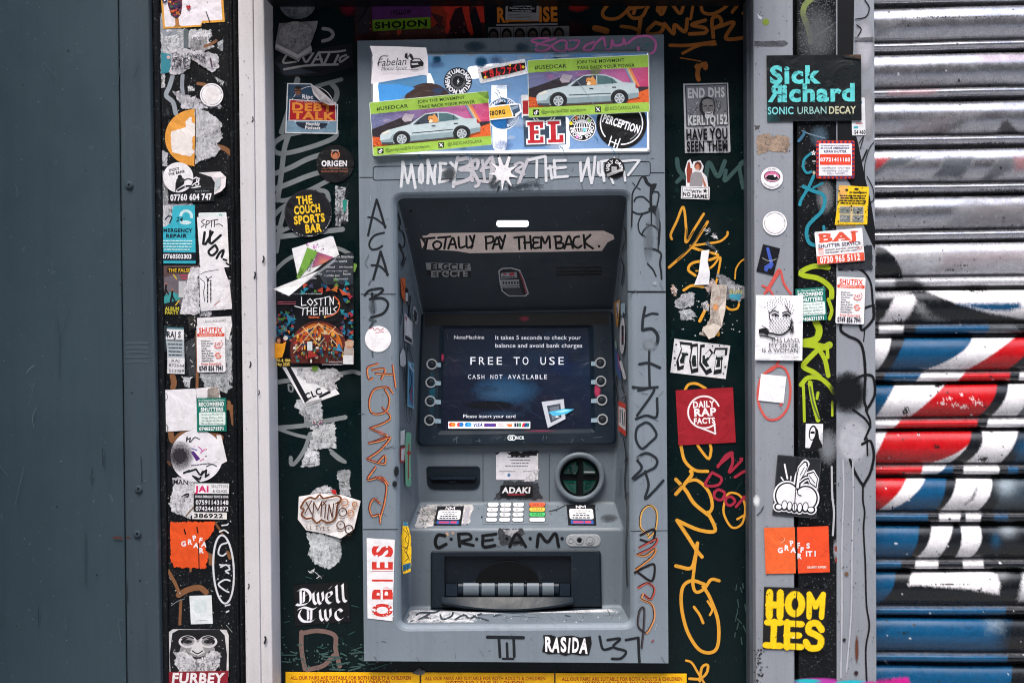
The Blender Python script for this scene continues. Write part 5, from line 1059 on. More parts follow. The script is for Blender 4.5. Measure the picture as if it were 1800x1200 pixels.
a.poly([(512, 638)]+[(560+50*math.cos(t), 614-50*math.sin(t)) for t in np.linspace(math.pi*1.05, -.15, 26)]+[(606, 638)], (92, 40, 34)).poly([(522, 600)]+[(560+42*math.cos(t), 614-46*math.sin(t)) for t in np.linspace(math.pi*.98, 0, 24)]+[(598, 604), (560, 596)], (196, 106, 34))
for i in range(110):
    t = random.uniform(0, math.pi); r = random.uniform(.2, .95); x, y = 558+46*r*math.cos(t), 614-44*r*math.sin(t); a.poly(ell(x, y, random.uniform(1, 4), random.uniform(1.5, 5), 7), random.choice([(226, 160, 50), (150, 40, 40), (40, 30, 34), (200, 90, 40), (30, 60, 90), (214, 190, 150), (90, 30, 36)]))
for i in range(70):
    x, y = random.uniform(516, 606), random.uniform(606, 636); a.poly(ell(x, y, random.uniform(1, 3.4), random.uniform(1.5, 4), 7), random.choice([(20, 24, 34), (30, 60, 100), (150, 60, 40), (206, 196, 190), (40, 110, 110), (190, 150, 60), (50, 34, 30)]))
for p in ([(516, 620), (560, 568), (604, 620)], [(532, 574), (560, 606), (590, 574)], [(516, 592), (560, 570), (602, 590)]): a.line(p, 1, (206, 190, 150), smooth=False)
a.poly([(543, 614), (560, 626), (541, 629)], (150, 44, 40)).poly([(568, 588), (582, 588), (576, 606)], (110, 36, 30)).poly([(596, 602), (602, 618), (590, 616)], (60, 120, 160)).rect(540, 600, 549, 616, (196, 204, 206))
a.poly([(483, 602), (496, 604), (503, 600), (500, 616), (496, 628), (483, 630)], (226, 150, 30)).disc(489, 597, 5, (60, 40, 36), 6.5).disc(490, 599, 3, (186, 120, 90), 4).disc(502, 594, 4, (206, 196, 188), 4).poly([(604, 620), (606, 608), (616, 606), (622, 612), (622, 640), (604, 640)], (160, 150, 144)).disc(614, 604, 7, (176, 120, 90), 8).poly([(606, 600), (622, 598), (621, 608), (607, 608)], (190, 160, 136))
def crayon(pts): a.line(pts, 1.5, (222, 222, 226), smooth=False)
for L in ([(530, 522), (530, 537), (538, 536)], [(540, 530), (545, 525), (550, 531), (546, 537), (540, 530)], [(558, 525), (552, 527), (558, 534), (552, 537)], [(560, 525), (568, 524)], [(564, 525), (564, 537)], [(572, 523), (572, 536)], [(570, 523), (579, 521)], [(580, 537), (580, 522), (586, 535), (586, 522)],
          [(518, 538), (534, 542), (542, 540)], [(533, 542), (532, 554)], [(540, 541), (540, 553)], [(540, 547), (547, 546)], [(547, 541), (547, 553)], [(551, 541), (557, 541)], [(551, 541), (551, 553), (558, 552)], [(551, 547), (556, 547)], [(562, 540), (562, 553)], [(562, 547), (568, 546)], [(568, 540), (568, 553)], [(572, 540), (572, 553)], [(575, 540), (575, 552), (579, 552)], [(581, 540), (581, 552), (585, 552)], [(592, 539), (586, 543), (592, 549), (585, 552)]): crayon(L)
a.text("festival", 552, 557, 4, (206, 100, 60), 19, 'b').line([(588, 521), (596, 530), (596, 542), (588, 552), (572, 557)], 1.8, (206, 96, 54)).disc(571, 557, 1.6, (230, 180, 90)).disc(595, 533, 1.4, (236, 170, 90))
TP = (206, 208, 212)
for t, x, y, h, w in (("ace blanket", 605, 451, 4, 34), ("own world", 596, 459, 4, 28), ("nomad", 579, 469, 4, 20), ("john haycock", 608, 469, 3, 24), ("juno way + sun sons", 592, 476, 2.6, 38), ("navky", 557, 481, 4, 19), ("marble sun", 583, 484, 4, 28), ("loam", 610, 481, 4, 14), ("eldo", 551, 488.5, 3.4, 11), ("rosa brownhill", 599, 490, 2.8, 26), ("upliftment experimental multicultural", 530, 516, 2.6, 72)): a.text(t, x, y, h, TP, w, 'r')
a.bars(504, 530.5, 32, 1.3, (190, 90, 110)).bars(504, 534, 32, 1.3, (190, 90, 110)).text("9th & 10th", 498, 633, 5, (226, 196, 90), 25, 'b').text("May 2025", 497.5, 640, 5, (226, 196, 90), 24, 'b').text("tickets and info", 590, 635.5, 2.6, TP, 24, 'r').text("www.creativepeaks.art", 584, 640, 2.6, TP, 36, 'r'); a.rect(603, 624, 621, 640, (206, 206, 208))
a.z += 1.0; a.poly([(480, 508), (560, 476), (580, 461), (592, 452), (586, 462), (556, 484), (530, 502), (508, 520)], (232, 232, 234), 1, [4, 11, 9, 0, 1, 4, 8, 10]).line([(504, 512), (509, 508), (508, 515)], 1.2, (60, 60, 62))
a.build("poster", "dark festival poster with glowing dome stage and peeled white corner", "poster", GG)
a = Art(S_GRN, z=1.8); a.poly([(496, 645), (560, 645), (597, 692), (537, 714)], (228, 228, 230)).poly([(503, 645), (511, 645), (543, 703), (536, 708)], K_).poly([(562, 700), (582, 690), (579, 686), (560, 696)], K_).text("CLC", 551, 692, 11, K_, 32, 'h', rot=-22).poly([(534, 708), (566, 700), (566, 703), (538, 713)], (160, 160, 162))
a.use('residue').jag([(520, 648), (590, 648), (604, 660), (590, 672), (594, 682), (580, 688), (560, 676), (540, 672), (522, 660)], (206, 206, 208), 1.8, 2.5, 1); a.build("torn_sticker", "white pointed sticker with black border, sticking out under the festival poster", "torn sticker", GG)
a = Art(S_GRN, 577, 906, 4, 2.6).use('matt'); a.poly([(523, 876), (556, 868), (600, 868), (632, 876), (624, 926), (602, 944), (574, 938), (540, 934), (524, 916)], (226, 222, 222), 1, [1, 0, 0, 3, 5, 6, 1, 0, 1]); BN = (112, 66, 38); a.z += 6
a.line([(529, 892), (534, 882), (544, 876), (552, 878), (560, 870), (566, 876), (590, 870), (598, 876), (592, 886), (590, 908), (584, 916), (574, 918), (566, 914), (558, 920), (548, 912), (540, 914), (530, 908), (534, 898), (528, 896), (529, 892)], 3.4, BN)
for p in ([(536, 884), (548, 905)], [(546, 882), (536, 904)], [(550, 910), (550, 884), (558, 898), (564, 882), (564, 908)], [(571, 890), (571, 910)], [(576, 912), (577, 886), (584, 908), (585, 884)], [(588, 884), (598, 878)], [(592, 880), (592, 904)], [(566, 882), (572, 888)], [(572, 880), (566, 888)]): a.line(p, 2, (80, 44, 30), smooth=False)
for x, y, r, c in ((604, 880, 6, (186, 120, 70)), (602, 898, 7, (70, 50, 44)), (616, 898, 5, (186, 120, 70)), (600, 921, 7, (90, 60, 44)), (615, 927, 7, (70, 50, 44)), (622, 883, 4, (186, 120, 70))): a.ring(x, y, r, 1.9, c).disc(x-1, y-1, 1.2, c).line([(x-5, y+r+3), (x, y+r+4.5), (x+4, y+r+3)], 1.2, c)
a.text("LL EYES", 560, 929, 7, (90, 60, 46), 40, 'r', jit=.5); a.build("sticker", "crinkled white handmade sticker with brown bubble letters and eyes", "sticker", GG)
a = Art(S_GRN, 565, 1060, -1.5, 1.8); a.poly([(516, 1026), (612, 1022), (616, 1093), (518, 1098)], (15, 15, 18)); B_ = W_
# blackletter, two lines
a.nib([[(524, 1037), (530, 1034), (540, 1036), (546, 1044), (545, 1054), (538, 1060), (526, 1062), (521, 1060)], [(529, 1036), (529, 1060)], [(535, 1038), (534, 1057)], [(531, 1050), (540, 1044)],
       [(551, 1041), (552, 1056), (556, 1061)], [(559, 1041), (560, 1056), (564, 1061)], [(567, 1040), (568, 1053), (560, 1061)], [(551, 1041), (555, 1038)],
       [(575, 1042), (574, 1054), (580, 1060), (586, 1056)], [(575, 1043), (582, 1040), (583, 1046), (576, 1050)], [(579, 1035), (584, 1030)],
       [(592, 1029), (593, 1054), (597, 1059)], [(603, 1027), (604, 1053), (609, 1058)], [(589, 1032), (592, 1029)], [(600, 1030), (603, 1027)]], 5.4, B_)
a.nib([[(524, 1069), (534, 1066), (548, 1070), (556, 1067)], [(529, 1070), (525, 1080), (532, 1090), (546, 1091), (552, 1088)], [(541, 1070), (541, 1088)], [(547, 1070), (546, 1089)],
       [(562, 1071), (563, 1085), (567, 1090)], [(571, 1071), (572, 1085), (576, 1090)], [(580, 1070), (580, 1083), (572, 1090)], [(601, 1075), (596, 1071), (590, 1075), (590, 1084), (596, 1090), (603, 1086)]], 5.4, B_)
a.build("sticker", "black rectangular sticker with white blackletter lettering in two lines", "sticker", GG)

# ---------- top of the green board: posters
a = Art(S_GRN, z=.8).use('matt'); a.poly([(622, -60), (854, -60), (852, 74), (624, 74)], (58, 26, 30)); a.poly([(626, -60), (656, -60), (650, 60), (626, 62)], (46, 40, 46))
for p, c in (([(750, -20), (800, -20), (802, 20), (790, 56), (770, 40), (758, 52), (756, 20)], (150, 50, 34)), ([(664, 56), (740, 52), (800, 40), (780, 74), (660, 74)], (84, 48, 44)), ([(774, 8), (810, -10), (848, -10), (852, 40), (842, 40), (836, 14), (824, 8), (826, 30), (834, 58), (828, 64), (820, 50), (812, 12), (800, 16), (788, 60), (782, 58), (786, 24)], (196, 52, 38)), ([(796, 74), (790, 40), (800, 16), (812, 14), (822, 52), (826, 74)], (44, 20, 26)), ([(826, 30), (836, 10), (848, 50), (848, 74), (836, 74)], (24, 20, 30)), ([(697, 50), (706, 50), (705, 60), (699, 63)], (190, 76, 50)), ([(756, 22), (780, 30), (776, 50), (768, 40)], (70, 34, 36))): a.poly(p, c)
for i in range(60): x, y = random.uniform(640, 830), random.uniform(40, 72); a.disc(x, y, random.uniform(.6, 2), random.choice([(120, 60, 50), (60, 34, 40), (150, 70, 50), (84, 60, 66)]))
for k in range(5): a.line([(628+k*5, 40-k*8), (640+k*4, 26-k*8), (648, 8-k*6)], 2, (24, 22, 28), .9)
a.build("poster", "torn dark red and black poster behind the top of the machine", "poster", GG)
a = Art(S_GRN, 704, 10, -3, 2.0).use('matt'); a.rect(653, -40, 757, 36, (88, 42, 96)).text("I AM A #SHOJAH", 704, 5, 10, (26, 18, 32), 96, 'h').text("I FOLLOW", 704, 22, 8, (26, 18, 32), 36, 'h').rect(653, 33, 755, 53, (106, 144, 34)).text("SHOJON", 704, 43, 10.5, (20, 26, 16), 94, 'h'); a.build("sticker", "purple and lime sticker with black capitals, stuck on the dark red poster", "sticker", GG)
a = Art(S_GRN, 940, 25, -1, 1.4).use('matt'); a.rect(870, -60, 1000, 70, (22, 24, 26)); a.text("THE", 893, 1, 17, (170, 170, 172), 42, 'h').text("NGLA", 965, 1, 17, (170, 170, 172), 56, 'h').text("RI", 884, 26, 24, (206, 120, 40), 22, 'h').text("ISE", 964, 26, 24, (206, 120, 40), 34, 'h').rect(892, 35, 948, 38, (206, 120, 40)).rect(872, 42, 980, 45, (150, 150, 150))
a.rect(858, 47, 1000, 70, (128, 126, 126)); SKN = [(96, 84, 78), (110, 96, 88), (90, 76, 70), (104, 92, 84), (112, 98, 90), (100, 86, 78)]
for i in range(6): x = 867+i*23; a.rect(x-11, 48, x-10, 70, (40, 40, 42)).disc(x, 60, 9, (24, 24, 26), 11).disc(x, 63, 6.2, SKN[i], 8.5).line([(x-4, 61), (x-1, 61)], 1.1, (30, 28, 28)).line([(x+1.5, 61), (x+4.5, 61)], 1.1, (30, 28, 28)).line([(x, 62), (x-.6, 66)], .8, (70, 60, 56))
a.build("poster", "black poster with orange and grey capitals over a row of faces", "poster", GG)
a = Art(S_GRN, 918, 15, 2, 3.4).use('matt'); a.rect(889, -30, 948, 36, (150, 148, 150)).rect(893, -25, 943, 22, (18, 18, 20))
for i, t in enumerate(("The mandate ONLY calls for", "businesses to keep a", "vaccine policy in place.", "Businesses can choose NOT", "to enforce this mandate.")): a.text(t, 918, 2.5+i*4.2, 2.8, (206, 206, 208), 44 if i in (0, 3) else 34, 'b')
for i in range(3): a.rect(893, 26+i*2.6, 934, 26.8+i*2.6, (96, 96, 100))
a.build("sticker", "grey notice with a black text block, stuck over the orange capitals", "sticker", GG)
a = Art(S_GRN, z=.5).use('paint'); a.blob(1014, 10, 26, (150, 36, 28), .75, 14).blob(612, 8, 20, (110, 18, 40), .7, 26).blob(990, 60, 60, (44, 14, 22), .8, 34); OG = (176, 106, 46)
for p, w in (([(1108, 8), (1080, 2), (1060, 20), (1064, 32), (1086, 32), (1106, 14), (1110, -6)], 6), ([(1114, 24), (1122, 0), (1140, 0), (1130, 28), (1112, 32), (1104, 18), (1130, 12)], 6), ([(1138, 14), (1150, -10), (1162, 26), (1176, -4)], 6), ([(1163, -10), (1156, 20), (1176, 4), (1196, 24), (1206, -6), (1222, 8)], 6), ([(1214, 34), (1222, 0), (1240, 8), (1254, -4)], 5), ([(1232, 6), (1236, 22), (1256, 24), (1280, 8), (1276, -4), (1240, -2), (1232, 8)], 6), ([(1287, 22), (1296, 10)], 6), ([(1306, 24), (1312, 18)], 6), ([(1304, 4), (1312, 2)], 5),
             ([(1092, 47), (1110, 49), (1124, 54)], 6), ([(1126, 34), (1124, 50), (1122, 62)], 7), ([(1150, 42), (1138, 54), (1142, 60), (1160, 58), (1166, 46), (1152, 40)], 6.5), ([(1168, 42), (1184, 60), (1186, 44), (1204, 56), (1208, 34)], 6.5), ([(1240, 36), (1216, 44), (1240, 50), (1240, 58), (1212, 60)], 6.5), ([(1254, 66), (1252, 34), (1264, 30), (1268, 42), (1256, 50)], 6.5), ([(1262, 48), (1290, 40), (1276, 68), (1314, 66)], 6.5),
             ([(1046, 50), (1056, 52), (1066, 55)], 11), ([(1178, 80), (1210, 80), (1256, 74)], 6), ([(1200, 94), (1230, 80), (1258, 78)], 5), ([(1196, 102), (1220, 106), (1232, 108)], 2), ([(1226, 116), (1224, 120), (1240, 112), (1240, 120)], 8), ([(1228, 118), (1226, 132), (1228, 140)], 8)): a.line(p, w, OG, .86)
a.build("graffiti_lettering", "orange brush lettering across the top right of the board", parent=board)

# ---------- green board, right of the machine
a = Art(S_GRN, z=.5).use('dry'); TQ = (58, 84, 84)
for p, w in (([(1190, 280), (1194, 300), (1214, 322)], 8), ([(1190, 320), (1210, 300)], 7), ([(1240, 320), (1246, 286), (1262, 310), (1274, 284)], 8), ([(1276, 300), (1274, 318), (1292, 300), (1308, 284), (1300, 292), (1306, 330)], 7)): a.line(p, w, TQ, .6)
YT = (218, 156, 52); a.use('paint')
for p, w in (([(1181, 420), (1179, 412), (1190, 388), (1201, 364), (1206, 400), (1206, 426), (1222, 400), (1237, 376)], 5.5), ([(1244, 390), (1228, 416), (1212, 438), (1176, 470)], 6), ([(1214, 432), (1244, 428), (1266, 424), (1278, 414), (1279, 408)], 5), ([(1214, 434), (1238, 442), (1262, 448), (1250, 456), (1218, 462), (1210, 474), (1222, 484)], 6), ([(1224, 476), (1250, 470), (1266, 452), (1262, 482), (1258, 500)], 4.6), ([(1202, 510), (1216, 502), (1236, 504)], 6), ([(1292, 490), (1294, 472), (1304, 458), (1315, 454)], 3.4), ([(1275, 538), (1284, 544), (1296, 542), (1299, 534)], 5), ([(1244, 536), (1236, 552), (1230, 564)], 7), ([(1258, 560), (1260, 576), (1262, 588)], 8),
             ([(1202, 690), (1210, 676), (1224, 674), (1240, 682)], 6), ([(1197, 784), (1204, 810), (1222, 826), (1244, 828)], 7), ([(1226, 782), (1236, 796), (1246, 806), (1250, 790), (1248, 780)], 6), ([(1188, 868), (1202, 852), (1216, 834), (1214, 828)], 8), ([(1188, 842), (1206, 862), (1220, 884), (1244, 904)], 8), ([(1206, 846), (1226, 844), (1246, 864), (1252, 890), (1244, 904)], 7), ([(1244, 900), (1256, 924), (1254, 934), (1226, 930), (1190, 914)], 8), ([(1190, 914), (1210, 944), (1224, 966), (1234, 978)], 8),
             ([(1226, 954), (1222, 978), (1214, 998), (1188, 994)], 8), ([(1224, 970), (1220, 1000), (1218, 1026), (1224, 1040), (1238, 1034), (1250, 1018), (1264, 1020)], 7), ([(1238, 1026), (1216, 1020), (1200, 1032), (1198, 1066), (1208, 1108), (1228, 1140), (1250, 1146), (1262, 1132), (1262, 1090), (1248, 1050), (1236, 1030)], 7.5), ([(1220, 1066), (1230, 1080), (1236, 1094)], 6), ([(1244, 1056), (1252, 1070), (1248, 1080)], 5), ([(1206, 1160), (1216, 1164), (1226, 1180), (1238, 1200)], 5), ([(1230, 1196), (1234, 1172), (1244, 1168), (1242, 1182), (1230, 1192), (1212, 1192)], 6),
             ([(1276, 872), (1272, 900), (1286, 926), (1304, 920), (1310, 890), (1300, 870), (1282, 866), (1274, 878)], 5), ([(1306, 906), (1296, 912)], 5)): a.line(p, w*.8, YT, .88); 
for p in ([(1206, 402), (1208, 420), (1220, 405)], [(1240, 396), (1216, 430), (1190, 458)], [(1216, 466), (1226, 474), (1246, 464)], [(1230, 440), (1250, 446)], [(1180, 862), (1200, 850)]): a.line(p, 1.4, (60, 48, 30), .8)
a.build("graffiti_lettering", "tall yellow brush tag down the right of the board", parent=board)
a = Art(S_GRN, z=1.8).use('paint'); RD = (158, 40, 62)
for p, w in (([(1262, 820), (1276, 800), (1288, 796), (1262, 818)], 5), ([(1286, 796), (1288, 812), (1282, 830), (1304, 808), (1302, 806)], 5), ([(1292, 838), (1312, 828), (1318, 850), (1312, 846)], 5), ([(1250, 832), (1240, 852), (1262, 852), (1268, 840), (1252, 830)], 5), ([(1256, 866), (1262, 860), (1274, 866), (1268, 878), (1256, 874), (1256, 864)], 5), ([(1276, 876), (1284, 872), (1292, 880), (1284, 888), (1276, 884), (1276, 874)], 5), ([(1294, 890), (1306, 876), (1310, 872), (1316, 888)], 5)): a.line(p, w, RD, .9)
a.build("graffiti_lettering", "small dark red capitals in two rows", parent=board)
a = Art(S_GRN, z=1.2)
for p, c in (([(1246, 400), (1250, 404), (1244, 412), (1240, 406)], (110, 116, 122)), ([(1254, 408), (1260, 416), (1256, 422), (1252, 416)], (150, 150, 156)), ([(1181, 498), (1190, 506), (1188, 520), (1181, 518)], (206, 176, 160)), ([(1186, 528), (1206, 514), (1222, 514), (1220, 536), (1204, 542), (1186, 540)], (190, 192, 198)), ([(1194, 546), (1214, 542), (1226, 556), (1214, 562), (1196, 562)], (180, 184, 190)), ([(1258, 480), (1276, 484), (1294, 500), (1310, 504), (1314, 520), (1300, 530), (1272, 526)], (150, 152, 158)), ([(1232, 532), (1244, 528), (1246, 546), (1236, 544)], (186, 186, 190)), ([(1244, 424), (1264, 440), (1262, 444), (1240, 430)], (90, 96, 100)), ([(1238, 506), (1254, 488), (1262, 510), (1246, 516)], (196, 176, 170)), ([(1250, 560), (1262, 570), (1246, 590), (1228, 588)], (210, 196, 184))): patch(S_GRN, p, c, 1.2, board)
a.specks(1180, 500, 1300, 590, 50, 1.6, (180, 184, 190), .9).specks(1178, 100, 1312, 1180, 70, .9, (110, 130, 128), .7)
for i in range(14): x, y = random.uniform(1292, 1312), random.uniform(1000, 1120); a.line([(x, y), (x+random.gauss(0, 4), y+random.uniform(4, 14))], 2, (48, 70, 70), .5)
a.use('print').poly([(1282, 516), (1304, 516), (1300, 528), (1282, 524)], (70, 150, 176)).text("SUN", 1294, 513, 7, (170, 170, 120), 24, 'h')
a.build("paint_stain", parent=board)
a = Art(S_GRN, z=2.2).use('matt'); a.poly([(1233, 441), (1247, 439), (1244, 460), (1248, 480), (1246, 500), (1220, 501), (1228, 480)], (226, 226, 232), 1, [0, 1, 2, 3, 2, 0, 1]); a.build("torn_sticker", "thin white torn paper strip across the yellow tag, right of the machine", "torn sticker", GG)
a = Art(S_GRN, z=3.0).use('matt'); a.poly([(1252, 500), (1278, 501), (1275, 545), (1268, 575), (1250, 576), (1248, 540)], (210, 200, 192), 1, [0, 2, 4, 3, 1, 2]); a.z += 3; a.poly([(1234, 578), (1254, 568), (1268, 574), (1256, 592), (1246, 596)], (206, 196, 186), 1, [0, 3, 6, 4, 2]).use('residue').jag([(1252, 500), (1278, 501), (1275, 545), (1268, 575), (1250, 576), (1248, 540)], (200, 188, 178), 1, 3, .8).use('paint').blob(1258, 540, 7, (214, 150, 96), .7, 9).blob(1262, 524, 6, (176, 150, 140), .6); a.build("torn_sticker", "hanging strip of dirty peeled tape above the black and white sticker", "torn sticker", GG)
a = Art(S_GRN, 1243, 207, -2, 1.8).use('matt'); LG = (186, 188, 194)
a.poly([(1203, 146), (1282, 147), (1282, 268), (1278, 270), (1202, 268)], LG).rect(1206, 149, 1280, 222, (58, 60, 66)).rect(1208, 151, 1278, 220, (124, 126, 132)).text("END DHS", 1243, 163, 16, (206, 208, 212), 66, 'h')
for i in range(70): t = random.uniform(math.pi*.95, math.pi*2.05); r = random.uniform(18, 34); a.disc(1243+r*math.cos(t), 200+r*.85*math.sin(t)*1, 1, random.choice([(66, 68, 74), (180, 182, 188)]))
a.disc(1244, 188, 14, (44, 46, 50), 18).disc(1246, 189, 10.5, (118, 116, 118), 14).disc(1245, 180, 10, (128, 126, 128), 6).line([(1238, 187), (1243, 186)], 1.6, K_).line([(1248, 186), (1254, 187)], 1.6, K_).line([(1246, 188), (1245, 194), (1249, 194)], 1, (60, 60, 64)).poly([(1240, 197), (1254, 197), (1252, 205), (1246, 208), (1240, 204)], (196, 196, 200)).line([(1242, 199), (1247, 201), (1252, 198)], 1.4, K_)
a.text("KERLYQ152", 1244, 211, 16, (206, 208, 212), 70, 'h').text("HAVE YOU", 1242, 236, 18, (24, 25, 30), 74, 'h').text("SEEN THEM", 1242, 257, 17, (24, 25, 30), 73, 'h'); a.build("poster", "small grey paste-up with a bearded man and bold black capitals", "poster", GG)
a = Art(S_GRN, 1223, 320, 2, 2.0)
a.poly([(1207, 284), (1212, 280), (1216, 290), (1218, 284), (1230, 282), (1236, 292), (1234, 302), (1242, 310), (1246, 332), (1206, 332), (1206, 312), (1203, 300)], (232, 230, 234)).poly([(1208, 286), (1211, 285), (1213, 296), (1216, 296), (1216, 304), (1214, 322), (1208, 322), (1206, 300)], (150, 64, 48)).disc(1226, 292, 6.5, (92, 46, 36), 8).disc(1225, 294, 4, (196, 124, 96), 5.5).line([(1222, 297), (1225, 298.5), (1228, 297)], 1, (236, 220, 214)).poly([(1214, 306), (1222, 302), (1232, 303), (1236, 314), (1234, 331), (1212, 331)], (150, 146, 150)).poly([(1234, 308), (1244, 331), (1238, 331)], (186, 116, 90))
a.rect(1198, 328, 1248, 350, (232, 232, 235)).frame(1199.5, 329.5, 1246.5, 348.5, .8, K_).text("club", 1209, 334, 4.4, (60, 60, 64), 13, 'r', shear=.2).text("NO", 1208, 342, 6.4, K_, 14, 'h').text("WITH", 1225, 337, 5.2, K_, 18, 'h').text("NAME", 1231, 344.5, 5.6, K_, 27, 'h')
a.poly([(1240+5*math.cos(-math.pi/2+k*math.pi/5)*(1 if k % 2 == 0 else .42), 335+5*math.sin(-math.pi/2+k*math.pi/5)*(1 if k % 2 == 0 else .42)) for k in range(10)], K_); a.build("sticker", "cut-out sticker of a youth raising two fingers over a white nameplate", "sticker", GG)
a = Art(S_GRN, 1231, 631, 6, 1.8); a.poly([(1182, 600), (1281, 602), (1279, 661), (1181, 660)], (214, 214, 218))
for p in ([(1192, 606), (1214, 606), (1216, 616), (1206, 620), (1204, 650), (1194, 654), (1190, 640), (1196, 618)], [(1214, 608), (1224, 606), (1226, 624), (1230, 652), (1218, 656), (1212, 636)], [(1228, 608), (1236, 606), (1238, 622), (1246, 612), (1252, 618), (1244, 632), (1254, 650), (1244, 656), (1230, 640)], [(1254, 610), (1276, 608), (1276, 620), (1268, 622), (1270, 650), (1256, 654), (1258, 622), (1252, 620)]):
    a.poly([(1231+(x-1231)*1.02, 631+(y-631)*1.08) for x, y in p], K_); c = np.mean(p, 0); a.poly([(c[0]+(x-c[0])*.74, c[1]-1+(y-c[1])*.8) for x, y in p], (214, 214, 218)); a.poly([(c[0]+(x-c[0])*.55, c[1]+5+(y-c[1])*.42) for x, y in p], (20, 30, 30))
for x, y, r in ((1186, 634, 2), (1188, 646, 1.4), (1186, 610, 1.6), (1262, 604, 1.4), (1276, 640, 1.8), (1274, 652, 1.4), (1250, 606, 1.2), (1184, 622, 1), (1270, 602, 1)): a.disc(x, y, r, K_)
a.build("sticker", "tilted black and white bubble-letter sticker above the dark red square", "sticker", GG)
a = Art(S_GRN, 1240, 732, -3, 2.6); a.rect(1190, 683, 1291, 780, (150, 28, 40)).ring(1238, 724, 28, 3, (232, 226, 228), 48, 412-70).line([(1255, 744), (1256, 763), (1246, 758), (1228, 750)], 3, (232, 226, 228), smooth=False).text("DAILY", 1238, 710, 10.5, (236, 230, 232), 38, 'h').text("RAP", 1240, 724, 13, (236, 230, 232), 40, 'h').text("FACTS", 1238, 739, 9.5, (236, 230, 232), 38, 'h'); a.build("sticker", "square dark red sticker with white speech bubble and three words", "sticker", GG)
for i, (x0, x1, lab) in enumerate(((502, 737.5, "leftmost of the yellow fairground strips along the bottom edge"), (738.5, 974, "middle yellow fairground strip along the bottom edge, below the machine"), (974.5, 1207, "rightmost of the yellow fairground strips along the bottom edge"))):
    a = Art(S_GRN, z=2.0+i*.4); a.poly([(x0, 1180+i), (x1, 1181+i), (x1, 1330), (x0, 1330)], (238, 178, 14)); m = (x0+x1)/2-(3 if i < 2 else -3)
    a.text("ALL OUR FAIRS ARE SUITABLE FOR BOTH ADULTS & CHILDREN", m, 1190.5+i, 6, (150, 40, 24), 212, 'b').text("VOTED NO.1 FAIR IN LONDON", m, 1199+i, 8, (150, 34, 24), 138, 'b')
    if i: a.use('paint').line([(x0+1, 1178), (x0+1, 1220)], 2.2, (60, 46, 40), .9)
    if i == 1: a.use('residue').jag([(724, 1182), (738, 1172), (748, 1182), (740, 1186)], (120, 116, 116), 1.4, 2.5, 1)
    a.build("poster_strip", lab, "poster", "yellow fairground strips")
# ---------- grey post, black rail, shutter guide
a = Art(S_RAIL, z=.4).use('paint')
LM = (150, 172, 40)
a.line([(1432, -6), (1416, 8), (1412, 24), (1418, 42), (1424, 62), (1425, 74)], 10, (124, 140, 76), .9).line([(1430, 66), (1446, 56), (1458, 48)], 4, (96, 100, 106), .6)
a.specks(1404, 0, 1468, 100, 420, 1.3, (104, 106, 110), .9).specks(1404, 100, 1468, 1190, 260, 1.1, (130, 134, 138), .9).use('spray').blob(1436, 60, 44, (92, 96, 100), .5, 70).blob(1450, 345, 20, (120, 124, 128), .55, 40).blob(1456, 785, 22, (120, 124, 130), .6, 40).blob(1440, 240, 22, (76, 96, 112), .5, 26).use('paint')
a.line([(1410, 230), (1424, 236), (1450, 243)], 2, (110, 130, 150), .7).line([(1404, 248), (1412, 238), (1414, 232)], 5, (56, 104, 132), .8)
BL = (38, 132, 152)
for p, w in (([(1425, 270), (1414, 280), (1412, 294), (1418, 304), (1426, 302)], 4.5), ([(1430, 310), (1422, 328), (1408, 352), (1406, 360)], 5.5), ([(1412, 328), (1430, 336), (1446, 342), (1450, 354), (1444, 372), (1430, 386), (1420, 398), (1418, 414), (1424, 428), (1440, 432)], 6.5), ([(1430, 330), (1446, 322)], 4), ([(1448, 398), (1449, 408)], 5)): a.line(p, w, BL, .95)
a.build("graffiti_lettering", "teal brush squiggle and green daub on black", parent=rail)
a = Art(S_RAIL, z=.9).use('paint'); LM = (164, 184, 36)
for p, w in (([(1456, 470), (1430, 468), (1408, 478), (1412, 484), (1440, 490), (1460, 506), (1462, 522)], 9), ([(1456, 526), (1462, 545), (1458, 560)], 6), ([(1434, 566), (1440, 580), (1434, 596), (1410, 602)], 12), ([(1412, 604), (1430, 606), (1448, 610), (1458, 606)], 12), ([(1440, 612), (1420, 632), (1412, 644), (1430, 654), (1440, 662)], 9), ([(1440, 614), (1450, 632), (1454, 650), (1456, 660)], 8), ([(1454, 606), (1455, 628)], 6), ([(1408, 676), (1420, 664), (1440, 664), (1456, 676), (1466, 690)], 8), ([(1412, 676), (1413, 700), (1414, 740)], 5), ([(1424, 672), (1428, 700), (1438, 738)], 8), ([(1438, 690), (1436, 700)], 5), ([(1463, 706), (1463, 730)], 4)): a.line(p, w, LM, .98)
a.line([(1424, 680), (1430, 710), (1440, 736)], 3, (80, 96, 60), .7)
a.line([(1462, 820), (1463, 870), (1466, 900), (1464, 940)], 3.5, (176, 178, 184), .8).use('spray').blob(1438, 1200, 60, (176, 60, 160), .9, 12).blob(1420, 1196, 30, (40, 180, 190), .8, 5).use('paint').blob(1469, 966, 6, (150, 150, 156), .6, 24).disc(1470, 964, 3.5, (136, 62, 52), 5).disc(1471, 984, 3.5, (136, 62, 52), 5)
a.build("graffiti_lettering", "lime green zigzag painted down the rail", parent=rail)
a = Art(S_GUIDE, z=.4).use('spray')
a.poly([(1472, -20), (1502, -20), (1500, 90), (1496, 140), (1500, 220), (1508, 250), (1520, 310), (1530, 350), (1538, 400), (1538, 440), (1520, 400), (1498, 330), (1480, 300), (1472, 290)], (18, 20, 24), .92)
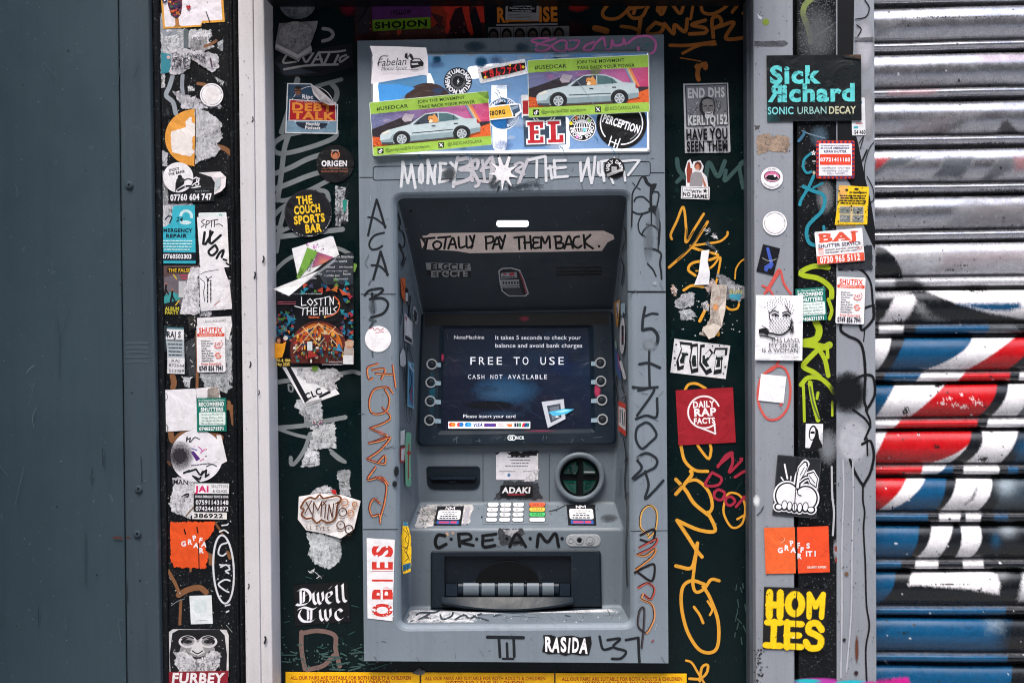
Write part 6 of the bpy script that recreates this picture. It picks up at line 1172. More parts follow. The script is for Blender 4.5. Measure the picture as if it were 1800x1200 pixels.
a.blob(1490, 690, 40, (18, 20, 24), .85, 46, .3).blob(1500, 775, 38, (170, 172, 180), .9, 52, .4).blob(1520, 80, 20, (168, 168, 176), .8, 60).blob(1526, 200, 14, (150, 150, 156), .7, 60)
for p, w, h in (([(1476, 474), (1496, 470), (1516, 476), (1530, 496), (1534, 530), (1536, 560)], 5, False), ([(1496, 460), (1498, 474)], 5, False), ([(1536, 536), (1520, 542), (1516, 556), (1518, 552)], 5, False), ([(1536, 540), (1534, 562), (1516, 580), (1512, 570)], 6, False), ([(1480, 562), (1478, 580), (1490, 590), (1510, 600), (1518, 620), (1521, 660), (1519, 700), (1524, 720)], 6.5, False), ([(1520, 580), (1518, 600)], 2, True), ([(1500, 670), (1516, 660), (1534, 662), (1538, 690), (1530, 710), (1524, 718)], 6, False), ([(1522, 720), (1530, 745), (1520, 772)], 5, False), ([(1500, 720), (1520, 735), (1530, 750)], 5, False), ([(1516, 780), (1530, 775), (1536, 800), (1530, 830), (1518, 852)], 6, False), ([(1524, 770), (1525, 800)], 3, True), ([(1494, 808), (1504, 832), (1517, 853)], 6, False), ([(1517, 853), (1517, 880), (1520, 900), (1518, 930), (1521, 990), (1523, 1060), (1528, 1100), (1522, 1140), (1524, 1210)], 4, False), ([(1520, 320), (1520, 290), (1528, 262), (1536, 250)], 1.6, True), ([(1516, 282), (1524, 264)], 3, True), ([(1510, 252), (1518, 240), (1512, 262)], 1.6, True), ([(1524, 310), (1534, 330), (1536, 350), (1528, 358)], 1.6, True), ([(1520, 0), (1528, 14), (1522, 30), (1504, 34)], 2, True), ([(1506, 44), (1514, 52), (1508, 64)], 2, True)): a.line(p, w, (20, 22, 26), .95, h)
a.use('paint')
for p in ([(1482, 806), (1483, 870), (1480, 960), (1480, 1080), (1478, 1190)], [(1499, 808), (1500, 880), (1498, 960), (1496, 1080), (1488, 1180)]): a.line(p, 2.6, (176, 178, 186), .85)
a.specks(1472, 740, 1536, 1190, 90, 1.2, (60, 62, 68), .9); a.blob(1488, 1008, 5, (110, 84, 60), .8).blob(1506, 1140, 4, (96, 56, 44), .8, 30).blob(1484, 1124, 4, (40, 36, 38), .9).blob(1505, 1182, 5, (50, 34, 36), .9).use('spray').blob(1500, 1200, 40, (36, 180, 196), .9, 7).blob(1530, 1206, 30, (190, 50, 150), .9, 12)
a.use('residue').jag([(1502, 66), (1536, 66), (1536, 72), (1502, 72)], (110, 110, 116), 1, 2.5).jag([(1472, 438), (1534, 430), (1534, 474), (1472, 474)], (50, 54, 60), 1, 3, .8)
a.build("graffiti_lettering", "black sprayed loops running down the steel", parent=guide)
a = Art(S_POST, z=.9).use('paint'); RC = (206, 84, 78)
a.line([(1344, 516), (1356, 496), (1370, 474), (1378, 498), (1390, 516)], 4, RC, .95).line([(1340, 502), (1352, 508), (1360, 520)], 3.5, RC, .95).line([(1348, 512), (1368, 480)], 5, RC, .9).line([(1369, 634), (1360, 648), (1340, 660), (1332, 690), (1336, 716), (1350, 736), (1370, 734), (1386, 712), (1389, 676), (1380, 648), (1362, 644), (1344, 656)], 4, RC, .95).line([(1376, 706), (1372, 712)], 4, RC)
a.build("graffiti_lettering", "thin coral loop and peak drawn behind white stickers", parent=post_g)

a = Art(S_SPAN, 1432, 155, -.6, 1.6); TQ1 = (92, 196, 198)
a.rect(1348, 97, 1514, 213, (14, 20, 24)).grad([(1348, 180), (1376, 213), (1348, 213), (1348, 213)], [(16, 60, 64), (14, 24, 28), (20, 66, 70), (20, 66, 70)]).text("Sick", 1397, 131, 29, TQ1, 86, 'h').text("ichard", 1440, 163, 29, TQ1, 132, 'h').text("SONIC", 1372, 194, 12.5, (120, 204, 206), 46, 'b').text("URBAN", 1427, 194, 12.5, (150, 196, 190), 53, 'r').text("DECAY", 1480, 194, 12.5, (190, 190, 160), 48, 'b')
s0 = len(a.v); a.text("R", 1363, 163, 29, TQ1, 25, 'h'); a.v[s0:] = [(2*1363-x, y, z) for x, y, z in a.v[s0:]]
for i in range(70): x, y = random.uniform(1354, 1508), random.uniform(116, 180); a.line([(x, y), (x+random.uniform(2, 9), y+random.gauss(0, 2.4))], random.uniform(.5, 1.3), (22, 48, 52))
a.grad([(1480, 97), (1514, 97), (1514, 106), (1484, 102)], [(30, 26, 24), (90, 66, 50), (40, 36, 34), (18, 22, 26)])
a.build("sticker", "large black sticker with cracked turquoise lettering across post and rail", "sticker", GS)
a = Art(S_GUIDE, 1510, 206, -1.5, 1.2); a.poly(rrect(1497, 172, 1521, 238, 2), (214, 216, 220)).rect(1497, 178, 1516, 183, (90, 160, 190)).rect(1500, 222, 1508, 226, (60, 160, 170)).text("54 460", 1511, 232.5, 6.5, (40, 42, 48), 20, 'h').rect(1504, 216, 1516, 218, (200, 120, 120)).build("sticker", "white card with digits peeking from behind the large turquoise-lettered sticker", "sticker", GS)
a = Art(S_SPAN, 1468, 281, 0, 1.2); RO = (216, 66, 42)
a.poly(rrect(1435, 247.5, 1502, 314, 3), RO)
for i in range(9):
    x = 1438+i*7.4
    if i: a.rect(x-1.6, 248, x+1.8, 252, (70, 40, 96)).rect(x-1.6, 309.5, x+1.8, 313.5, (70, 40, 96))
    y = 250+i*7.2; a.rect(1435.3, y, 1439, y+3.4, (70, 40, 96)).rect(1498, y, 1501.7, y+3.4, (70, 40, 96))
a.rect(1439.5, 252.5, 1497.5, 309, (230, 230, 236)).rect(1441, 254, 1496, 307.5, (232, 231, 238)).bars(1468, 256, 50, 1.4, (80, 80, 120)).text("24 HOUR EMERGENCY", 1468, 260.5, 3.8, (40, 44, 92), 51, 'h').text("REPAIR SHUTTER", 1468, 266.5, 3.8, (40, 44, 92), 40, 'h').rect(1441, 271, 1496, 290, RO).text("07721411183", 1468.5, 280.7, 6.2, W_, 53, 'h')
for i, t in enumerate(("- SHOPFRONT - SHUTTERS", "- BOARDING - GLAZING", "- SIGN - CANOPY")): a.text(t, 1468, 295.5+i*4.7, 3.1, (70, 70, 96), (52, 46, 34)[i], 'r')
a.build("sticker", "square repair shutter card with orange and violet chequered edge", "sticker", GS)
a = Art(S_RAIL, z=1.0); a.poly([(1430+5.2*math.cos(-math.pi/2+k*math.pi/5)*(1 if k % 2 == 0 else .45), 269+5.4*math.sin(-math.pi/2+k*math.pi/5)*(1 if k % 2 == 0 else .45)) for k in range(10)], W_).line([(1428, 270), (1432, 268)], 1, K_).rect(1428, 282.5, 1434, 284.5, (190, 190, 196)).poly(ell(1431, 304, 2.4, 3.4), (206, 190, 170)).line([(1431, 302), (1431, 306)], 1, K_); a.build("sticker", "tiny white star sticker left of the chequered-edge card", "sticker", GS)
a = Art(S_GUIDE, 1497, 362, 1.2, 1.4); a.poly([(1474, 326), (1527, 328), (1525, 394), (1468, 396), (1472, 360)], (228, 190, 30)).poly([(1474, 326), (1490, 327), (1486, 352), (1474, 350)], (222, 170, 90)).rect(1476, 362, 1519, 391, (196, 176, 130))
for x, y in ((1486, 370), (1508, 370), (1486, 384), (1508, 384)): a.rect(x-9, y-6, x+9, y+6, (120, 124, 122)); [a.line([(x-8+k*4, y+random.gauss(0, 3)), (x-5+k*4, y+random.gauss(0, 3))], 1.4, random.choice([(50, 52, 54), (170, 172, 170), (84, 96, 80)])) for k in range(4)]
for i in range(4): a.bars(1499, 344+i*4.4, (46, 44, 48, 44)[i], 2, (40, 36, 30))
a.bars(1508, 338, 30, 2, (40, 36, 30)).disc(1488, 334, 2.6, (40, 36, 36), 1.8).disc(1505, 332, 4, (40, 36, 36), 1.8).text("07847 630", 1489, 396.5, 6, (150, 120, 40), 32, 'r').specks(1472, 328, 1526, 394, 34, 1.8, (36, 34, 34)); a.build("sticker", "worn yellow card with four small grey pictures, on the shutter guide", "sticker", GS)
a = Art(S_SPAN, 1476, 433, -5, 1.8); CR = (216, 84, 60)
a.poly(rrect(1434, 404, 1518, 462, 2), (232, 230, 234)).text("BAJ", 1475, 416, 14.5, CR, 70, 'h')
for x0, x1, y in ((1440, 1462, 410), (1440, 1462, 422.5), (1463, 1476, 422.5), (1479, 1490, 422.5), (1497, 1510, 409.8)): a.rect(x0, y-.9, x1, y+.9, CR)
a.text("SHUTTER SERVICE", 1476, 430, 5.8, (30, 40, 66), 75, 'b').rect(1438, 436, 1447, 444, (226, 190, 186)).rect(1438, 434, 1447, 435.4, CR).text("SHOPFRONTS - DOOR REPAIRS - SHUTTER REPAIR", 1480, 437.3, 2.6, (60, 60, 70), 60, 'b').text("GLASS REPLACEMENT - METAL WORK - CANOPY", 1478, 442, 2.6, (60, 60, 70), 56, 'b').text("24/7", 1510, 439, 5, (196, 60, 50), 10, 'r', shear=.2).poly(rrect(1434.4, 447, 1517.6, 461.6, 2), CR).text("0730 965 5112", 1475, 454.3, 10.5, (240, 228, 226), 71, 'h'); a.build("sticker", "tilted white shutter service card with big slab capitals and orange number band", "sticker", GS)
recommend(S_SPAN, 1426, 535, -4, "green shutter card partly under the veiled face print, on the rail", GS, 1.6, h=58)
shutfix(S_SPAN, 1495, 528, 2.2, "white shutter repair card with orange heading, on the shutter guide", GS, 1.6)
a = Art(S_POST, 1357, 313, 3, 1.6); a.disc(1357, 313, 19.4, (234, 232, 236)).poly(ell(1357, 310.5, 14.5, 10), (18, 18, 22)).poly(ell(1357, 310.5, 13, 9), (206, 108, 150)).poly([(1344, 313), (1350, 307.5), (1357, 306), (1364, 307.5), (1370, 313), (1364, 317.5), (1357, 318.5), (1350, 317.5)], (226, 190, 206)).poly([(1345, 313.4), (1350, 308.5), (1357, 307.3), (1364, 308.5), (1369, 313.4), (1364, 316.6), (1357, 317.4), (1350, 316.6)], (18, 18, 22)).disc(1362, 309, 2.2, W_).arc("WE ARE", 1357, 313, 16.2, 2.6, (90, 90, 94), -95, 'r').arc("WATCHING YOU", 1357, 313, 16, 2.6, (90, 90, 94), 92, 'r', True); a.build("sticker", "round white sticker with a pink-lidded eye, on the grey post", "sticker", GS)
a = Art(S_POST, 1362, 392, 0, 1.6); a.disc(1362, 392.5, 21.3, (234, 232, 236)).ring(1362, 392.5, 18, .8, (60, 62, 66), 30, 200).ring(1362, 392.5, 18, .8, (60, 62, 66), 215, 380).build("sticker", "blank white round sticker with thin ring, on the grey post", "sticker", GS)
a = Art(S_POST, 1350, 456, 14, 1.4); a.rect(1335, 432, 1366, 481, (16, 18, 26)).line([(1345, 438), (1356, 458), (1357, 464)], 5.5, (64, 88, 176), smooth=False).poly([(1350, 466), (1358, 458), (1362, 462), (1360, 470), (1354, 472), (1354, 478), (1348, 476), (1347, 468)], (64, 88, 176)).line([(1340, 456), (1352, 458), (1364, 452)], 1.2, (150, 150, 140)); a.build("sticker", "tilted black sticker with blue brush mark, on the grey post", "sticker", GS)
a = Art(S_SPAN, 1370, 576, .8, 4.6); a.rect(1328, 519, 1411, 633, (236, 235, 240))
INK = (26, 26, 30)
for i in range(9):
    for j in range(5): t = 3.45+i*.34+(j % 2)*.17; r = 17+j*3.2; x, y = 1369+r*.86*math.cos(t), 547+r*math.sin(t)*.85; a.line([(x, y), (x+.8*math.cos(t), y+1.9)], .9, INK)
for i in range(8):
    for j in range(8): x, y = 1352+i*4.9+(j % 2)*2, 560+j*3.3; abs(x-1370) < 21-(max(0, j-4))*2.6 and a.line([(x, y), (x+1.6, y+1)], 1, INK)
a.line([(1353, 550), (1360, 546), (1368, 549)], 2, INK).line([(1375, 550), (1384, 547), (1390, 551)], 2, INK).line([(1357, 554), (1362, 552), (1368, 555)], 2.6, INK).line([(1376, 555), (1382, 552), (1388, 555)], 2.6, INK).line([(1351, 546), (1353, 560), (1356, 564)], 1.6, INK).line([(1356, 546), (1364, 538)], 1.2, INK).line([(1380, 536), (1390, 552)], 1.2, INK).disc(1363, 555, 1.8, INK).disc(1382, 555, 1.8, INK)
a.line([(1338, 582), (1356, 586), (1374, 588), (1388, 578), (1391, 566)], 3, INK).line([(1336, 590), (1350, 592), (1362, 595)], 2.4, INK).poly([(1334, 579), (1346, 576), (1352, 582), (1350, 590), (1342, 586), (1334, 586)], INK).line([(1386, 574), (1392, 580), (1390, 584)], 2, INK).line([(1340, 573), (1352, 580)], 1.2, INK)
for i in range(18): a.line([(1388+random.random()*7, 556+random.random()*30), (1390+random.random()*6, 560+random.random()*28)], .8, INK)
a.text("THIS LAND,", 1381, 597.5, 7.4, INK, 52, 'r').text("MY SISTER,", 1379, 606.5, 7.4, INK, 55, 'r').text("IS A WOMAN.", 1373, 615.5, 7.4, INK, 67, 'r').text("- FADWA TUQAN", 1388, 627, 3, (70, 70, 74), 34, 'r').bars(1345, 627, 20, 1, (200, 200, 204)); a.build("sticker", "white print of a veiled face in black ink with three lines of verse", "sticker", GS)
a = Art(S_POST, 1357, 683, 6, 2.0); a.rect(1335, 659, 1380, 706, (234, 233, 238)).build("sticker", "blank white square sticker inside the coral loop, on the grey post", "sticker", GS)
a = Art(S_RAIL, 1431, 768, 1, 1.6); a.poly(rrect(1413.5, 742, 1449, 793, 2), (16, 17, 20)).poly(rrect(1416, 744.5, 1446.5, 787, 1), (228, 228, 232)).poly([(1424, 787), (1428, 776), (1430, 772), (1426, 766), (1424, 758), (1428, 750), (1433, 749), (1438, 756), (1440, 770), (1446, 782), (1446, 787)], (16, 17, 20)).poly(ell(1428.5, 760.5, 7, 13.6, 24, 6), (16, 17, 20)).poly(ell(1428.3, 761, 4.6, 11, 24, 6), (228, 228, 232)).poly([(1423, 760), (1427, 757.5), (1432, 758), (1432, 762), (1426, 762)], (16, 17, 20)).line([(1424, 770), (1428, 772)], 1, (228, 228, 232)); a.build("sticker", "small black-framed sticker of a hooded figure with one eye", "sticker", GS)
a = Art(S_SPAN, 1402, 854, 5, 1.6); a.poly(rrect(1362, 802, 1440, 908, 2), (34, 36, 42)).frame(1362.6, 802.6, 1439.4, 907.4, .7, (74, 76, 82))
INKD = (18, 19, 22); CH = [(1385, 872, 19, 21), (1418, 874, 19, 20)]
STM = [(1402, 856), (1403, 838), (1408, 822), (1412, 814)]; ST2 = [(1405, 846), (1414, 838), (1424, 836)]; LEAF = [(1418, 832), (1428, 828), (1435, 838), (1434, 852), (1424, 846)]; LF2 = [(1400, 838), (1402, 822), (1410, 812), (1416, 818), (1412, 830), (1406, 842)]
FT = [(1372, 893, 6, 5), (1382, 889, 5, 8), (1391, 890, 4.4, 8), (1400, 891, 4.4, 8), (1409, 891, 4.4, 8), (1419, 889, 5, 8), (1429, 893, 6, 5)]
for g, c in ((5.2, W_), (2.4, INKD), (-.2, W_)):
    for x, y, rx, ry in CH: a.disc(x, y, rx+g, c, ry+g)
    a.line(STM, 5+g*2, c).line(ST2, 2.6+g*2, c)
    for P0 in (LEAF, LF2): m = np.mean(P0, 0); a.poly([tuple(m+(np.array(q)-m)*(1+g*.09)) for q in P0], c)
    if g > 0:
        for x, y, rx, ry in FT: a.disc(x, y, rx+g*.8, c, ry+g*.8)
for x, y, rx, ry in FT: a.disc(x, y, rx+.6, INKD, ry+.6).disc(x, y, rx-.9, W_, ry-.9)
a.line([(1405, 834), (1411, 820)], 1.2, INKD).line([(1421, 834), (1432, 846)], 1.2, INKD)
a.line([(1402, 858), (1404, 868), (1410, 870)], 1.6, K_).line([(1376, 818), (1380, 832), (1383, 842)], 3, W_).line([(1372, 841), (1376, 846)], 2.4, W_).line([(1389, 838), (1389, 844)], 2, W_).line([(1398, 802), (1399, 850), (1400, 905)], 1.4, (18, 19, 22)); a.build("sticker", "black sticker with a white cartoon cherry-like fruit spanning post and rail", "sticker", GS)
a = Art(S_SPAN, 1401, 966, -1.2, 1.6); a.poly([(1344, 926), (1398, 926), (1398, 1007), (1345, 1007)], (228, 98, 48)).poly([(1402, 926), (1457, 925), (1458, 1006), (1402, 1007)], (224, 76, 38))
for t, x, y, r in (("G", 1372, 966, -4), ("R", 1383, 962, 4), ("P", 1392, 954, -8), ("A", 1395, 966, 8), ("F", 1404, 958, -4), ("F", 1410, 966, 4), ("R", 1405, 977, 4), ("S", 1421, 959, 0), ("I", 1418, 973, 0), ("T", 1424, 973, 0), ("I", 1433, 973, 0)): a.text(t, x, y, 8.6, W_, None, 'h', rot=r)
a.text("GRAFFITI PAPERS", 1435, 997, 3.6, (240, 214, 200), 34, 'h').line([(1373, 953), (1380, 948), (1379, 945)], 1, (240, 190, 160)).line([(1400, 925), (1401, 960), (1400, 1000)], 1.8, (36, 26, 24)); a.build("sticker", "orange square sticker with scattered white capitals across post and rail", "sticker", GS)
a = Art(S_SPAN, 1397, 1086, 1.2, 1.6); a.rect(1342, 1032, 1400, 1141, (26, 24, 24)).rect(1400, 1033, 1454, 1141, (18, 18, 22)).use('spray'); YS = (244, 202, 28)
def blk(L, w=15.5):
    for p in L: a.line(p, w, YS, 1.0, False, smooth=False)
blk([[(1352, 1043), (1352, 1082)], [(1371, 1043), (1371, 1082)], [(1352, 1063), (1371, 1063)]]); a.line(ell(1397, 1061, 12, 17, 30), 15, YS, 1.0, False, closed=True); blk([[(1422, 1082), (1422, 1044), (1433, 1064), (1446, 1044), (1444, 1082)]], 12); blk([[(1350, 1094), (1372, 1094)], [(1361, 1094), (1360, 1134)], [(1348, 1134), (1372, 1135)]], 14); blk([[(1384, 1094), (1384, 1136)], [(1384, 1095), (1408, 1096)], [(1384, 1116), (1404, 1116)], [(1384, 1135), (1408, 1136)]], 14)
a.line([(1444, 1104), (1436, 1094), (1424, 1096), (1422, 1108), (1434, 1114), (1444, 1122), (1440, 1136), (1424, 1137), (1418, 1128)], 14.5, YS, 1.0, False).use('print').line([(1400, 1032), (1399, 1080), (1400, 1141)], 1.8, (16, 14, 14)).disc(1395, 1120, 1.4, W_).specks(1345, 1034, 1452, 1140, 12, 1.3, (40, 34, 20)); a.build("sticker", "black sticker with blurred sprayed yellow capitals spanning post and rail", "sticker", GS)

# ---------- the machine: tags on the fascia (painted on it, so parts of it)
a = Art(S_FAS, z=.5).use('paint'); WT = (216, 218, 224); WG = (190, 188, 196)
for p, w in (([(705, 328), (707, 306), (708, 284)], 5), ([(708, 284), (713, 304), (717, 322)], 5), ([(717, 322), (721, 304), (723, 289)], 4.6), ([(723, 289), (727, 312), (730, 330)], 5), ([(741, 289), (737, 300), (738, 320), (743, 318), (742, 290)], 5), ([(752, 322), (753, 300), (752, 282)], 5.5), ([(752, 282), (758, 304), (764, 323)], 5.5), ([(764, 322), (764, 302), (766, 290)], 4.6), ([(774, 288), (774, 304), (772, 320)], 5), ([(773, 287), (784, 288)], 5), ([(774, 300), (784, 299)], 5), ([(772, 321), (788, 317)], 4.4), ([(792, 286), (798, 292)], 5), ([(805, 276), (800, 300), (797, 328)], 5.5)): a.line(p, w, WT, 1)
for p, w in (([(804, 282), (824, 278), (826, 290), (808, 298), (828, 300), (826, 314), (798, 324)], 7), ([(830, 284), (830, 318)], 6), ([(828, 284), (840, 282), (838, 296), (830, 298), (842, 322), (836, 328)], 6), ([(848, 282), (852, 318)], 5), ([(846, 300), (862, 278), (866, 280), (862, 318)], 6), ([(848, 296), (862, 294)], 5), ([(862, 288), (868, 284), (868, 300)], 5), ([(840, 318), (858, 320)], 5), ([(905, 290), (914, 286), (920, 290), (908, 298)], 5), ([(928, 280), (920, 300), (912, 322)], 6), ([(908, 300), (920, 306)], 7)): a.line(p, w, WG, .8)
for p, w in (([(931, 281), (944, 278), (958, 275)], 5.5), ([(944, 278), (943, 312)], 4.6), ([(959, 276), (960, 318)], 5), ([(960, 297), (976, 293)], 4.6), ([(967, 292), (970, 314)], 4.6), ([(974, 282), (976, 312)], 5), ([(974, 283), (994, 282)], 5), ([(976, 296), (994, 294)], 5), ([(974, 312), (998, 310)], 4.6), ([(1020, 286), (1022, 318)], 5), ([(1022, 318), (1034, 278)], 4.6), ([(1034, 280), (1036, 304), (1040, 322)], 5), ([(1040, 322), (1044, 300), (1046, 276)], 4.6), ([(1052, 286), (1052, 304), (1058, 308), (1058, 284)], 5), ([(1056, 284), (1070, 282)], 4.6), ([(1060, 304), (1062, 318)], 5), ([(1072, 308), (1078, 322)], 4), ([(1090, 284), (1112, 282), (1124, 282)], 4), ([(1124, 282), (1112, 298), (1104, 308)], 4.4), ([(1097, 302), (1099, 318)], 4), ([(1080, 277), (1080, 284)], 3)): a.line(p, w, WT, 1)
a.blob(790, 306, 16, (70, 74, 80), .6, 18).blob(868, 322, 12, (70, 74, 80), .55, 14)
a.build("graffiti_lettering", "white paint-pen capitals across the fascia below the sign", parent=atm)
a = Art(S_FAS, z=1.8); a.poly([(885+(28 if k % 2 == 0 else 10)*(1.05 if k in (0, 8) else 1)*math.cos(-math.pi/2-.25+k*math.pi/9), 304+(33 if k % 2 == 0 else 11)*math.sin(-math.pi/2-.25+k*math.pi/9)) for k in range(18)], (234, 232, 237)).disc(884, 304, 14, (234, 232, 237))
for p in ([(875, 265), (878.5, 276), (874.5, 277)], [(899, 265), (897.5, 276), (893.5, 275)], [(876, 327), (880, 327), (872, 341)], [(893, 327), (897, 327), (895, 337)], [(917, 328), (914, 325), (919, 330)]): a.poly(p, (20, 20, 24))
a.poly([(875, 277), (879, 276), (882, 296), (878, 296)], (234, 232, 237)).poly([(893, 275), (898, 276), (892, 298), (886, 296)], (234, 232, 237)).build("sticker", "white starburst sticker with black tips below the lit sign", "sticker", GA)
a = Art(S_FAS, z=1.8); a.disc(1080, 296, 18, (17, 17, 21)).arc("UGLY", 1080, 296, 12, 5.4, W_, -150, 'h').arc("DRIPS", 1080, 296, 12, 5.4, W_, -28, 'h').rect(1075, 293, 1084, 302, (176, 176, 180)).poly([(1066, 306), (1094, 296), (1096, 300), (1068, 311)], (150, 150, 154), 1, [1, 3, 5, 1]).build("sticker", "small black round sticker with curved white letters, right of the white tag", "sticker", GA)
INKB = (26, 31, 37)
def tagline(name, lab, S, strokes, c=INKB, z=.5, mat='paint', al=.95, par=None, extra=None):
    t = Art(S, z=z).use(mat)
    for p, w in strokes: t.line(p, w, c, al)
    if extra: extra(t)
    t.build(name, lab, parent=par or atm)
tagline("graffiti_lettering", "black marker capitals down the left margin", S_FAS, [([(647, 414), (654, 382), (662, 351)], 4), ([(662, 351), (670, 376), (677, 400)], 4.4), ([(647, 382), (660, 384), (678, 398)], 3.2), ([(675, 409), (658, 414), (649, 428), (653, 438), (664, 437), (672, 432)], 3.4), ([(656, 491), (663, 466), (669, 442)], 4.4), ([(669, 442), (676, 464), (681, 483)], 4.4), ([(653, 466), (668, 468), (682, 482)], 3.6), ([(641, 519), (650, 510), (672, 507), (670, 514), (650, 526)], 4.2), ([(654, 516), (656, 536), (657, 548)], 4.6), ([(650, 526), (672, 524), (682, 534), (674, 550), (652, 558)], 4.2)], extra=lambda t: t.line([(646, 470), (642, 462), (648, 448)], 2.4, (96, 104, 112), .6).line([(650, 562), (660, 564)], 5, (70, 78, 86), .6).line([(656, 566), (650, 576)], 4, (60, 68, 76), .7).line([(652, 590), (655, 626)], 3, (70, 78, 86), .6).line([(648, 500), (652, 492)], 3, (90, 98, 106), .5).blob(655, 540, 10, (80, 88, 96), .5, 18))
tagline("graffiti_lettering", "black outlined bubble letters, upper right margin", S_FAS, [([(1110, 398), (1111, 370), (1112, 340), (1120, 326), (1126, 314), (1130, 311), (1134, 314)], 2.6), ([(1134, 313), (1138, 322), (1146, 327), (1152, 324), (1148, 332), (1145, 340)], 6), ([(1145, 330), (1144, 350), (1145, 370)], 5), ([(1148, 337), (1157, 338), (1158, 346), (1154, 366)], 2.6), ([(1115, 354), (1118, 348), (1130, 346), (1142, 356)], 2.8), ([(1112, 372), (1122, 376), (1136, 374), (1144, 370)], 3), ([(1143, 368), (1152, 364), (1150, 372)], 7), ([(1142, 372), (1130, 376), (1122, 392), (1124, 408), (1130, 414)], 2.4), ([(1145, 374), (1145, 396)], 2.6), ([(1150, 374), (1158, 386), (1160, 400), (1158, 430)], 3), ([(1128, 412), (1134, 402), (1146, 396), (1158, 404)], 2.6), ([(1158, 404), (1157, 438)], 2.6), ([(1134, 437), (1150, 438), (1162, 446), (1160, 462), (1162, 476), (1163, 490)], 3.4), ([(1138, 463), (1148, 474), (1153, 485)], 2.6), ([(1112, 321), (1116, 326)], 1.6), ([(1120, 330), (1126, 333)], 1.4), ([(1136, 394), (1146, 396)], 1.8), ([(1128, 412), (1136, 417)], 2)], extra=lambda t: t.blob(1151, 498, 5, (150, 158, 166), .7).blob(1156, 385, 6, (90, 98, 106), .55, 30).blob(1140, 425, 12, (104, 112, 120), .45, 50))
tagline("graffiti_lettering", "faded black marker letters, right margin", S_FAS, [([(1134, 540), (1130, 562), (1129, 580)], 5), ([(1133, 556), (1146, 551), (1156, 552)], 4), ([(1130, 580), (1146, 578), (1156, 590), (1154, 604), (1144, 606)], 6), ([(1124, 640), (1140, 638), (1160, 646)], 5), ([(1142, 606), (1141, 640), (1142, 678)], 4.5), ([(1112, 680), (1130, 682), (1156, 680)], 4.4), ([(1122, 686), (1150, 684), (1120, 730)], 4.6), ([(1118, 736), (1136, 730), (1154, 732), (1155, 700)], 4.6), ([(1134, 742), (1120, 752), (1118, 772), (1128, 788), (1142, 778), (1154, 764), (1144, 746), (1136, 742)], 4.4), ([(1112, 840), (1128, 822), (1120, 806), (1136, 796), (1154, 806), (1152, 820), (1134, 830), (1116, 842)], 4.6), ([(1134, 828), (1140, 852), (1134, 876), (1150, 862), (1166, 844)], 4.6)], (34, 40, 47), al=.86, extra=lambda t: t.blob(1142, 606, 16, (120, 128, 136), .7, 14))
RT = (176, 78, 66); OR1, BKT = (222, 150, 84), (30, 26, 28)
def double(t, pts, w=3.5):
    t.line(pts, w, RT, .95).line([(x+1.1, y+1) for x, y in pts], w*.35, OR1, .8).line([(x-1.3, y-.6) for x, y in pts], w*.34, BKT, .9)
t = Art(S_FAS, z=.5).use('paint')
for p in ([(664, 639), (646, 646), (648, 666), (655, 664)], [(654, 650), (676, 648), (670, 666)], [(660, 656), (690, 658)], [(690, 642), (695, 680)], [(690, 690), (680, 680), (658, 684), (649, 704), (652, 724), (666, 727), (680, 720), (684, 700), (676, 684)], [(672, 716), (686, 732), (676, 742), (650, 752)], [(650, 752), (672, 762), (680, 766), (650, 778)], [(648, 778), (668, 774), (686, 768), (668, 790), (645, 806)], [(645, 806), (662, 812), (676, 814), (676, 800), (664, 812)], [(660, 820), (646, 842), (670, 838), (682, 850)], [(660, 838), (678, 850), (676, 880), (668, 910)], [(668, 884), (656, 876), (649, 892), (654, 906), (666, 904), (668, 918)]): double(t, p)
t.line([(676, 789), (692, 784)], 1.2, INKB).blob(697, 828, 6, INKB, .9, 12).blob(694, 850, 6, INKB, .8, 8).blob(670, 760, 8, (196, 120, 110), .35)
t.build("graffiti_lettering", "red and black looping tag down the left margin", parent=atm)
t = Art(S_FAS, z=.5).use('paint')
for p, c in (([(1140, 940), (1126, 926), (1128, 900), (1142, 888), (1154, 900), (1152, 930), (1140, 944)], (206, 160, 84)), ([(1126, 940), (1150, 930), (1146, 952), (1126, 948)], BKT), ([(1124, 962), (1154, 946), (1148, 960), (1120, 974)], RT), ([(1120, 974), (1134, 976), (1152, 964), (1146, 978), (1118, 1000)], (196, 130, 70)), ([(1116, 1006), (1134, 996), (1150, 992), (1146, 1020), (1122, 1006)], BKT), ([(1122, 1032), (1138, 1024), (1150, 1034), (1144, 1052), (1132, 1044)], RT), ([(1130, 1044), (1128, 1052), (1146, 1062), (1150, 1085), (1140, 1108), (1134, 1112)], (206, 140, 90)), ([(1134, 1112), (1122, 1100), (1124, 1074), (1132, 1068), (1132, 1096), (1128, 1138)], (70, 66, 70))):
    t.line(p, 4, c, .92).line([(x-1.2, y-.8) for x, y in p], 1.6, BKT, .85)
t.line([(1148, 1125), (1145, 1128), (1149, 1124)], 2, (150, 60, 60)); t.build("graffiti_lettering", "thin yellow and red looping tag, lower right margin", parent=atm)
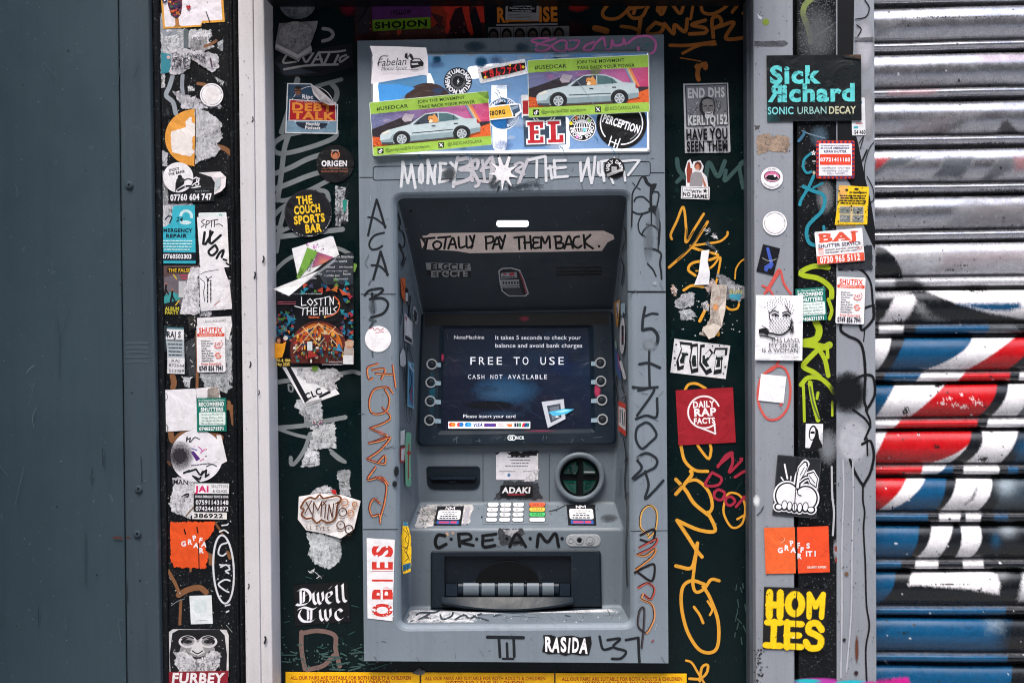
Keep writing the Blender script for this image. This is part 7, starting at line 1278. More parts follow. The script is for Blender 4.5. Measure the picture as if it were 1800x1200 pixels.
tagline("graffiti_lettering", "pink and teal looping tag along the top edge", S_FAS, [([(965, 68), (944, 68), (934, 72), (950, 78), (968, 82), (956, 90), (942, 88), (946, 78), (976, 68)], 3.6), ([(968, 82), (984, 72), (996, 74), (992, 90), (976, 88), (970, 80)], 3.4), ([(1002, 72), (1018, 72), (1012, 84), (1000, 88), (994, 80)], 3.6), ([(1044, 74), (1030, 80), (1026, 88), (1040, 88), (1046, 78), (1060, 66), (1062, 70)], 4), ([(1062, 70), (1066, 86), (1074, 84), (1076, 70), (1080, 80), (1094, 78), (1096, 68), (1100, 78)], 4), ([(1104, 76), (1118, 66), (1140, 64), (1152, 74), (1150, 90), (1138, 96), (1124, 94), (1122, 84)], 4.4)], (236, 130, 196), al=.9, extra=lambda t: [t.blob(x, y, 6, (60, 150, 156), .6, 3) for x, y in ((950, 72), (986, 78), (1006, 74), (940, 84), (1068, 84), (1138, 79))])
tagline("graffiti_lettering", "black marker roman numeral and digits along the bottom margin", S_FAS, [([(857, 1119), (920, 1120)], 6), ([(877, 1122), (879, 1154)], 5), ([(903, 1122), (904, 1153)], 5), ([(891, 1130), (892, 1156)], 4.6), ([(884, 1157), (902, 1157)], 4), ([(1054, 1118), (1060, 1140), (1075, 1138)], 4.6), ([(1068, 1124), (1090, 1122), (1078, 1136), (1100, 1144), (1092, 1156), (1076, 1157)], 4.6), ([(1100, 1124), (1122, 1120)], 4.4), ([(1122, 1120), (1123, 1146), (1124, 1163)], 5)])
tagline("graffiti_lettering", "thick black marker capitals along the keypad edge", S_FR, [([(782, 941), (770, 940), (765, 952), (770, 962), (784, 956)], 6), ([(806, 938), (808, 959)], 6), ([(806, 938), (824, 938), (828, 946), (810, 952), (832, 958)], 5.4), ([(849, 942), (850, 960), (870, 958)], 5.6), ([(848, 941), (872, 938)], 5), ([(850, 950), (866, 948)], 4.6), ([(896, 960), (908, 938), (924, 960)], 5.6), ([(902, 953), (920, 952)], 4.4), ([(944, 960), (948, 938), (962, 952), (976, 937), (982, 960)], 5.6)], (14, 16, 20), extra=lambda t: [t.disc(x, y, 3, (14, 16, 20)) for x, y in ((793, 947), (838, 947), (891, 946), (932, 946), (988, 946))])
tagline("graffiti_lettering", "grey marker word on the ledge", S_LG, [([(732, 1080), (740, 1076), (764, 1076), (772, 1072)], 3.2), ([(736, 1088), (752, 1080), (758, 1076)], 3), ([(744, 1084), (756, 1086)], 3), ([(774, 1080), (778, 1088), (794, 1082), (796, 1076)], 3.4), ([(800, 1088), (816, 1080), (826, 1086), (846, 1078)], 3.2), ([(832, 1082), (858, 1090)], 3.2), ([(868, 1082), (880, 1080)], 3), ([(722, 1091), (726, 1090)], 2.4), ([(1068, 1072), (1072, 1080), (1070, 1094)], 1.4), ([(994, 1081), (1002, 1083)], 2.4), ([(900, 1082), (960, 1086), (1040, 1092)], .9)], (44, 50, 58), al=.85)
a = Art(S_LG, z=.4).use('residue').jag([(722, 1071), (1090, 1068), (1102, 1091), (712, 1094)], (200, 202, 207), 1.2, 4, .6).jag([(720, 1072), (760, 1072), (770, 1084), (740, 1094), (716, 1094)], (186, 188, 192), 1.6, 2.5, .8).use('paint')  # worn white paint, plus a pale layer standing in for light on the ledge
for i in range(30): x = random.uniform(720, 1090); a.line([(x, random.uniform(1074, 1092)), (x+random.uniform(4, 40), random.uniform(1076, 1092))], .8, (90, 96, 102), .6)
a.specks(715, 1072, 1100, 1094, 50, 1.1, (206, 208, 212), .8).specks(715, 1072, 1100, 1094, 40, 1.1, (50, 54, 60), .8); a.build("scuff", parent=atm)
a = Art(S_FAS, z=.35).use('paint')                # rubbed patches and marks on the fascia
for i in range(70):
    x, y = random.choice([(random.uniform(640, 690), random.uniform(340, 1150)), (random.uniform(1115, 1168), random.uniform(320, 1150)), (random.uniform(640, 1165), random.uniform(1112, 1158)), (random.uniform(640, 1160), random.uniform(276, 332))]); a.line([(x, y), (x+random.gauss(0, 5), y+random.gauss(0, 8))], random.uniform(.5, 1.1), random.choice([(88, 96, 104), (160, 168, 176), (70, 76, 84)]), .6)
for i in range(26): a.line([(880+random.random()*70, 326+random.gauss(0, 5)), (886+random.random()*70, 328+random.gauss(0, 5))], .9, (60, 68, 76), .7)
a.specks(632, 64, 1170, 92, 26, 1, (60, 80, 90), .8); a.specks(636, 276, 1168, 1158, 110, .9, (70, 76, 82), .8)
a.use('paint').blob(836, 82, 26, (52, 80, 96), .5, 12).blob(918, 84, 18, (52, 80, 96), .5, 11); a.build("scuff", parent=atm)
a = Art(S_SH, z=.4).use('residue'); a.jag([(742, 887), (830, 886), (832, 893), (824, 920), (770, 921), (732, 929), (730, 922)], (198, 196, 196), 1.6, 2.5, 1).use('paint')
for i in range(60): x, y = random.uniform(736, 768), random.uniform(890, 922); a.line([(x, y), (x+random.gauss(0, 3), y+random.gauss(0, 3))], .9, random.choice([(90, 100, 84), (60, 62, 66), (150, 130, 120)]), .8)
a.poly([(818, 892), (826, 891), (822, 920), (814, 921)], (160, 158, 166)); a.line([(965, 898), (980, 894), (994, 887)], 1.2, (40, 44, 48)).blob(1070, 910, 20, (64, 70, 76), .5, 10).specks(820, 884, 1085, 926, 44, 1.1, (50, 54, 60), .8).blob(847, 908, 2, K_)
a.build("scuff", parent=atm)
a = Art(S_FR, z=.4).use('residue'); a.jag([(876, 928), (920, 928), (922, 936), (912, 944), (922, 958), (880, 958), (876, 944)], (74, 76, 80), 2, 2.4, .9).jag([(884, 930), (914, 930), (900, 944), (888, 938)], (176, 176, 180), 1.4, 2.4, .8).use('paint').blob(786, 938, 5, (190, 160, 140), .6).blob(796, 936, 4, (190, 160, 140), .6).line([(850, 957), (880, 960)], 1.6, (96, 102, 108), .7)
a.specks(725, 932, 1090, 1064, 70, 1, (70, 76, 82), .8); a.build("scuff", parent=atm)
a = Art(S_C1, z=.4).use('paint'); a.blob(722, 371, 3, K_, .9).specks(712, 350, 1095, 440, 30, .9, (120, 128, 134), .6); a.build("scuff", parent=atm)

# ---------- the machine: stickers in the recess and on the fascia
a = Art(S_C1, z=.8).use('matt'); a.poly([(738, 415), (750, 414), (756, 410), (1061, 405.5), (1078, 413), (1080, 420), (1068, 426), (1058, 441), (826, 445), (800, 441), (742, 438)], (246, 226, 216)).use('paint').line([(738, 414), (748, 428), (744, 438)], 5, (60, 56, 56), .8); KX = (16, 16, 18)
for p in ([(744, 420), (764, 418)], [(751, 420), (748, 438)], [(762, 428), (768, 424), (776, 428), (772, 437), (764, 437), (761, 430)], [(770, 418), (792, 416)], [(784, 418), (781, 437)], [(788, 437), (796, 418), (802, 436)], [(790, 430), (800, 429)], [(806, 417), (808, 435), (817, 433)], [(820, 416), (821, 435), (831, 432)], [(826, 415), (830, 424)], [(834, 414), (829, 436)], [(854, 416), (855, 438)], [(853, 417), (866, 416), (866, 425), (856, 428)], [(866, 437), (874, 417), (880, 437)], [(868, 430), (878, 429)], [(878, 416), (883, 424)], [(888, 414), (882, 437)], [(904, 418), (922, 416)], [(912, 418), (913, 438)], [(922, 416), (923, 437)], [(921, 427), (932, 426)], [(932, 415), (934, 437)], [(948, 418), (938, 418), (938, 426), (947, 426), (938, 428), (938, 436), (950, 435)], [(951, 436), (952, 416), (958, 428), (965, 415), (967, 436)], [(976, 417), (978, 437)], [(974, 416), (986, 416), (986, 424), (978, 427), (990, 428), (988, 436), (978, 437)], [(992, 437), (1000, 415), (1007, 436)], [(994, 430), (1004, 429)], [(1018, 416), (1010, 418), (1008, 430), (1016, 436), (1022, 432)], [(1026, 413), (1028, 436)], [(1038, 413), (1028, 425), (1042, 437)]): a.line(p, 3.8, KX, 1)
a.disc(1053, 433, 2.2, KX).use('matt'); a.build("tape_strip", "strip of pinkish masking tape with black handwritten capitals, under the canopy lamp", "tape")
a = Art(S_C2, 788, 475, 1.2, .8); a.poly([(748, 462.5), (826, 462.5), (828, 475), (750, 475)], (150, 152, 156)).poly([(749, 475), (828, 475), (828, 487.5), (760, 487.5), (752, 484)], (20, 21, 25)).text("ELGCLE", 790, 469, 10.5, (20, 21, 25), 66, 'h')
s0 = len(a.v); a.text("ELGCLE", 790, 469, 10.5, (150, 152, 156), 66, 'h'); a.v[s0:] = [(x, 950-y, z) for x, y, z in a.v[s0:]]; a.build("sticker", "black and white mirrored-lettering sticker on the canopy", "sticker", GA)
a = Art(S_C2, 903, 496, 0, .8); DS = (150, 154, 160)
a.poly([(876, 476), (882, 471), (898, 470), (914, 474), (921, 490), (930, 516), (924, 521), (894, 521), (882, 512), (878, 496)], (176, 178, 184)).poly([(878, 477), (884, 473), (898, 472), (912, 476), (919, 490), (927, 515), (922, 519), (895, 519), (884, 511), (880, 496)], (22, 26, 32)).poly([(880, 480), (908, 478), (909, 488), (881, 490)], DS).poly([(882, 481), (890, 480), (890, 484)], (170, 50, 60)).poly([(894, 480), (904, 479), (904, 484), (896, 485)], (170, 50, 60)).bars(894, 487, 24, 2, K_).poly([(879, 492), (912, 491), (913, 502), (882, 503)], DS)
for k in range(6): a.disc(885+k*5, 497, 1.7, (40, 44, 50), 2.6)
a.poly([(883, 505), (914, 504), (920, 518), (896, 518)], (56, 62, 70)).line([(914, 480), (920, 496), (925, 514)], 2.4, (150, 60, 70)).poly([(882, 504), (914, 503), (914, 505), (883, 506)], DS); a.build("sticker", "cut-out grey and red machine-shaped sticker at the centre of the canopy", "sticker", GA)
# recess sides
a = Art(S_SL, z=3).use('paint')
for p, w in (([(700, 376), (704, 390), (702, 402), (709, 410), (712, 424), (708, 436), (702, 428), (706, 440), (710, 450), (706, 466)], 2), ([(714, 452), (708, 470)], 1.6), ([(709, 490), (705, 510), (708, 540), (704, 570)], 1.2), ([(716, 530), (722, 560), (718, 600), (726, 640), (722, 660)], 1.1), ([(712, 560), (711, 640), (716, 740), (722, 735), (724, 700)], 1), ([(716, 610), (712, 680)], 1.6), ([(722, 520), (718, 560)], 1.6)): a.line(p, w, (28, 33, 39), .9)
a.specks(702, 460, 728, 700, 30, 1, (40, 46, 52), .8); a.build("graffiti_lettering", "thin black marker scribbles on the left recess side", parent=atm)
def side(S, pts, c, lab, cat="sticker", more=None, z=3.6):
    t = Art(S, z=z); t.poly(pts, c)
    if more: more(t)
    t.build("sticker", lab, cat, GA)
side(S_SL, [(704, 489), (712, 488), (714, 510), (718, 528), (712, 532), (706, 520)], (186, 90, 52), "orange torn sticker with a dark barcode slip, high on the left recess side", "torn sticker", lambda t: t.poly([(712, 505), (718, 508), (718, 532), (712, 530)], (30, 32, 36)).poly([(713, 514), (717, 515), (717, 530), (713, 529)], (170, 172, 176)).line([(706, 492), (710, 510)], 1, (60, 40, 30)))
side(S_SL, ell(730, 554, 4.5, 16, 26, -6), (150, 154, 160), "narrow round white and black sticker deep on the left recess side", more=lambda t: [t.line([(727+random.random()*6, 542+random.random()*24), (728+random.random()*6, 544+random.random()*24)], 1, (50, 54, 60)) for _ in range(16)])
side(S_SL, [(711, 550), (725, 566), (725, 606), (711, 598)], (190, 190, 196), "small white poster with a torn pale centre, on the left recess side", more=lambda t: t.poly([(712, 555), (716, 558), (714, 566)], (150, 60, 80)).poly([(712, 588), (724, 596), (724, 603), (712, 596)], (50, 52, 58)).poly([(716, 560), (722, 566), (723, 590), (715, 588)], (206, 206, 210)))
side(S_SL, [(708, 612), (712, 618), (714, 638), (710, 645), (704, 642), (703, 624)], (176, 178, 184), "little torn white scrap on the left recess side", "torn sticker")
side(S_SL, [(717, 634), (728, 639), (728, 718), (716, 714)], (110, 160, 180), "tall blue picture sticker on the left recess side", more=lambda t: t.poly([(718.5, 638), (726.5, 642), (726.5, 714), (718, 710)], (60, 110, 150)).line([(720, 650), (724, 670), (719, 690)], 2, (30, 34, 44)).line([(725, 680), (722, 695), (726, 708)], 1.8, (150, 40, 50)).line([(720, 640), (726, 652)], 2, (180, 200, 210)))
side(S_SL, [(704, 757), (712, 754), (711, 782), (704, 782)], (200, 202, 204), "pair of small white cards with green and red edges, low on the left recess side", more=lambda t: t.poly([(704, 786), (713, 784), (711, 812), (704, 813)], (170, 60, 60)).poly([(705.5, 789), (712, 787), (710, 809), (705.5, 809)], (200, 202, 204)).line([(704, 757), (712, 754)], 1.2, (60, 130, 90)))
t = Art(S_SL, z=3.6).use('paint'); t.line([(718, 764), (717, 800), (718, 850)], 10, (120, 180, 150), .75).line([(719, 780), (718, 800), (718, 840)], 2, (170, 60, 56), .9).blob(719, 796, 5, (176, 60, 56), .8); t.build("graffiti_lettering", "mint green daub with a red drip on the left recess side", parent=atm)
t = Art(S_SL, z=5); t = Art(depth(0.022), z=1); t.jag([(709, 918), (716, 918), (722, 940), (723, 970), (722, 1004), (708, 1008), (706, 990), (706, 940)], (226, 182, 34), .7, 3).poly([(709, 916), (715, 917), (719, 924), (709, 924)], (50, 116, 150)).poly([(708, 992), (722, 988), (722, 998), (708, 1004)], (40, 100, 136)).line([(709, 930), (716, 938), (712, 948), (718, 958), (711, 966), (718, 978), (712, 986)], 1, K_).line([(714, 926), (719, 944), (715, 970), (720, 984)], 1, K_).line([(712, 994), (712, 1004)], 1.4, K_).line([(717, 992), (717, 1002)], 1.4, K_).line([(708, 960), (716, 964)], .9, K_).build("sticker", "yellow and blue torn comic-style sticker at the left edge of the recess", "sticker", GA)
a = Art(S_SR, z=3).use('paint')
for p, w in (([(1098, 400), (1100, 420), (1096, 432), (1094, 440)], 2), ([(1092, 455), (1096, 470), (1092, 500)], 1.8), ([(1084, 660), (1082, 680), (1086, 700), (1081, 712)], 1.6), ([(1096, 662), (1093, 680), (1098, 690)], 1.8), ([(1094, 700), (1100, 696), (1098, 706)], 2), ([(1096, 770), (1100, 800), (1098, 812)], 1.6), ([(1101, 800), (1098, 850), (1102, 900), (1100, 960), (1102, 1030)], 1.4), ([(1098, 812), (1104, 806)], 2), ([(1098, 874), (1104, 866)], 1.6)): a.line(p, w, (26, 31, 37), .9)
for k in range(10): a.line([(1088+random.random()*2, 824+k*5), (1092, 826+k*5)], .8, (60, 66, 74), .8)
a.build("graffiti_lettering", "thin black marker scribbles on the right recess side", parent=atm)
side(S_SR, [(1079, 532), (1090, 526), (1089, 545), (1086, 576), (1083, 570)], (186, 130, 60), "orange and white torn sticker high on the right recess side", "torn sticker", lambda t: t.poly([(1082, 534), (1089, 530), (1088, 545), (1085, 565)], (186, 182, 184)).line([(1084, 540), (1086, 560)], 1.4, (70, 50, 60)))
side(S_SR, [(1091, 534), (1098, 532), (1099, 552), (1095, 548), (1094, 556), (1091, 550)], (150, 172, 186), "pale blue scrap beside the oval sticker, right recess side", "torn sticker")
side(S_SR, ell(1094, 590, 4.6, 32, 40, 1), (186, 186, 192), "tall oval-looking white sticker with dark centre, right recess side", more=lambda t: t.rect(1092.4, 572, 1096.4, 606, (40, 32, 40)).line([(1092, 596), (1097, 594)], 1.4, (150, 60, 90)))
side(S_SR, [(1080, 610), (1085, 618), (1090, 640), (1092, 668), (1088, 664), (1082, 650)], (60, 84, 130), "blue and pink ragged sticker, right recess side", "torn sticker", lambda t: t.line([(1086, 622), (1089, 650)], 1.4, (176, 60, 120)).line([(1082, 600), (1083, 612)], 2, (150, 190, 180)).line([(1091, 636), (1098, 664)], 5, (190, 190, 196)))
side(S_SR, [(1087, 704), (1100, 710), (1100, 767), (1087, 756)], (196, 62, 46), "white sticker with red top and bottom bands, right recess side", more=lambda t: t.poly([(1087.6, 713), (1099.6, 719), (1099.6, 757), (1087.6, 747)], (206, 204, 206)).line([(1090, 720), (1090, 742)], 1.6, K_).line([(1093.5, 720), (1095, 746)], 1.8, K_).line([(1098, 724), (1097, 748)], 1.4, K_))
# reader panel
a = Art(S_RD, 909, 820, 0, 1.0); a.poly(rrect(872, 794, 946, 843, 2), (216, 214, 222))
for i, (w, dx) in enumerate(((40, 8), (36, 14), (30, 12), (40, 0))): a.bars(908+dx*.5, 803+i*5.2, w, 1.7, (110, 110, 118))
a.bars(892, 828, 28, 1.4, (130, 130, 140)).bars(930, 828, 20, 1.4, (130, 130, 140)).disc(894.5, 834.5, 2.6, (50, 110, 160)).use('residue').jag([(890, 795), (946, 793), (944, 800), (918, 803), (900, 802)], (46, 46, 50), 1.6, 2.4, .95).jag([(870, 795), (878, 795), (874, 800)], (60, 60, 66), 1, 2, 1).jag([(936, 826), (948, 824), (940, 846), (920, 846)], (214, 212, 218), 1.4, 2.4, .8); a.build("label", "scratched white instruction label above the black nameplate, reader panel", "label", GA)
a = Art(S_RD, 908, 860, 0, .5).use('residue'); a.jag([(884, 846), (926, 845), (946, 850), (950, 868), (954, 874), (940, 878), (866, 877), (880, 862)], (66, 70, 76), 1.6, 2.4, .95); a.use('print'); a.z = 2.0
a.poly(rrect(879.5, 852.5, 936, 873, 2), (14, 14, 18)).text("ADAKI", 908, 861, 9.5, (226, 226, 230), 50, 'h', shear=.08).bars(908, 868.8, 31, 1.5, (186, 50, 70)).build("sticker", "small black nameplate sticker with white capitals, reader panel", "sticker", GA)
def nm(cx, cy, rot, lab, sk):
    a = Art(S_SH, 0, 0, 0, 1.2); q = sk; f = lambda u, v: tuple(np.array(q[0])*(1-u)*(1-v)+np.array(q[1])*u*(1-v)+np.array(q[2])*u*v+np.array(q[3])*(1-u)*v)
    R = lambda u0, v0, u1, v1: [f(u0, v0), f(u1, v0), f(u1, v1), f(u0, v1)]
    a.poly(R(0, 0, 1, 1), (18, 20, 26)).poly([f(*p) for p in rrect(.08, .21, .92, .70, .08, 4)], (224, 224, 228)).poly(R(.1, .76, .9, .93), (40, 84, 150)).poly(R(.18, .8, .55, .89), (186, 60, 90)).poly(R(.6, .79, .82, .89), (196, 60, 80))
    for (u0, v0), (u1, v1) in (((.34, .17), (.34, .05)), ((.34, .05), (.45, .17)), ((.45, .17), (.45, .05)), ((.5, .17), (.5, .05)), ((.5, .05), (.58, .13)), ((.58, .13), (.66, .05)), ((.66, .05), (.66, .17))): a.line([f(u0, v0), f(u1, v1)], 1.2, W_)
    for i, (w, b) in enumerate(((.55, 0), (.4, 0), (.62, 1), (.66, 1))):
        v = .3+i*.11; u = .5-w/2
        while u < .5+w/2-.02: L = random.uniform(.05, .14); a.poly(R(u, v-.018-b*.008, min(u+L, .5+w/2), v+.018+b*.008), (110, 110, 116) if not b else (50, 50, 56)); u += L+.025
    a.build("label", lab, "label", GA)
nm(0, 0, 0, "black and white machine label left of the keypad, on scuffed paint", [(769, 889), (815.5, 889), (810.5, 923), (761.5, 922.5)])
nm(0, 0, 0, "black and white machine label right of the keypad, below the card reader", [(995.5, 886), (1045.5, 886), (1048.5, 923), (999, 922.5)])
a = Art(S_FAS, 664, 595, 0, 1.2); a.disc(664.5, 595.5, 23, (234, 232, 236)).line([(650, 578), (656, 576), (658, 581), (664, 577), (668, 581), (674, 577)], 1.4, (170, 60, 80)).line([(660, 585), (674, 583)], 1.2, (190, 90, 104)).build("sticker", "round white sticker with small red script, on the fascia's left margin", "sticker", GA)
a = Art(S_FAS, 668, 1017, 0, 1.2); a.poly([(644.5, 945), (694, 948), (690, 1091), (646, 1086)], (234, 232, 236)); RS = (206, 52, 44)
for ch, y, w in (("O", 1071, 25), ("B", 1042, 24), ("I", 1019, 6), ("E", 995, 20), ("S", 967, 22)): a.text(ch, 672, y, 33, RS, w, 'h', rot=-90)
for x0, y0, x1, y1 in ((654, 1069, 660, 1073), (685, 1069, 691, 1073), (654, 1033, 691, 1035.5), (669, 1030, 673, 1056), (684, 982, 692, 987), (650, 1000.5, 692, 1003), (660, 975, 664, 985), (678, 950, 682, 962)): a.rect(x0, y0, x1, y1, (234, 232, 236))
a.use('paint').specks(655, 1058, 690, 1084, 16, 1.8, (234, 232, 236))
a.build("sticker", "tall white sticker with red stencilled capitals reading upward, fascia's left margin", "sticker", GA)
a = Art(S_FAS, 996, 1134, 2, 1.2); L = [(954, 1117), (968, 1116), (980, 1120), (990, 1117), (1006, 1116), (1020, 1119), (1038, 1116), (1040, 1128), (1036, 1149), (1020, 1150), (1006, 1148), (994, 1152), (982, 1148), (966, 1150), (953, 1146), (956, 1130)]; a.poly(L, (18, 18, 21))
for ch, x, w, r in (("R", 964, 13, -3), ("A", 978, 13, 3), ("S", 991, 11, -3), ("I", 1001, 5, 3), ("D", 1012, 13, 0), ("A", 1027, 14, 3)): a.text(ch, x, 1133+(0.6 if r > 0 else -.6), 24, (236, 235, 239), w, 'h', rot=r)
a.build("sticker", "black-outlined white lettering sticker at the bottom of the fascia", "sticker", GA)

# ---------- stickers on the lit sign
a = Art(S_FAS, 702, 120, 0, 4.6).use('glow'); a.poly([(650, 81), (700, 82), (749, 84), (752, 100), (753, 133), (742, 132), (652, 148), (656, 100)], (240, 232, 236), 1, [7, 6, 5, 2, 0, 0, 0, 2]); a.z += 6
a.text("Fabelan", 688, 109, 13, (22, 22, 24), 52, 'r', shear=.28, rot=-3).text("Motor Sport", 692, 120.5, 7, (70, 68, 72), 45, 'r', shear=.28, rot=-1).line([(664, 113), (670, 100), (682, 99)], 1.6, (22, 22, 24)).line([(670, 123.5), (735, 123)], .8, (80, 78, 80))
a.poly([(721, 107), (726, 103), (738, 103), (742, 107), (745, 111), (744, 116), (728, 120), (722, 120), (721, 114)], (28, 28, 31)).poly([(724, 108), (728, 104.5), (737, 104.5), (740, 108)], (206, 200, 204)).poly([(723, 112), (734, 111), (736, 114), (724, 115)], (206, 200, 204)).disc(724, 119, 2, (20, 20, 22)).disc(742, 115, 2.2, (20, 20, 22)).poly([(712, 95), (716, 93), (719, 100), (716, 105), (711, 101)], (40, 40, 44)).poly([(720, 94), (724, 96), (727, 102), (724, 105), (719, 99)], (40, 40, 44)).line([(716, 93), (718, 106)], 1, (190, 186, 190))
a.build("sticker", "white motor racing sticker with script and small car, curling off the sign's corner", "sticker", GA)
def momentum():
    a = Art(S_FAS, 805, 143, 0, 3.8).use('glow'); a.disc(805, 143.5, 24.5, (22, 24, 32)).ring(805, 143.5, 12.4, .8, (120, 122, 128)).ring(805, 143.5, 10.6, 1.6, (96, 98, 104), 0, 330).arc("MOMENTUMOMENTUM", 805, 143.5, 18.6, 7.4, W_, -90, 'h', spread=352).poly([(806, 138), (803, 144), (805, 144), (803.6, 149), (808, 142.5), (805.6, 142.5)], W_); a.build("sticker", "dark round sticker with ring of white capitals and small lightning bolt", "sticker", GA)
momentum()
a = Art(S_FAS, 882, 124, -12, 4.6).use('glow'); a.poly(rrect(840, 112, 926, 139, 3), (228, 226, 228))
for i in range(120): x, y = random.uniform(842, 924), random.uniform(113, 138); a.line([(x, y), (x+2, y-1)], .7, random.choice([(150, 190, 180), (196, 150, 150), (170, 170, 180)]))
a.poly([(845, 120), (858, 119), (870, 117), (886, 118), (900, 117), (912, 118), (925, 119), (923, 131), (906, 132), (890, 133), (874, 132), (858, 133), (846, 132)], (24, 18, 20)); xk = 849
for ch in "てきんファイト": a.text(ch, xk+4.4, 125.4, 11, (206, 36, 42), 10, 'h'); xk += 10.6
a.disc(851, 130, 2.4, (226, 190, 60)).disc(898, 118, 2, (226, 190, 60)).disc(920, 126, 2.6, (226, 190, 60)); a.build("sticker", "slanted pale sticker with thick red kana lettering on the lit sign", "sticker", GA)
a = Art(S_FAS, z=3.2).use('glow'); a.disc(884, 200, 29, (226, 228, 232)).disc(884, 200, 27, (40, 90, 140)).disc(884, 202, 17, (22, 60, 104)).disc(878, 214, 12, (24, 96, 160)).poly([(868, 188), (884, 178), (900, 190), (896, 204), (874, 206)], (20, 22, 30)).arc("MAKING YOUTH", 884, 200, 23.4, 4.6, W_, -78, 'h').arc("FUTURE", 884, 200, 23.4, 4.6, W_, 38, 'h', True); a.build("sticker", "round blue sticker behind the yellow nameplate on the lit sign", "sticker", GA)
a = Art(S_FAS, 885, 195, -6, 5.2).use('glow'); a.poly([(858, 184), (908, 184), (916, 186), (917, 200), (910, 205), (904, 209), (858, 209)], (228, 228, 232)).poly([(860, 187), (896, 186), (900, 207), (860, 207)], (222, 172, 62)).text("SBORG", 874, 197, 7.4, (26, 24, 22), 29, 'h').poly([(897, 187), (913, 187), (914, 198), (902, 204)], (56, 76, 100)).poly([(898, 190), (912, 188), (912, 192), (899, 196)], (130, 150, 170)).disc(903, 205, 2, (24, 26, 30)); a.build("sticker", "yellow nameplate cut-out sticker peeking out between the two car stickers", "sticker", GA)
a = Art(S_FAS, 957, 230, -1.6, 3.8).use('glow'); a.rect(918, 166, 946, 206, (206, 206, 210)).rect(920, 176, 932, 200, (150, 34, 40)).poly([(920, 203), (995, 202), (995, 255), (921, 257)], (50, 66, 84)).ring(957, 196, 22, 2, (220, 222, 226), 30, 150).ring(957, 196, 18, 1.6, (220, 222, 226), 40, 140)
RR = (176, 34, 44)
def slab(pts, w): 
    for c, ww in ((W_, w+5), (RR, w)):
        for p in pts: a.line(p, ww, c, 1, True, smooth=False)
def rects(L, grow, c):
    for x0, y0, x1, y1 in L: a.rect(x0-grow, y0-grow, x1+grow, y1+grow, c)
E_ = [(931, 214, 939, 251), (927, 214, 955, 220), (927, 246, 955, 251), (937, 229, 947, 235), (949, 214, 955, 225), (949, 240, 955, 251)]; L_ = [(968, 214, 977, 251), (963, 214, 984, 219), (963, 246, 990, 251), (983, 238, 990, 251)]
rects(E_+L_, 2.6, W_); rects(E_+L_, 0, RR); a.build("sticker", "navy sticker with two red varsity letters on the lit sign", "sticker", GA)
a = Art(S_FAS, 1023, 224, 0, 3.8).use('glow'); a.disc(1023, 224, 24.3, (234, 233, 237)).disc(1023, 224, 22.8, (18, 18, 21)).arc("GLOBE TOWN RECORDS", 1023, 224, 18, 6, W_, -100, 'h', spread=345)
a.disc(1023, 224, 14, (232, 231, 236)).disc(1023, 224, 12.4, (18, 18, 21))
for rx in (4.2, 9): a.ring(1023, 224, rx, 1.5, W_, ry=12.6)
a.rect(1022.2, 211, 1023.8, 237, W_)
for y, h in ((216, 9.6), (224, 12.6), (232, 9.6)): a.line([(1023-h, y+1), (1023, y+(1.4 if y > 224 else -1.4 if y < 224 else 0)), (1023+h, y+1)], 1.5, W_)
a.rect(1025, 225, 1030, 231, (110, 196, 206)).disc(1003.5, 217, 3.2, (222, 206, 50)).disc(1036, 216-4, 2.6, (140, 190, 80)).disc(1013, 207.6, 2.8, (226, 110, 70)).disc(1014.6, 241, 2.8, (226, 150, 206)); a.build("sticker", "round black sticker with white globe grid and coloured letters", "sticker", GA)
a = Art(S_FAS, 1093, 217, 0, 3.6).use('glow'); a.disc(1092.5, 217, 44.5, (17, 17, 20)).ring(1092.5, 217, 37, 2.2, W_, 78, 92).ring(1092.5, 217, 37, 2.2, W_, 140, 320).ring(1092.5, 217, 37, 2.2, W_, -40, 78).ring(1092.5, 217, 32, 1.8, (120, 122, 126), 30, 62); a.text("PERCEPTION", 1092.5, 218, 13, W_, 68, 'h', rot=18)
for p in ([(1075, 240), (1070, 256)], [(1083, 246), (1079, 259)], [(1090, 244), (1084, 261)], [(1072, 248), (1086, 254)]): a.line(p, 2, W_)
a.build("sticker", "large black round sticker with slanted white capitals and a gear symbol", "sticker", GA)
RQ = [(928, 107), (1139, 97), (930, 206)]
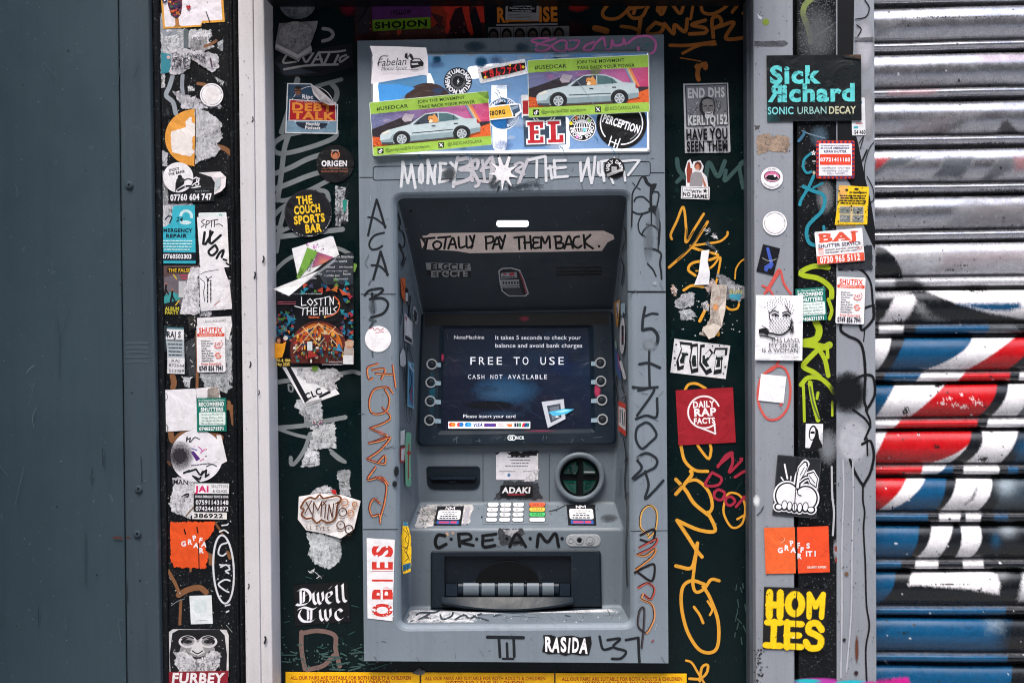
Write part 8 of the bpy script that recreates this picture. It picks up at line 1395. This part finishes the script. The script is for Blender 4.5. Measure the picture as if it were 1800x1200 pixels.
def usedcar(tgt, lab, z, grow):
    A = np.array([[x, y, 1] for x, y in RQ]); M = np.linalg.solve(A, np.array(tgt)).T
    a = Art(S_FAS, z=z, affine=M).use('glow')
    base = np.array([RQ[0], RQ[1], np.array(RQ[1])+np.array(RQ[2])-np.array(RQ[0]), RQ[2]], float)
    f = lambda u, v: tuple(base[0]+(base[1]-base[0])*u+(base[3]-base[0])*v)
    R = lambda u0, v0, u1, v1: [f(u0, v0), f(u1, v0), f(u1, v1), f(u0, v1)]
    rot = math.degrees(math.atan2(-10, 211)); GNB = (142, 178, 70)
    a.poly([f(*p) for p in rrect(-.004, -.01, 1.004, 1.01, .02, 3)], (214, 222, 206)).poly(R(0, 0, 1, 1), GNB)
    a.grad(R(0, .215, .4, .72), [(96, 102, 140), (122, 96, 140), (120, 110, 150), (110, 120, 150)]); a.grad(R(.4, .215, .8, .72), [(122, 96, 140), (176, 90, 140), (190, 110, 150), (120, 110, 150)]); a.grad(R(.8, .215, 1, .72), [(176, 90, 140), (180, 70, 110), (196, 60, 100), (190, 110, 150)])
    for i in range(40): u, v = random.uniform(.02, .98), random.uniform(.24, .6); a.disc(*f(u, v), random.uniform(.3, .8), (196, 180, 206))
    for i in range(12): u, v = random.uniform(.03, .97), random.uniform(.24, .62); a.blob(*f(u, v), random.uniform(6, 16), random.choice([(150, 120, 180), (210, 130, 180), (90, 96, 140), (180, 170, 200)]), .4, random.uniform(3, 8))
    for k, c in enumerate(((120, 140, 170), (206, 170, 120), (214, 120, 80))): a.poly([f(.80+k*.018, .215), f(.82+k*.018, .215), f(.91+k*.014, .6), f(.89+k*.014, .6)], c)
    a.poly([f(0, .50), f(.16, .40), f(.3, .30), f(.34, .32), f(.4, .7), f(0, .8)], (44, 38, 44)).poly([f(.86, .55), f(1, .56), f(1, .75), f(.86, .75)], (50, 44, 50)); a.poly([f(.26, .36), f(.29, .26), f(.32, .28), f(.37, .3), f(.34, .42), f(.28, .42)], (160, 150, 160))
    a.poly(R(0, .68, 1, .84), (120, 84, 66)).poly([f(0, .64), f(.1, .68), f(.12, .84), f(0, .84)], (196, 84, 40)).poly([f(.78, .72), f(1, .60), f(1, .84), f(.76, .84)], (206, 92, 44))
    for i in range(50): u, v = random.choice([(random.uniform(.8, 1), random.uniform(.68, .83)), (random.uniform(0, .1), random.uniform(.7, .83))]); a.disc(*f(u, v), random.uniform(.4, 1.2), random.choice([(150, 56, 30), (230, 130, 80), (90, 44, 34)]))
    SV, SD = (176, 190, 194), (128, 146, 152)
    a.poly([(942, 189), (950, 191), (1000, 190), (1080, 187), (1110, 182), (1118, 186), (1000, 194), (945, 193)], (40, 34, 36)).use('glow')
    a.poly([(945, 184), (943, 176), (943, 169), (947, 164), (957, 159.5), (975, 155.5), (996, 151), (1010, 141), (1025, 132.5), (1046, 130), (1064, 131.5), (1080, 137), (1096, 145), (1116, 146), (1120, 151), (1123, 160), (1122, 171), (1104, 175), (1076, 179), (1000, 183), (970, 185)], SV)
    a.poly([(944, 178), (960, 176), (966, 168), (1000, 172), (1080, 168), (1122, 163), (1122, 171), (1104, 175), (1076, 179), (1000, 183), (945, 184)], SD).poly([(945, 182), (966, 182), (966, 186), (946, 186)], (60, 66, 72)).poly([(996, 182), (1076, 178), (1076, 180), (996, 184)], (70, 80, 86)).poly([(1000, 166.6), (1074, 163.6), (1074, 165.4), (1000, 168.4)], (56, 70, 76))
    a.poly([(1003, 151.5), (1013, 143), (1026, 134), (1047.5, 132.6), (1049, 149.5), (1006, 152)], (54, 62, 74)).poly([(1049.6, 132.6), (1065, 133.4), (1078, 139), (1086, 146), (1050, 149)], (74, 104, 108)).poly([(1075, 137), (1076, 137), (1077, 147.5), (1076, 147.5)], (40, 46, 50)).line([(996, 151), (1012, 140), (1024, 133)], 1, (90, 100, 106)).poly([(946, 165), (958, 160.5), (963, 162), (950, 167.5)], (214, 206, 190)).poly([(1117, 147), (1120, 150), (1122, 156), (1117, 154)], (150, 34, 44)).rect(1036, 155, 1043, 157, (40, 44, 48)).rect(1076, 152.6, 1083, 154.6, (40, 44, 48)).poly([(1010, 148), (1016, 148), (1016, 151), (1009, 152)], (34, 36, 40))
    TAN = (206, 142, 78); a.poly([(1030, 146), (1031, 138), (1034, 136.5), (1038, 137.5), (1042, 133.5), (1044.6, 138), (1048, 142), (1048.6, 149.5), (1033, 150)], TAN).poly([(1030, 146), (1036, 143), (1039, 147), (1036, 150), (1032, 149.6)], (232, 206, 176)).disc(1031.2, 146, 1.3, K_).disc(1037, 142, .9, K_).disc(1033, 141.6, .7, K_)
    for x, y in ((981.5, 177.5), (1089, 173)): a.poly(ell(x, y-1, 15.5, 14.5), (36, 40, 44)).disc(x, y, 12.6, (26, 28, 31)).disc(x, y, 8.8, (176, 184, 188)).disc(x, y, 7.4, (110, 118, 124)); [a.line([(x, y), (x+7*math.cos(k*1.047+.4), y+7*math.sin(k*1.047+.4))], 1.7, (190, 196, 200)) for k in range(6)]; a.disc(x, y, 2, (150, 158, 162))
    a.poly(R(0, .835, 1, 1), GNB)
    TX = (30, 40, 22); a.text("#USEDCAR", *f(.187, .125), 6.6, TX, 56, 'b', rot=rot).text("JOIN THE MOVEMENT", *f(.605, .068), 5.4, TX, 84, 'b', rot=rot).text("TAKE BACK YOUR POWER", *f(.648, .170), 5.4, TX, 101, 'b', rot=rot)
    kx, ky = f(.06, .92); a.poly([(kx-5.4, ky-4.6), (kx+5.4, ky-5), (kx+5.4, ky+5), (kx-5.4, ky+5.4)], (16, 18, 18)).ring(kx-1, ky+1.6, 2, 1.3, W_).line([(kx+.8, ky-3.4), (kx+1, ky+2)], 1.3, W_).line([(kx+.8, ky-3.4), (kx+3.4, ky-1)], 1.2, W_)
    kx, ky = f(.575, .92); a.poly([(kx-5, ky-4.6), (kx+5, ky-5), (kx+5, ky+5), (kx-5, ky+5.4)], (16, 18, 18)).line([(kx-2.6, ky-2.8), (kx+2.6, ky+2.8)], 1.6, W_).line([(kx+2.4, ky-2.8), (kx-2.6, ky+2.8)], .9, W_)
    a.text("@gentlyused2001hondacivic", *f(.29, .915), 5.6, (60, 76, 44), 80, 'r', rot=rot).text("@USEDCARSOLANA", *f(.775, .915), 5.6, (60, 76, 44), 62, 'r', rot=rot)
    if grow: a.poly([(1120, 97), (1140, 97), (1141, 112), (1132, 108)], (108, 142, 56), 1, [0, 7, 0, 5])
    else: a.use('paint').poly(ell(1064, 166, 25, 24), (126, 142, 148), .24).poly([(1040, 118), (1052, 118), (1058, 126), (1050, 132), (1038, 130)], (110, 140, 60), .4).line([(960, 124), (1010, 140), (1046, 186)], 1, (150, 156, 170), .5)
    a.build("sticker", lab, "sticker", GA)
usedcar([(650, 181), (857, 161), (657, 274)], "lower left of the two green-banded sticker pictures of a dog driving a silver car", 6.4, 1)
usedcar(RQ, "upper right of the two green-banded sticker pictures of a dog driving a silver car", 6.0, 0)
